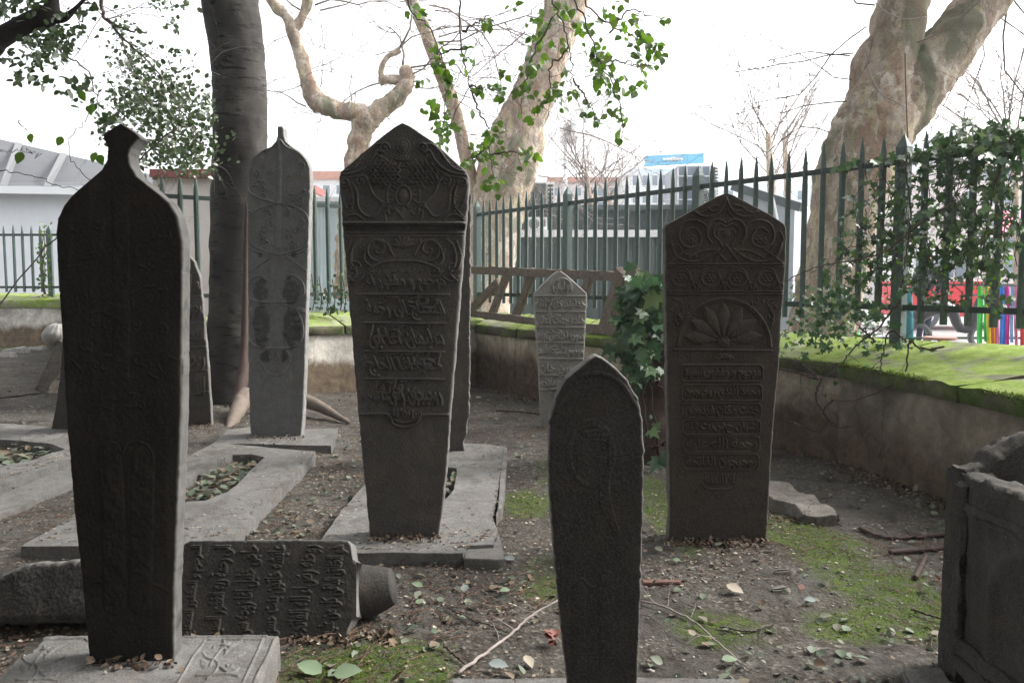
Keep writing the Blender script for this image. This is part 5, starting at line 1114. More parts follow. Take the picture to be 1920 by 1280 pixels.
def stain3(px, py):
    x, y = (px - 440) / .2656, (py - 500) / .2656; s = 0
    for (cx, cy, rx, ry) in ((185, 165, 50, 88), (400, 180, 62, 90), (192, 420, 62, 155), (405, 430, 65, 150), (225, 635, 45, 45), (340, 630, 38, 45), (380, 75, 18, 22), (182, -80, 18, 20), (418, -88, 20, 22)):
        d = ((x - cx) / rx) ** 2 + ((y - cy) / ry) ** 2; s = np.maximum(s, np.clip((1.15 - d + .55 * fbm(np.stack([x * .03, y * .03, 0 * x], -1), 4, 3)) * 3, 0, 1))
    return s * np.clip((np.abs(x - 290) - 38) / 12, 0, 1) * .72
L3 = [(521, 237), (520, 240), (520, 255), (517, 265), (508, 275), (490, 283), (473, 297), (464.5, 315), (462.5, 340), (463, 400), (464, 500), (465, 600), (466, 700), (468, 780), (470, 817)]
R3 = [(529, 237), (531, 240), (532, 255), (535, 265), (545, 274), (562, 284), (574, 298), (580, 315), (582, 340), (580, 400), (577, 500), (574, 600), (571, 700), (568, 780), (564, 817)]
headstone('headstone', 'tall grey headstone with thin spike finial and scroll carving beside the dark tree trunk', L3, R3, (517, 818), z0=.03, T=.10, m=M['grey'], relief=r, amp=.014, cols=140, step=1.0, seed=40, stain=stain3)

# --- big dark headstone in the left foreground ------------------------------
r = Relief(95, 225, 360, 1250); ax = 228
r.stroke([(225, 380), (228, 560), (226, 700)], w=16, h=.7); r.stroke([(205, 850), (212, 960), (214, 1130)], w=22, h=1.1); r.stroke([(268, 860), (266, 960), (262, 1130)], w=22, h=.9)
r.stroke([(186, 858), (190, 838), (205, 829), (220, 834), (228, 848), (236, 836), (252, 828), (272, 832), (284, 846), (286, 860)], w=2.2, h=.9)
for k in range(40): x, y = rng.uniform(130, 320), rng.uniform(400, 800); r.stroke([(x, y), (x + rng.uniform(-16, 16), y + rng.uniform(-5, 5)), (x + rng.uniform(-20, 20), y + rng.uniform(-12, 12))], w=1.8, h=.5)
for k in range(14): x, y = rng.uniform(140, 310), rng.uniform(420, 780); r.spiral(x, y, rng.uniform(8, 16), 1.1, rng.uniform(0, 6), 1, w=2.0, h=.45)
r.stroke([(140, 1130), (180, 1090), (210, 1105), (240, 1085), (290, 1095), (318, 1110)], w=3, h=.4); r.finish(.5, .5, 12)
L1 = [(224, 232), (218, 235), (196, 249), (192, 253), (194, 260), (199, 270), (201, 285), (199, 300), (190, 318), (160, 343), (132, 368), (118, 385), (107, 410), (104, 440), (107, 500), (113, 600), (118, 700), (124, 800), (132, 880), (138, 960), (150, 1060), (160, 1160), (167, 1240)]
R1 = [(228, 232), (236, 237), (258, 252), (263, 258), (258, 262), (246, 276), (241, 290), (244, 310), (256, 330), (290, 357), (318, 380), (333, 405), (342, 450), (342, 520), (341, 640), (340, 760), (335, 900), (330, 1020), (327, 1100), (326, 1180), (326, 1240)]
headstone('headstone', 'large nearly black headstone with keyhole-shaped finial in the left foreground', L1, R1, (245, 1241), z0=.12, T=.085, m=M['black'], relief=r, amp=.005, cols=200, step=1.4, seed=50, rough=.0014, chip=.0022, yaw=R(6), bev=.008, tilt=R(.6))

# --- small dark ogee headstone in front -------------------------------------
r = Relief(1020, 660, 1215, 1400); a = []
r.stroke([(1040, 770), (1075, 720), (1115, 700), (1160, 715), (1192, 760)], w=5, h=.7)
for k in range(5): r.stroke([(1075 + k * 9, 800 + k * 6), (1120 + k * 5, 790 + k * 10), (1150 - k * 2, 840 + k * 8), (1125 + k * 4, 930), (1150 + k * 3, 990 + k * 4)], w=3.2, h=.45)
r.ring(1108, 850, 42, 60, w=5, h=.35); r.stroke([(1085, 1100), (1085, 1250)], w=14, h=.5); r.stroke([(1135, 1080), (1138, 1250)], w=14, h=.5); r.stroke([(1075, 1110), (1090, 1085), (1110, 1100), (1130, 1082), (1150, 1105)], w=3, h=.5); r.finish(.4, .5, 14)
headstone('headstone', 'small dark rounded ogee headstone in front, cut by the bottom of the picture', [(1116, 668), (1108, 672), (1085, 690), (1060, 712), (1042, 745), (1030, 790), (1028, 850), (1030, 920), (1037, 1020), (1045, 1110), (1052, 1180), (1062, 1262), (1070, 1345)],
          [(1121, 668), (1130, 672), (1155, 690), (1178, 715), (1196, 748), (1206, 790), (1208, 850), (1207, 920), (1204, 1020), (1202, 1110), (1199, 1180), (1196, 1262), (1192, 1345)], (1130, 1345), z0=.0, T=.075, m=M['black2'], relief=r, amp=.005, cols=160, step=1.2, seed=60, rough=.0016, bev=.008)

# --- stone behind the central one, thin stones at left ----------------------
headstone('headstone', 'plain headstone standing half hidden behind the central one on the same grave slab', [(745, 360), (742, 372), (760, 600), (790, 845)], [(875, 360), (883, 366), (882, 500), (881, 640), (879, 780), (874, 815), (869, 830), (872, 846)], (830, 845), z0=.06, T=.08, m=M['centre'], relief=None, cols=60, seed=70, chip=.012)
r = Relief(290, 465, 405, 800)
for y in (560, 610, 655, 700, 740): r.stroke([(310, y), (392, y - 6)], w=1.2, h=.9, smooth=False)
for i, y in enumerate((515, 568, 616, 662, 706)): r.text(shape(('هو الباقى', 'مرحوم حسين', 'افندي ابن', 'روحيجون', 'الفاتحة')[i]), 318, y, 384, y + 34, h=1.0, bold=.5)
r.finish(.2, .3, 15)
headstone('headstone', 'small narrow headstone peeping out right behind the large black one', [(340, 478), (325, 490), (312, 520), (308, 600), (306, 700), (304, 796)], [(352, 478), (364, 490), (375, 520), (383, 600), (391, 700), (397, 796)], (352, 797), z0=None, T=.05, m=M['centre'], relief=r, amp=.013, cols=90, seed=80)
headstone('headstone', 'dark leaning headstone just showing at the left of the large black one', [(128, 600), (117, 640), (112, 700), (104, 760), (95, 808)], [(215, 600), (205, 640), (195, 700), (190, 760), (188, 808)], (140, 810), z0=.06, T=.09, m=M['black2'], relief=None, cols=50, seed=85, yaw=R(-12))

# --- fallen inscribed stone -------------------------------------------------
r = Relief(338, 1005, 745, 1205)
cols_ = [(356, 372), (398, 426), (446, 480), (500, 530), (552, 590), (610, 640)]
tt = ('المرحوم و المغفور المحتاج', 'الى رحمة ربه الغفور السيد', 'حاجى خليل اغا زوجه سى', 'عايشه خاتون بنت حسن', 'روحنه رضاء لله الفاتحه', 'هو الخلاق الباقى كل من عليها')
for i, (a_, b_) in enumerate(cols_):
    t = shape(tt[i]); X0, X1 = a_ - 6, b_ + 4; nparts = 2
    T_ = text_tris(t).copy(); u, v = T_[..., 0], T_[..., 1]
    # letters run up the stone as it lies on its side; columns lean slightly
    Yp = 1192 - u * 170; Xp = X0 + (X1 - X0) * (1 - v) + (u - .5) * 22; tmp = np.zeros_like(r.h)
    for tx, ty_ in zip(Xp, Yp):
        q = r._win(tx.min(), ty_.min(), tx.max(), ty_.max())
        if q is None: continue
        si, sj, X, Y = q; e = [(tx[(k + 1) % 3] - tx[k]) * (Y - ty_[k]) - (ty_[(k + 1) % 3] - ty_[k]) * (X - tx[k]) for k in range(3)]
        tmp[si, sj] = np.maximum(tmp[si, sj], ((e[0] >= -.3) & (e[1] >= -.3) & (e[2] >= -.3)) | ((e[0] <= .3) & (e[1] <= .3) & (e[2] <= .3)))
    r.h = np.maximum(r.h, np.clip(blur(tmp, .6 * 3) * 2.4, 0, 1))
r.finish(.3, .33, 17)
top = [(342, 1030), (346, 1018), (356, 1012.5), (500, 1011), (640, 1011), (652, 1013), (657, 1020), (661, 1046), (668, 1052)]
bot = [(342, 1192), (360, 1194), (500, 1197), (560, 1199), (620, 1200), (642, 1198), (648, 1192), (652, 1180), (660, 1162), (668, 1156)]
headstone('fallen_headstone', 'fallen dark headstone lying on its side, inscription turned upright, stubby round neck at right', top, bot, (520, 1200), z0=None, T=.12, m=M['black2'], relief=r, amp=.0065, cols=150, step=.95, seed=90, tilt=R(24), along='x', chip=.0025)
fs_ = bpy.data.objects['fallen_headstone']; Yn_ = 2.965
pts, rad = pxline([(640, 1108, 40), (655, 1110, 50), (668, 1110, 53), (684, 1108, 51), (702, 1105, 46), (722, 1101, 40), (737, 1098, 34)], Yn_)
nk = trunk_mesh('finial_neck', pts - np.array(fs_.location), rad, M['black2'], None, sides=48, n=60, amp=.07, sc=1.4, seed=91); nk.parent = fs_
headstone('broken_stone', 'rough broken dark stone block lying at the left edge behind the carved slab', [(-60, 1090), (-20, 1082), (5, 1074), (30, 1062), (62, 1054), (110, 1051), (155, 1048), (240, 1046), (318, 1040)], [(-60, 1172), (-20, 1170), (40, 1168), (155, 1166), (240, 1170), (318, 1176)], (130, 1172), z0=.045, T=.16, m=M['black2'], relief=None, cols=60, step=2, seed=95, tilt=R(22), along='x', rough=.006, chip=.010, bev=.03)

# ------------------------------------------------------------------ slabs from outlines on a horizontal plane
def slab(name, label, outline, z, th, m, hole=None, jit=.004, seed=0, cat='grave slab', sub=.03, bev=.008, parent=None, warp=None, group=None):
    bm = bmesh.new()
    def loop(poly, sd):
        p = G([q[0] for q in poly], [q[1] for q in poly], z); out = []
        for i in range(len(p)):
            a, b = p[i], p[(i + 1) % len(p)]; n = max(1, int(np.linalg.norm(b - a) / sub))
            for k in range(n): out.append(a + (b - a) * k / n)
        out = np.array(out); nz = np.stack([fbm(out * 11, seed + sd, 4), fbm(out * 11, seed + sd + 5, 4), 0 * out[:, 0]], 1) * jit * 2; out = out + nz
        vs = [bm.verts.new(tuple(q)) for q in out]; return [bm.edges.new((vs[i], vs[(i + 1) % len(vs)])) for i in range(len(vs))]
    es = loop(outline, 0)
    if hole: es += loop(hole, 40)
    bmesh.ops.triangle_fill(bm, use_beauty=True, use_dissolve=False, edges=es); bm.normal_update()
    if sum(f.normal.z * f.calc_area() for f in bm.faces) < 0: bmesh.ops.reverse_faces(bm, faces=bm.faces[:])
    for _ in range(2):
        long = [e for e in bm.edges if e.calc_length() > .09 and not e.is_boundary]
        if long: bmesh.ops.subdivide_edges(bm, edges=long, cuts=2, use_grid_fill=False); bmesh.ops.triangulate(bm, faces=bm.faces[:])
    r_ = bmesh.ops.extrude_face_region(bm, geom=bm.faces[:]); low = [v for v in r_['geom'] if isinstance(v, bmesh.types.BMVert)]
    # extruded copy becomes the top; the original faces sink to form the underside
    topset = set(low); orig = [v for v in bm.verts if v not in topset]
    for v in orig: v.co.z -= th
    bm.normal_update(); edges = [e for e in bm.edges if len(e.link_faces) == 2 and e.verts[0] in topset and e.verts[1] in topset and any(abs(f.normal.z) < .5 for f in e.link_faces)]
    bmesh.ops.bevel(bm, geom=edges, offset=bev, segments=2, affect='EDGES', clamp_overlap=True); bmesh.ops.recalc_face_normals(bm, faces=bm.faces[:])
    me = bpy.data.meshes.new(name); co = np.array([v.co[:] for v in bm.verts]); dz = fbm(co * 6, seed + 80, 4) * .005
    for v, d in zip(bm.verts, dz): v.co.z += d
    if warp:
        for v in bm.verts: v.co.z += warp(v.co.x, v.co.y)
    bm.to_mesh(me); bm.free(); me.polygons.foreach_set('use_smooth', np.ones(len(me.polygons), bool)); me.set_sharp_from_angle(angle=R(45)); me.materials.append(m)
    o = bpy.data.objects.new(name, me); COL.objects.link(o)
    if parent: adopt(parent, o)
    elif label: tag(o, label, cat, group)
    return o
slab('grave_slab', 'pale grave slab with a long leaf-filled opening, between the large black headstone and the tall finial one', [(38, 1024), (300, 1022), (418, 1018), (440, 1006), (500, 944), (555, 888), (592, 846), (500, 838), (400, 830), (345, 858), (250, 905), (150, 962)], .06, .16, M['slab'],
     hole=[(340, 942), (385, 938), (425, 922), (445, 908), (470, 880), (497, 857), (470, 851), (436, 852), (398, 868), (360, 892), (325, 915), (310, 935)], seed=100, jit=.005)
slab('grave_slab', 'pale grave slab carrying the tall central headstone, chipped at its front right corner', [(585, 1034), (664, 1036), (760, 1037), (868, 1036), (876, 1022), (925, 1020), (932, 990), (922, 965), (930, 940), (937, 900), (945, 836), (905, 832), (840, 831), (770, 836), (700, 890), (645, 950)], .06, .16, M['slab'],
     hole=[(770, 935), (835, 934), (851, 915), (856, 890), (857, 877), (820, 874), (780, 880), (760, 905)], seed=110, jit=.006)
slab('stone_fragment', 'broken sloping corner chip at the front right of the central grave slab', [(868, 1046), (880, 1024), (925, 1022), (934, 1000), (948, 1046), (930, 1049)], .045, .10, M['slab'], seed=112, jit=.006, cat='stone')
slab('flat_stone', 'narrow flat stone beside the right side of the central grave slab', [(936, 905), (944, 837), (951, 838), (950, 870), (942, 950), (931, 962), (935, 940)], .065, .10, M['slab'], seed=115, cat='stone', jit=.003)
slab('base_slab', 'worn base slab under the tall finial headstone', [(398, 832), (425, 806), (470, 800), (560, 803), (634, 803), (622, 836), (560, 834), (480, 832)], .035, .12, M['slab'], seed=120, jit=.012)
slab('grave_slab', 'old low grave frame at the left edge, its opening full of dead leaves', [(-140, 935), (-60, 930), (60, 888), (160, 850), (230, 815), (150, 806), (60, 797), (-30, 792), (-140, 830)], .08, .14, M['slab'],
     hole=[(-90, 880), (-20, 878), (60, 862), (120, 842), (100, 832), (40, 826), (-30, 822), (-90, 835)], seed=130, jit=.010)
slab('kerb_stone', 'long low kerb stone running along the front of the old grave frame at the left', [(-140, 1000), (-60, 990), (60, 938), (170, 890), (260, 846), (235, 838), (150, 866), (60, 902), (-60, 950), (-140, 960)], .035, .1, M['slab'], seed=135, jit=.007, cat='kerb stone')
slab('stone_fragment', 'small flat pale slab at the bottom right beside the sarcophagus', [(1688, 1250), (1766, 1248), (1800, 1300), (1715, 1310)], .03, .07, M['slab'], seed=140, jit=.006, cat='stone')
slab('foot_slab', 'pale foot slab at the bottom edge under the small dark ogee headstone', [(845, 1270), (1060, 1268), (1200, 1268), (1385, 1270), (1450, 1400), (800, 1400)], .04, .1, M['slab'], seed=145, jit=.005)
slab('stone_fragment', 'long broken stone lying on the earth right behind the broad brown headstone', [(1420, 902), (1446, 899), (1470, 902), (1496, 917), (1522, 925), (1545, 941), (1566, 955), (1571, 967), (1550, 970), (1532, 963), (1505, 961), (1478, 944), (1452, 938), (1430, 926)], .06, .12, M['fragment'], seed=150, jit=.012, cat='stone', bev=.02, warp=lambda x, y: .028 * float(fbm(np.array([x * 9, y * 9, 0.]), 5, 3)))
# carved slab in the left foreground: a relief on a horizontal face
w = thing('carved_slab', 'grey slab carved with two vases of flowers, carrying the large black headstone', 'grave slab', (*G(250, 1240, .12)[:2], 0))
zt = .12; pa, pb, pc, pd = G(-115, 1345, zt), G(462, 1345, zt), G(524, 1188, zt), G(88, 1188, zt)
nu, nv = 330, 200; U, Vv = np.meshgrid(np.linspace(0, 1, nu), np.linspace(0, 1, nv)); W = ((1 - U) * (1 - Vv))[..., None] * pa + (U * (1 - Vv))[..., None] * pb + (U * Vv)[..., None] * pc + ((1 - U) * Vv)[..., None] * pd
chipn = fbm(np.stack([U * 7, 0 * U, 0 * U], -1), 5, 4); W[..., 1] += (np.clip(Vv - .9, 0, 1) * 10) * (chipn * .022 - .008); W[..., 0] += np.clip((.06 - U) / .06, 0, 1) * (.03 * fbm(np.stack([Vv * 5, 0 * U, 0 * U], -1), 8, 4) + .02)
r = Relief(-130, 1175, 540, 1360)
def c(x, y): return (x / 3.556, 960 + y / 3.556)
for pl, w_, h_ in (([(130, 845), (560, 842), (590, 860)], 2.2, 1), ([(1215, 830), (1780, 826)], 1.8, .9), ([(235, 870), (150, 940), (60, 1040), (-40, 1150), (-160, 1290)], 2.2, 1), ([(1370, 850), (1290, 960), (1230, 1060), (1160, 1180), (1080, 1320)], 2.0, 1), ([(1750, 850), (1720, 920), (1660, 1050), (1600, 1180)], 2.4, 1.0), ([(1830, 850), (1790, 950), (1720, 1080), (1650, 1240)], 3.6, 1.2), ([(1390, 850), (1755, 846)], 1.8, 1)): r.stroke([c(*p) for p in pl], w=w_, h=h_, smooth=False)
for ox, oy in ((1440, 0), (240, 30)):
    for pl in ([(-90, 940), (-60, 970), (0, 990), (10, 1030), (-20, 1080), (-60, 1110)], [(190, 935), (140, 960), (70, 985), (20, 1000), (10, 1040)], [(10, 1010), (60, 1060), (120, 1070), (150, 1040)], [(-40, 1020), (20, 930), (60, 900), (50, 860)], [(60, 940), (130, 880), (170, 860)], [(-20, 900), (30, 880), (90, 900)], [(-130, 1085), (-40, 1090), (60, 1080), (150, 1095)]):
        r.stroke([c(ox + x, oy + y) for x, y in pl], w=2.0, h=1)
    for a_ in range(6): r.petal(*c(ox + 90, oy + 1050), a_ * 1.05, 13, 3.2, .9); r.petal(*c(ox + 60, oy + 890), a_ * 1.05 + .4, 11, 2.6, .8); r.petal(*c(ox - 60, oy + 1000), 2.0 + a_ * .3, 14, 2.8, .6)
r.stroke([c(*p) for p in [(330, 1070), (300, 1060), (260, 1040), (350, 990), (330, 1040)]], w=2, h=.8); r.finish(.3, .4, 19)
d = W - C0; px_s = CX + F * d[..., 0] / (d[..., 1] * _cp - d[..., 2] * _sp); py_s = CY - F * (d[..., 1] * _sp + d[..., 2] * _cp) / (d[..., 1] * _cp - d[..., 2] * _sp)
e = np.minimum(np.minimum(U, 1 - U) * 1.4, np.minimum(Vv, 1 - Vv) * .5); W[..., 2] += r.at(px_s, py_s) * .006 + fbm(W * 20, 3, 5) * .003 - np.clip(.012 - e, 0, .012) ** 2 / .012 * .9
idx = np.arange(nu * nv).reshape(nv, nu); bd = np.concatenate([idx[0, :], idx[1:, -1], idx[-1, -2::-1], idx[-2:0:-1, 0]]); Wf = W.reshape(-1, 3); low1 = Wf[bd] + np.stack([fbm(Wf[bd] * 14, 5, 3) * .012, fbm(Wf[bd] * 14, 6, 3) * .012, -.07 + 0 * bd], 1); low2 = Wf[bd] * [1, 1, 0] + [0, 0, -.06]
VV = np.concatenate([Wf, low1, low2]); nb = len(bd); f1 = np.stack([idx[:-1, :-1], idx[:-1, 1:], idx[1:, 1:], idx[1:, :-1]], -1).reshape(-1, 4); kk = np.arange(nb); base = nu * nv
f2 = np.stack([bd, base + kk, base + (kk + 1) % nb, np.roll(bd, -1)], 1); f3 = np.stack([base + kk, base + nb + kk, base + nb + (kk + 1) % nb, base + (kk + 1) % nb], 1)
adopt(w, mesh_obj('slab_face', VV, np.concatenate([f1, f2, f3]), M['slab'], None, True))

# --- leaning fragments and turban ball at far left --------------------------
def block(name, label, c8, m, cat, n=(14, 8, 10), amp=.008, sc=8, seed=0, rnd=.012, warp=None):
    V, Fs = hexa_rough(c8, n, amp, sc, seed, warp, rnd); o = mesh_obj(name, V, Fs, m, sharp=50); tag(o, label, cat); return o
Yb = 6.9; f = [P(62, 733, Yb), P(86, 742, Yb), P(140, 652, Yb), P(108, 634, Yb)]; dpt = np.array([.12, .40, 0])
w = thing('turban_headstone', 'small leaning headstone with a fluted turban ball on top, left of the large black one', 'headstone', P(74, 738, Yb))
V, Fs = hexa_rough([f[0], f[1], f[1] + dpt, f[0] + dpt, f[3], f[2], f[2] + dpt, f[3] + dpt], (16, 14, 40), .010, 14, 160, None, .014); adopt(w, mesh_obj('body', V, Fs, M['fragment'], sharp=50))
q = P(108, 628, Yb + .1); th_, ph_ = np.linspace(0, math.pi, 26), np.linspace(0, 2 * math.pi, 49)[:-1]; TH, PH = np.meshgrid(th_, ph_, indexing='ij'); rr_ = .105 * (1 + .04 * np.cos(14 * PH + 3 * TH)) * (1 + .05 * vn(np.stack([TH * 2, PH, 0 * PH], -1), 3))
V = np.stack([rr_ * np.sin(TH) * np.cos(PH) * 1.12, rr_ * np.sin(TH) * np.sin(PH), rr_ * np.cos(TH) * .9], -1).reshape(-1, 3) + q; ii = np.arange(25)[:, None] * 48; kk = np.arange(48)[None]
adopt(w, mesh_obj('turban', V, np.stack([ii + kk, ii + 48 + kk, ii + 48 + (kk + 1) % 48, ii + (kk + 1) % 48], -1).reshape(-1, 4), M['pale']))
for i, (x, y, s) in enumerate(((30, 660, .25), (70, 655, .2), (8, 668, .22))):
    q = GG(x, y); block('rubble_stone', ('grey rubble stone on the earth by the far-left wall, middle one', 'smallest grey rubble stone by the far-left wall', 'grey rubble stone at the very left edge by the far wall')[i], [q + np.array(v) * s for v in ((-1, -.5, -.2), (1, -.5, -.2), (.9, .5, -.2), (-.9, .5, -.2), (-.7, -.4, .22), (.7, -.4, .3), (.6, .4, .3), (-.7, .4, .2))], M['pale'], 'stone', amp=.03, sc=5, seed=170 + i, rnd=.04)

# --- sarcophagus at the right edge ------------------------------------------
X0s, Yf, Yn, X1s = 1.385, 2.50, 1.0, 2.05; w = thing('sarcophagus', 'broken dark stone sarcophagus with moulded rim, cut by the right edge', 'sarcophagus', ((X0s + X1s) / 2, 1.8, 0))
def wtop(fn):
    def g(V, t): V = V.copy(); s_ = np.clip((t[:, 2] - .75) * 4, 0, 1); V[:, 2] += s_ * fn(V); return V
    return g
tl = lambda V: .012 * fbm(V * [3, 7, 0], 3, 4) + .020 * fbm(V * [0, 9, 0], 7, 5) + .010 * fbm(V * [30, 34, 0], 27, 3) - .03 * np.clip((V[:, 1] - 2.3) / .2, 0, 1) * 0
V, Fs = hexa_rough([(X0s, Yn, -.1), (X0s + .095, Yn, -.1), (X0s + .095, Yf, -.1), (X0s, Yf, -.1), (X0s, Yn, .655), (X0s + .095, Yn, .655), (X0s + .095, Yf, .655), (X0s, Yf, .655)], (10, 150, 80), .009, 13, 200, wtop(tl), .014)
# carved arched panels on the long side
side = V[:, 0] < X0s + .02; ys_, zs_ = V[:, 1], V[:, 2]
for cy0 in (2.12, 1.62, 1.12):
    dd = np.abs(np.hypot((ys_ - cy0) / .19, np.clip(zs_ - .34, 0, None) / .16) - 1); arch_ = np.exp(-(dd * 9) ** 2) * (zs_ > .12) * (zs_ < .52); V[:, 0] -= side * arch_ * .012
adopt(w, mesh_obj('side_wall', V, Fs, M['black2'], sharp=60))
te = lambda V: np.interp(V[:, 0], [X0s, X0s + .08, X0s + .10, X0s + .16, X0s + .22, X0s + .26, X0s + .33, X0s + .45, X1s], [0, .01, .045, .07, .105, .11, .15, .12, .05]) + .026 * fbm(V * 11, 9, 4) + .014 * fbm(V * 38, 19, 3)
V, Fs = hexa_rough([(X0s, Yf - .001, -.1), (X1s, Yf - .001, -.1), (X1s, Yf + .10, -.1), (X0s, Yf + .10, -.1), (X0s, Yf - .001, .655), (X1s, Yf - .001, .655), (X1s, Yf + .10, .655), (X0s, Yf + .10, .655)], (90, 10, 70), .010, 12, 210, wtop(te), .018)
adopt(w, mesh_obj('end_wall', V, Fs, M['black2'], sharp=60))
V, Fs = hexa_rough([(X1s, Yn, -.1), (X1s + .09, Yn, -.1), (X1s + .09, Yf + .1, -.1), (X1s, Yf + .1, -.1), (X1s, Yn, .66), (X1s + .09, Yn, .66), (X1s + .09, Yf + .1, .66), (X1s, Yf + .1, .66)], (6, 40, 20), .008, 10, 220, None, .014); adopt(w, mesh_obj('side_wall', V, Fs, M['black2'], sharp=60))
for z, ww, hh in ((.570, .016, .022), (.540, .010, .012), (.145, .022, .045), (.095, .035, .035)):
    V, Fs = hexa_rough([(X0s - ww, Yn, z - hh), (X0s + .01, Yn, z - hh), (X0s + .01, Yf - .045, z - hh), (X0s - ww, Yf - .045, z - hh), (X0s - ww * .7, Yn, z), (X0s + .01, Yn, z), (X0s + .01, Yf - .045, z), (X0s - ww * .7, Yf - .045, z)], (3, 90, 3), .006, 16, int(z * 1000), None, .003); adopt(w, mesh_obj('moulding', V, Fs, M['black2'], sharp=60))
V, Fs = hexa_rough([(X0s - .022, Yf - .05, -.05), (X0s + .03, Yf - .05, -.05), (X0s + .03, Yf + .02, -.05), (X0s - .022, Yf + .02, -.05), (X0s - .014, Yf - .045, .63), (X0s + .03, Yf - .045, .63), (X0s + .03, Yf + .015, .63), (X0s - .014, Yf + .015, .63)], (5, 6, 60), .008, 16, 230, None, .008); adopt(w, mesh_obj('corner_pilaster', V, Fs, M['black2'], sharp=60))
V, Fs = hexa_rough([(X0s + .08, Yn, .3), (X1s, Yn, .3), (X1s, Yf, .3), (X0s + .08, Yf, .3), (X0s + .08, Yn, .50), (X1s, Yn, .50), (X1s, Yf, .56), (X0s + .08, Yf, .56)], (50, 90, 2), .03, 9, 240, None, 0); adopt(w, mesh_obj('earth_fill', V, Fs, M['ground']))
sp_ = np.stack([rng.uniform(X0s + .1, X1s, 60), rng.uniform(1.3, Yf, 60), rng.uniform(.54, .59, 60)], 1); leaves_obj('leaf_fill', sp_, .05, M['litter_b'], w, up=(0, 0, 3), spread=.5)

# ------------------------------------------------------------------ timber ladder lying on its side against the fence
w = thing('wooden_ladder', 'weathered timber ladder lying on its edge along the mossy wall top', 'ladder', P(1010, 600, 8.9))
def beam(name, pts, wd, Ys, dz=.05, parent=None, seed=0):
    a, b = P(*pts[0], Ys[0]), P(*pts[1], Ys[1]); d = (b - a) / np.linalg.norm(b - a); up = np.array([0, 0, 1.]); s_ = np.cross(d, up); s_ /= np.linalg.norm(s_); v_ = np.cross(s_, d); w_ = 1.3 * wd * np.mean(Ys) / F
    c8 = [a - v_ * w_ / 2 - s_ * dz / 2, b - v_ * w_ / 2 - s_ * dz / 2, b - v_ * w_ / 2 + s_ * dz / 2, a - v_ * w_ / 2 + s_ * dz / 2, a + v_ * w_ / 2 - s_ * dz / 2, b + v_ * w_ / 2 - s_ * dz / 2, b + v_ * w_ / 2 + s_ * dz / 2, a + v_ * w_ / 2 + s_ * dz / 2]
    V, Fs = hexa_rough(c8, (30, 3, 3), .006, 9, seed, None, .006); o = mesh_obj(name, V, Fs, M['wood'], sharp=50); adopt(parent, o); return o
YF = lambda x: 10.45 - (x - 885) / 325 * 2.75
def bm_(name, x0, y0, x1, y1, wd, off=0, seed=0, dz=.05): beam(name, [(x0, y0), (x1, y1)], wd, (YF(x0) + off, YF(x1) + off), dz, w, seed)
bm_('rail', 884, 506, 1190, 520, 12, .02, 300); bm_('rail', 884, 588, 1160, 622, 11, -.22, 301)
for i, (x0, y0, x1, y1, wd) in enumerate(((955, 504, 922, 590, 12), (1002, 505, 965, 598, 13), (1108, 510, 1082, 600, 14))): bm_('rung', x0, y0, x1, y1, wd, -.12, 310 + i)
bm_('brace', 936, 528, 880, 584, 12, -.06, 320); bm_('rung', 1168, 507, 1133, 618, 22, -.15, 321, .07); bm_('rung', 1052, 506, 1026, 594, 12, -.1, 323)
bm_('rung', 1196, 504, 1148, 628, 22, -.2, 322, .07)

# ------------------------------------------------------------------ ivy
def ivy_obj(parent, name, pts, size, m, up, spread=.75): return leaves_obj(name, pts, size, m, parent, up=up, spread=spread, tv=IVY_V, tf=IVY_F, spin=(0, 0, -1.4), jit=.45)
def fence_depth(x):
    t = (x - 960 + 65) / (152.25 + .1529 * (x - 960)); return 10.8 - 1.651 * t
def ivyblob(lst, front=.10, thick=.16):
    out = []
    for (x, y, rx, ry, n) in lst:
        for _ in range(n):
            xx = x + rng.normal(0, rx * .6); out.append(P(xx, y + rng.normal(0, ry * .6), fence_depth(min(xx, 1990)) + (-front if rng.random() < .6 else front * .8) - rng.normal(0, thick) * .7))
    return out
strands_ = []
w = thing('ivy', 'dark ivy mass smothering the spiked fence at the right', 'ivy', (*P(1780, 640, 5.4)[:2], .8))
mass = ivyblob([(a_, b_, c_, d_, int(n_ * (.85 if b_ < 300 else .40))) for a_, b_, c_, d_, n_ in [(1600, 308, 40, 9, 60), (1660, 302, 34, 9, 60), (1720, 290, 30, 12, 70), (1775, 275, 34, 20, 120), (1830, 262, 36, 24, 170), (1880, 262, 36, 26, 150), (1915, 265, 20, 30, 70), (1760, 320, 46, 34, 170), (1820, 330, 46, 40, 260), (1870, 350, 30, 46, 140), (1790, 400, 60, 46, 270), (1840, 440, 46, 46, 200), (1740, 410, 34, 34, 110), (1770, 470, 70, 32, 170), (1850, 500, 46, 26, 90), (1690, 390, 26, 60, 80), (1640, 350, 26, 20, 20), (1715, 340, 20, 24, 40),
                 (1700, 460, 30, 34, 60), (1600, 430, 28, 50, 45), (1660, 470, 40, 44, 90), (1620, 520, 50, 34, 100), (1900, 430, 14, 50, 26), (1910, 330, 10, 30, 20), (1880, 560, 20, 10, 14), (1690, 540, 40, 30, 60), (1730, 560, 20, 20, 20)]])
ivy_obj(w, 'foliage', mass, .050, M['ivy'], (-.5, -1, .45))
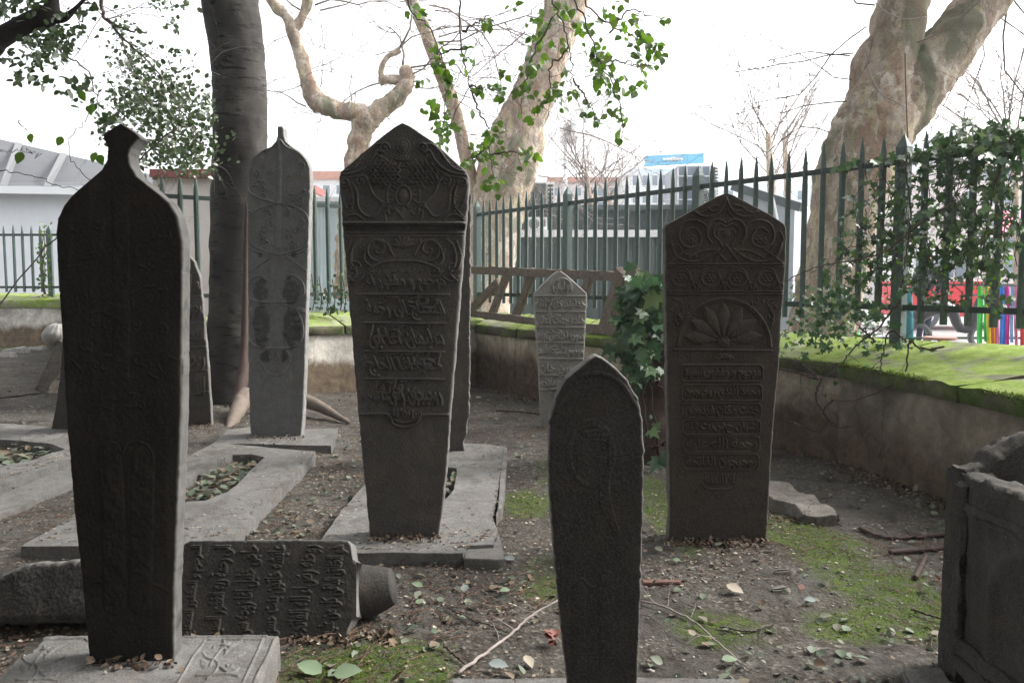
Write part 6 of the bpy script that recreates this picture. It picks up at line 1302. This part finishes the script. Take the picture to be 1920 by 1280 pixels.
spray = ivyblob([(1560, 560, 46, 34, 110), (1520, 590, 36, 40, 90), (1600, 590, 50, 34, 110), (1500, 640, 26, 40, 60), (1560, 640, 50, 26, 60), (1640, 600, 30, 24, 40), (1500, 690, 24, 26, 26), (1545, 700, 30, 22, 22), (1640, 660, 30, 20, 22), (1700, 640, 30, 12, 10), (1470, 700, 10, 30, 20), (1545, 745, 14, 12, 8), (1620, 640, 16, 16, 12), (1690, 655, 14, 10, 7), (1745, 655, 12, 8, 5)], .45, .22)
for (x, y, L_) in ((1610, 330, 160), (1650, 330, 200), (1665, 350, 120), (1700, 360, 190), (1725, 420, 130), (1745, 480, 90), (1770, 500, 80), (1800, 520, 60), (1860, 520, 70), (1890, 380, 150), (1900, 300, 200), (1580, 400, 120), (1560, 480, 120), (1630, 400, 140), (1850, 380, 150), (1815, 400, 130)):
    Yd = fence_depth(min(x, 1980)) - .16 - .1 * rng.random(); q_ = [P(x + 10 * math.sin(k * .9 + x) + k * rng.normal(0, 1.2), y + L_ * k / 9, Yd - .01 * k) for k in range(10)]; strands_.append(q_)
    for k in range(int(L_ / 5)): i_ = rng.integers(0, 9); spray.append(q_[i_] * (1 - .5) + q_[i_ + 1] * .5 + rng.normal(0, .022, 3))
ivy_obj(w, 'foliage', spray, .042, M['ivy_b'], (-.4, -1, .5), .9)
ivy_obj(w, 'foliage', [P(x, y, Y) for x, y, Y in ((1845, 262, 4.7), (1812, 274, 4.8), (1860, 290, 4.7), (1600, 372, 5.8), (1612, 380, 5.8), (1700, 430, 5.2), (1715, 445, 5.2), (1740, 395, 5.0), (1730, 400, 5.0), (1840, 390, 4.8), (1870, 300, 4.7))], .075, M['ivy_b'], (-.2, -1, .8), .4)
mb = MB()
def stem(pl, Y, r0=.007, r1=.003, sub=3, n=40):
    q = crom([P(*p[:2], p[2] if len(p) > 2 else Y) for p in pl], n) + rng.normal(0, .004, (n, 3)); mb.tube(q, np.linspace(r0, r1, n), 6)
    for k in range(sub): branchlets(mb, q[rng.integers(2, n)], rng.normal(0, 1, 3) + [0, -.3, -.6], .22, r1 * .7, 1, .7, -.05, .22, 2, 3)
for pl in ([(1790, 380), (1720, 420), (1660, 470), (1600, 488), (1530, 500), (1470, 528)], [(1690, 560), (1660, 600), (1630, 630), (1600, 652), (1580, 680), (1535, 712)], [(1770, 650), (1730, 655), (1705, 640), (1700, 690), (1680, 715), (1640, 738), (1600, 750), (1562, 750)], [(1535, 712), (1500, 700), (1460, 690)], [(1560, 750), (1545, 770), (1565, 800), (1600, 798)], [(1500, 680), (1530, 705)], [(1480, 790), (1510, 800), (1540, 810)], [(1700, 640), (1670, 620), (1655, 660), (1650, 700)],
           [(1540, 712), (1530, 745), (1545, 775), (1572, 800)], [(1640, 640), (1620, 620), (1600, 600)], [(1700, 290), (1700, 330), (1708, 400), (1700, 470), (1690, 540)], [(1900, 250), (1870, 330), (1850, 420), (1840, 520)]): stem(pl, 5.05)
for _ in range(46):          # bare tangled stems on the railings
    x, y = rng.uniform(1590, 1900), rng.uniform(280, 470); pl = [(x, y)]
    for k in range(4): pl.append((pl[-1][0] + rng.normal(-6, 13), pl[-1][1] + rng.uniform(6, 42)))
    Y = fence_depth(x) - .08 - .12 * rng.random(); stem([(a_, b_) for a_, b_ in pl], Y, .0035, .002, 1, 18)
for q_ in strands_: mb.tube(crom(q_, 20), .0028, 5)
adopt(w, mb.build('stems', M['vine'], smooth=True))
leaves_obj('foliage', ivyblob([(1700, 480, 90, 60, 120), (1560, 600, 70, 60, 90), (1840, 470, 50, 60, 90), (1660, 400, 40, 60, 60)], .12, .12), .03, M['leaf'], w, up=(0, -1, .3), spread=1)
# ivy-grown stump behind the brown headstone
b0 = GG(1226, 862); w = thing('ivy_stump', 'ivy-covered dark tree stump standing against the wall left of the broad brown headstone', 'tree stump', b0)
pts = np.array([b0 + [0, 0, -.1], b0 + [.0, .05, .3], b0 + [.02, .05, .7], b0 + [.05, .1, 1.02], b0 + [.07, .1, 1.16]]); adopt(w, trunk_mesh('trunk', pts, [.22, .17, .17, .19, .10], M['vine'], n=40, amp=.35, sc=2, seed=400))
pos = []
for (x, y, rx, ry, n) in ((1215, 530, 38, 18, 60), (1185, 560, 26, 26, 60), (1220, 590, 40, 34, 70), (1180, 630, 24, 34, 44), (1200, 660, 34, 24, 38), (1160, 655, 16, 10, 12), (1205, 700, 24, 18, 16), (1225, 690, 14, 10, 8), (1175, 690, 10, 14, 7), (1190, 720, 10, 18, 6), (1228, 800, 10, 20, 4), (1250, 560, 20, 40, 40), (1165, 600, 10, 24, 14)):
    for _ in range(n): pos.append(P(x + rng.normal(0, rx * .55), y + rng.normal(0, ry * .55), b0[1] - .16 - abs(rng.normal(0, .12))))
ivy_obj(w, 'foliage', pos, .078, M['ivy_b'], (-.25, -1, .65), .55)
ivy_obj(w, 'foliage', [P(x, y, b0[1] - .42) for x, y in ((1232, 552), (1200, 548), (1236, 862), (1240, 855), (1225, 610), (1190, 610))], .13, M['ivy_b'], (-.1, -1, .9), .25)
mb = MB()
for pl in ([(1195, 560), (1220, 640), (1215, 720), (1230, 800), (1238, 850)], [(1218, 700), (1236, 725), (1250, 740)], [(1180, 600), (1200, 680), (1210, 760), (1205, 850)], [(1210, 840), (1230, 835), (1250, 830)]): q = crom([P(x, y, b0[1] - .25) for x, y in pl], 20) + rng.normal(0, .01, (20, 3)); mb.tube(q, .009, 6)
adopt(w, mb.build('stems', M['vine'], smooth=True))
w = thing('climbing_plant', 'thin straggly plant growing on the far-left railings', 'plant', P(82, 550, 15.1)); mb = MB(); pos = []
for k in range(3): q = crom([P(82 + k * 2, 552, 15.1), P(84 - k * 3, 500, 15.1), P(78 + k * 5, 470, 15.1), P(84, 432 + k * 12, 15.1)], 14); mb.tube(q, .008, 4); pos += [q[rng.integers(0, 14)] + rng.normal(0, .06, 3) for _ in range(40)]
adopt(w, mb.build('stems', M['twig'])); leaves_obj('foliage', pos, .06, M['leaf'], w)
w = thing('climbing_plant', 'dark leafy creeper on the lower rails right of the tall finial headstone', 'plant', P(600, 580, 9.3)); pos = []; mb = MB()
for (x, y) in ((586, 540), (600, 545), (625, 540), (638, 530), (612, 552), (645, 548)):
    q = crom([P(x, 582, 9.25), P(x + 3, 560, 9.2), P(x - 2, y - 30 * rng.random(), 9.2)], 10); mb.tube(q, .006, 4); pos += [q[rng.integers(0, 10)] + rng.normal(0, .035, 3) for _ in range(16)]
adopt(w, mb.build('stems', M['twig'])); leaves_obj('foliage', pos, .05, M['ivy'], w)

# ------------------------------------------------------------------ litter
def on_ground(n, dens):
    """random points in the visible yard, thinned by dens(x,y)"""
    y = np.exp(rng.uniform(np.log(2.0), np.log(12), n)); a = rng.uniform(-1, 1, n); x = a * (.66 * y + .1); keep = rng.random(n) < dens(x, y); x, y = x[keep], y[keep]
    fx = -.4538 + 1.064 * (10.8 - y) / 1.651; ok = x < fx - .45; ok &= ~((x > X0s - .02) & (y < Yf + .1)); x, y = x[ok], y[ok]
    p = np.stack([x, y, 0 * x], -1); z = gz(x, y) + .010 * fbm(p * 9, 11, 4) + .007 * fbm(p * 38, 21, 3); p[:, 2] = z; return p
def stuff(o, label, cat): tag(o, label, cat, kind='stuff'); return o
def dmap(x, y, s=1.4, th=0.0, sd=77): return np.clip(fbm(np.stack([x * s, y * s, 0 * x], -1), sd, 3) * 2.2 + .5 + th, 0, 1)
p = on_ground(46000, lambda x, y: dmap(x, y) * .8); n = len(p); p[:, 2] += .006
V, Fc, r_ = scatter(LEAF_V, LEAF_F, p, rotmats(n, (0, 0, 3.2), .8), rng.uniform(.005, .021, n)); stuff(mesh_obj('leaf_debris', V, Fc, M['litter_b'], smooth=False, attr={'rnd': r_}), 'fine brown leaf and bark debris strewn over the earth', 'debris')
lane = lambda x, y: np.clip(dmap(x, y, .9, -.15, 91) * .22 + 1.0 * np.exp(-((x + 1.22) / .30) ** 2) * (y > 3.6) * (y < 8.8) + .4 * np.exp(-((x - .1) / .4) ** 2) * (y > 5.5) * (y < 9) + .5 * np.exp(-((y - 8.4) / .6) ** 2), 0, 1)
p = on_ground(9000, lane); n = len(p); p[:, 2] += .012
V, Fc, r_ = scatter(LEAF_V, LEAF_F, p, rotmats(n, (0, 0, 2.2), .9), rng.uniform(.016, .052, n)); stuff(mesh_obj('fallen_leaves', V, Fc, M['litter'], smooth=True, attr={'rnd': r_}), 'dry grey-green fallen leaves scattered on the ground between the graves', 'leaves')
for (poly, zt_) in (([(60, 1015), (300, 1015), (430, 1000), (590, 848), (400, 836), (150, 960)], .062), ([(600, 1028), (860, 1030), (925, 1000), (940, 838), (800, 836), (650, 950)], .062), ([(-100, 925), (60, 880), (220, 815), (60, 805)], .083)):
    q = G([a_[0] for a_ in poly], [a_[1] for a_ in poly], zt_); k1 = rng.integers(0, len(q), 420); k2 = (k1 + 1) % len(q); f_ = rng.random(420)[:, None]; e_ = q[k1] * (1 - f_) + q[k2] * f_; f2 = (rng.random(420)[:, None] ** 3) * .5; pos = e_ * (1 - f2) + q.mean(0) * f2
    V, Fc, r_ = scatter(LEAF_V, LEAF_F, pos, rotmats(420, (0, 0, 4), .6), rng.uniform(.005, .024, 420)); stuff(mesh_obj('leaf_debris', V, Fc, M['litter_b'], smooth=False, attr={'rnd': r_}), 'brown leaf crumbs lying on a grave slab, mostly along its edges', 'debris')
ft = []
for (x0, x1, y0, z_, n_) in ((1250, 1442, 1014, None, 340), (688, 828, 1007, .062, 130), (160, 345, 1243, .125, 60), (1008, 1092, 801, None, 160), (462, 570, 819, .038, 120), (1440, 1575, 972, None, 200), (340, 660, 1200, None, 260), (0, 160, 1180, None, 160), (655, 745, 1190, None, 120), (300, 400, 799, None, 120), (595, 945, 1052, None, 420), (40, 440, 1028, None, 320)):
    for _ in range(n_):
        x, y = rng.uniform(x0, x1), y0 + abs(rng.normal(0, 7)) - 1; q = GG(x, y) if z_ is None else G(x, y, z_); ft.append(q + [0, 0, abs(rng.normal(0, .006)) + .004])
for _ in range(2600):
    f_ = rng.random(); a_, b_ = (np.array(B), np.array(C)) if rng.random() < .5 else (np.array(A), np.array(B)); q = a_ + (b_ - a_) * f_; o_ = abs(rng.normal(0, .11)); q = q + np.array([-.86, -.3]) * o_ + .02; ft.append(np.array([q[0], q[1], float(gz(q[0], q[1])) + .012 + .03 * max(0, .1 - o_)]))
ft = np.array(ft); V, Fc, r_ = scatter(LEAF_V, LEAF_F, ft, rotmats(len(ft), (0, 0, 1.6), .9), rng.uniform(.007, .028, len(ft))); stuff(mesh_obj('leaf_debris', V, Fc, M['litter_b'], smooth=False, attr={'rnd': r_ * .8}), 'brown leaf crumbs packed against the feet of the stones and along the wall', 'debris')
# leaves inside the grave openings
def fill(poly_px, z, n, size, lab):
    q = G([a_[0] for a_ in poly_px], [a_[1] for a_ in poly_px], z); lo_, hi_ = q.min(0), q.max(0); out = []
    while len(out) < n:
        x, y = rng.uniform(lo_[0], hi_[0]), rng.uniform(lo_[1], hi_[1]); ins = False; j = len(q) - 1
        for i in range(len(q)):
            if (q[i, 1] > y) != (q[j, 1] > y) and x < (q[j, 0] - q[i, 0]) * (y - q[i, 1]) / (q[j, 1] - q[i, 1]) + q[i, 0]: ins = not ins
            j = i
        if ins: out.append((x, y, z - .035 + rng.uniform(-.02, .02)))
    o = leaves_obj('fallen_leaves', np.array(out), size, M['litter'], None, up=(0, 0, 2.5), spread=.8); stuff(o, lab, 'leaves')
fill([(345, 938), (425, 920), (465, 880), (490, 858), (440, 855), (398, 872), (345, 915)], .06, 130, .06, 'green and grey leaves filling the opening of the grave slab')
fill([(-80, 876), (50, 858), (110, 842), (40, 830), (-80, 838)], .07, 160, .07, 'dead leaves filling the opening of the old grave frame at the left')
fill([(780, 930), (835, 930), (851, 913), (855, 880), (790, 882)], .06, 60, .06, 'leaves in the opening of the central grave slab')
p = on_ground(3200, lambda x, y: dmap(x, y, 2.0, -.1, 55)); n = len(p); p[:, 2] += .003
PB = [(1.3, 0, 0), (.3, .9, .1), (-.8, .5, 0), (-1.1, -.5, .1), (.3, -.8, 0), (0, 0, .35), (.1, 0, -.5)]; PF = [(0, 1, 5), (1, 2, 5), (2, 3, 5), (3, 4, 5), (4, 0, 5), (1, 0, 6), (2, 1, 6), (3, 2, 6), (4, 3, 6), (0, 4, 6)]
V, Fc, r_ = scatter(PB, PF, p, rotmats(n, (0, 0, 2), .5), rng.uniform(.002, .008, n) * (1 + 1.2 * (rng.random(n) > .96))); stuff(mesh_obj('pebbles', V, Fc, M['pebble'], smooth=False), 'small pale pebbles and chips lying on the earth', 'pebbles')
mb = MB(); p = on_ground(11000, lambda x, y: dmap(x, y, 1.6, 0, 66)); 
for q in p[:4200]:
    a_ = rng.uniform(0, math.pi); L_ = rng.uniform(.03, .14); dd = np.array([math.cos(a_), math.sin(a_), rng.uniform(-.05, .05)]) * L_; mid_ = q + dd * .5 + rng.normal(0, L_ * .06, 3) + [0, 0, .008]
    mb.tube([q + [0, 0, .008], mid_, q + dd + [0, 0, .008]], rng.uniform(.0009, .0022), 3)
stuff(mb.build('twig_litter', M['needle']), 'thin reddish twigs scattered over the ground', 'twigs')
# single pieces one can point to
def gstem(name, label, pl, r0, r1, m, cat='twig', lift=.012, kids=0):
    mb = MB(); q = crom([GG(x, y) + [0, 0, lift + (l if l else 0)] for x, y, l in [(a_[0], a_[1], a_[2] if len(a_) > 2 else 0) for a_ in pl]], 36) + rng.normal(0, .0015, (36, 3)); mb.tube(q, np.linspace(r0, r1, 36), 7)
    for k in range(kids): branchlets(mb, q[rng.integers(4, 30)], rng.normal(0, 1, 3) * [1, 1, .1], .12, r1 * .7, 1, .5, 0, .15, 2, 3)
    tag(mb.build(name, m, smooth=True), label, cat)
gstem('fallen_branch', 'long pale curved branch lying on the earth left of the small ogee headstone', [(858, 1268), (900, 1238), (950, 1200), (1000, 1172, .03), (1048, 1155, .05)], .006, .004, M['twig_far'], 'branch', kids=3)
gstem('fallen_branch', 'thin pale branch curving away right of the small ogee headstone', [(1202, 1132), (1250, 1145), (1300, 1170), (1340, 1205), (1385, 1245), (1400, 1265)], .004, .0025, M['twig_far'], 'branch', kids=4)
gstem('fallen_branch', 'thick reddish stick lying before the right wall, topmost of three', [(1612, 995), (1660, 1012), (1720, 1012), (1784, 1005)], .011, .010, M['vine'], 'branch', kids=2)
gstem('fallen_branch', 'thick reddish stick lying before the right wall, middle of three', [(1668, 1040), (1720, 1036), (1786, 1032)], .011, .012, M['vine'], 'branch')
gstem('fallen_branch', 'short reddish stick pointing towards the camera by the sarcophagus', [(1736, 1046), (1728, 1064), (1716, 1088)], .010, .012, M['vine'], 'branch')
gstem('fallen_branch', 'thin red-brown twig near the left side of the sarcophagus', [(1706, 1146), (1740, 1158), (1778, 1168)], .004, .004, M['vine'], 'branch')
gstem('fallen_branch', 'dark twig on the earth below the broad brown headstone', [(1350, 1180), (1400, 1188), (1450, 1176)], .004, .003, M['twig'], 'branch', kids=3)
gstem('fallen_branch', 'forked brown twig left of the long pale branch', [(840, 1144), (880, 1165), (920, 1178), (955, 1192)], .003, .002, M['vine'], 'branch', kids=3)
gstem('fallen_branch', 'short dark twig touching the lower end of the long pale branch', [(832, 1214), (850, 1232), (872, 1250)], .004, .003, M['vine'], 'branch')
gstem('fallen_branch', 'dark straight twig on the earth in front of the small pale headstone', [(930, 772), (965, 773), (1012, 778)], .009, .006, M['vine'], 'branch')
gstem('fallen_branch', 'thin brown twig on the earth at the far left', [(0, 748), (50, 742), (98, 736)], .010, .006, M['vine'], 'branch')
def oneleaf(label, x, y, size, m, ang, tilt=(0, 0, 1), lift=.02, name='fallen_leaf'):
    q = GG(x, y) + [0, 0, lift]; nrm = np.array(tilt, float); nrm /= np.linalg.norm(nrm); t = np.array([math.cos(R(ang)), math.sin(R(ang)), 0]); t -= nrm * (t @ nrm); t /= np.linalg.norm(t); Rm = np.stack([np.cross(t, nrm), t, nrm], -1)[None]
    size *= .66; V, Fc, r_ = scatter(LEAF_V, LEAF_F, q[None] - t * size / 2, Rm, [size], np.array([.5])); o = mesh_obj(name, V - q, Fc, m, smooth=True, attr={'rnd': r_}); o.location = tuple(q); tag(o, label, 'leaf')
lv = leaf_mat('large_fallen_leaf', (.11, .16, .09), (.15, .20, .12), None, .05, .5); lb = leaf_mat('grey_fallen_leaf', (.13, .15, .15), (.17, .19, .18), None, .02, .45); lt = leaf_mat('tan_fallen_leaf', (.19, .165, .12), (.24, .20, .145), None, .02, .6)
for lab, x, y, s_, m_2, an, ti in (('large pale green leaf at the bottom edge, left of two lying together', 580, 1262, .14, lv, 160, (.2, -.3, 1)), ('large pale green leaf at the bottom edge, right of two lying together', 652, 1270, .14, lv, 10, (-.1, -.35, 1)), ('grey leaf lying before the chipped corner of the central slab', 954, 1054, .085, lb, 170, (0, -.3, 1)), ('green leaf lying in front of the central slab, leftmost of the row', 782, 1104, .075, lv, 160, (.2, -.3, 1)),
                                   ('dull green leaf lying in the middle of the row before the central slab', 872, 1110, .07, lb, 80, (0, -.4, 1)), ('light green leaf at the right end of the row before the central slab', 946, 1115, .07, lv, 200, (.1, -.2, 1)), ('small light green leaf below the row of leaves', 788, 1136, .06, lv, 40, (0, -.3, 1)), ('dark grey leaf by the foot of the long pale branch', 935, 1256, .10, lb, 350, (0, -.2, 1)),
                                   ('pale dry leaf right of the grey one near the ogee headstone', 992, 1250, .08, lt, 300, (.3, -.3, 1)), ('long curled tan leaf between the ogee and the brown headstone', 1378, 1112, .11, lt, 330, (.1, -.4, 1)), ('pale green leaf at the bottom, right of the foot slab edge', 1368, 1246, .08, lv, 5, (0, -.2, 1)), ('round pale leaf below the brown headstone', 1297, 1195, .055, lt, 110, (0, -.3, 1)), ('pale bluish leaf near the stones below the brown headstone', 1518, 1133, .07, lb, 170, (0, -.3, 1)),
                                   ('small green leaf right behind the ogee headstone', 1268, 1057, .05, lv, 170, (0, -.4, 1)), ('dark green leaf in front of the right wall', 1752, 968, .07, lv, 20, (0, -.3, 1)), ('tan leaf lying at the wall foot beyond the central headstone', 898, 748, .12, lt, 20, (0, -.3, 1))): oneleaf(lab, x, y, s_, m_2, an, ti)
q = GG(1040, 1212); pos = q + rng.normal(0, .010, (9, 3)) + [0, 0, .025]; o = leaves_obj('crumpled_leaf', pos, .038, M['redleaf'], None, up=(0, -.5, .6), spread=1.0); tag(o, 'crumpled red leaf lying left of the small ogee headstone', 'leaf')
for lab, x, y, s_ in (('pale stone chip below the right foot of the brown headstone, nearest of the group', 1467, 1074, .06), ('long flat grey stone half buried below the brown headstone', 1460, 1108, .055), ('small white stone at the right foot of the brown headstone', 1432, 1012, .022), ('round white pebble right of the brown headstone foot', 1440, 1034, .02), ('grey stone at the left foot of the brown headstone', 1240, 1012, .04), ('dark grey stone below the left side of the brown headstone', 1302, 1068, .045), ('pale stone at the lower right of the moss', 1526, 1222, .035), ('cream stone near the bottom of the earth path', 1666, 1192, .03), ('small square pale stone beside the moss patch', 1564, 1112, .026)):
    q = GG(x, y); k = rng.uniform(.6, 1.2, 8)
    block('loose_stone', lab, [q + np.array(v) * s_ * kk_ for v, kk_ in zip(((-1, -.6, -.3), (1, -.6, -.3), (.9, .6, -.3), (-.9, .6, -.3), (-.7, -.5, .35), (.7, -.4, .4), (.6, .5, .35), (-.7, .4, .3)), k)], M['fragment'], 'stone', (7, 7, 5), s_ * .12, 24, int(x), s_ * .2)
for lab, pl in (('flat red tile shard lying right of the small ogee headstone', [(1203, 1085), (1278, 1087), (1275, 1092), (1206, 1092)]), ('small red tile shard between the stones below the brown headstone', [(1492, 1096), (1506, 1092), (1512, 1103), (1498, 1106)]), ('small red brick chip below the brown headstone', [(1430, 1030), (1448, 1028), (1450, 1044), (1434, 1044)])):
    slab('tile_shard', lab, pl, .014, .012, M['brick'], seed=int(pl[0][0]), cat='tile shard', bev=.003, jit=.002)

mp_ = []
for (a_, b_, z_, n_) in ((A, B, .655, 1500), (B, C, .655, 3600)):
    a_, b_ = np.array(a_), np.array(b_)
    for _ in range(n_):
        f_ = rng.random(); q = a_ + (b_ - a_) * f_
        if vn(np.array([q[0] * 5, q[1] * 5, 0.]), 9) < -.25: continue
        o_ = abs(rng.normal(0, .02)); mp_.append((q[0] + o_ * .9 - .004, q[1] + o_ * .2, z_ + (o_ * .26 if rng.random() < .6 else -abs(rng.normal(0, .022)))))
mp_ = np.array(mp_); mo = leaves_obj('moss', mp_, .012, M['mossleaf'], None, up=(-.5, -.3, .8), spread=1.0); stuff(mo, 'tufts of green moss along the front edge of the coping', 'moss')
gp = []
for (mx, my, rx, ry) in moss_px[:10]:
    for _ in range(420): q = GG(mx + rng.normal(0, rx * .45), my + rng.normal(0, ry * .45)); gp.append(q + [0, 0, .004])
gp = np.array(gp); mo = leaves_obj('moss', gp, .007, M['mossleaf'], None, up=(0, 0, 1.0), spread=1.0); stuff(mo, 'short green moss growing on the trodden earth', 'moss')
# ------------------------------------------------------------------ air volume added to wash out the distance like lens glare
hm = bpy.data.materials.new('glare_air'); hm.use_nodes = True; ht = hm.node_tree; ht.nodes.clear()
pv = ht.nodes.new('ShaderNodeVolumePrincipled'); pv.inputs['Color'].default_value = (.94, .96, 1, 1); pv.inputs['Density'].default_value = .0012; pv.inputs['Anisotropy'].default_value = .3
ho = ht.nodes.new('ShaderNodeOutputMaterial'); ht.links.new(pv.outputs[0], ho.inputs['Volume'])
mb = MB(); mb.box((-80, -62, -1.4), (80, 95, 24)); hz = mb.build('glare_haze', hm); hz['kind'] = 'stuff'; hz['label'] = 'pale air volume added over the yard and street, standing in for lens glare'; hz['category'] = 'glare_haze'

# repeats share a group
GR = {'headstone': 'headstones in the graveyard', 'grave slab': 'grave slabs on the ground', 'leaf': 'single fallen leaves', 'branch': 'fallen sticks and branches', 'stone': 'loose stones and fragments', 'fence': 'green spiked fences', 'wall': 'low walls round the graveyard',
      'tile shard': 'red tile shards', 'air conditioner': 'air conditioners on the kiosk', 'bucket': 'buckets in the street', 'stool': 'stools in the street', 'creeper': 'creeper stems on the mottled plane tree', 'plant': 'creepers on the railings'}
for o in bpy.data.objects:
    c_ = o.get('category')
    if o.parent is None and c_ in GR and 'group' not in o: o['group'] = GR[c_]
    if o.parent is None and 'group' not in o and o.name.startswith(('plane_tree', 'bare_tree')): o['group'] = 'plane trees behind the wall' if o.name.startswith('plane') else 'bare trees in the distance'
    if o.parent is None and 'group' not in o and o.name.startswith('apartment_building'): o['group'] = 'distant buildings'
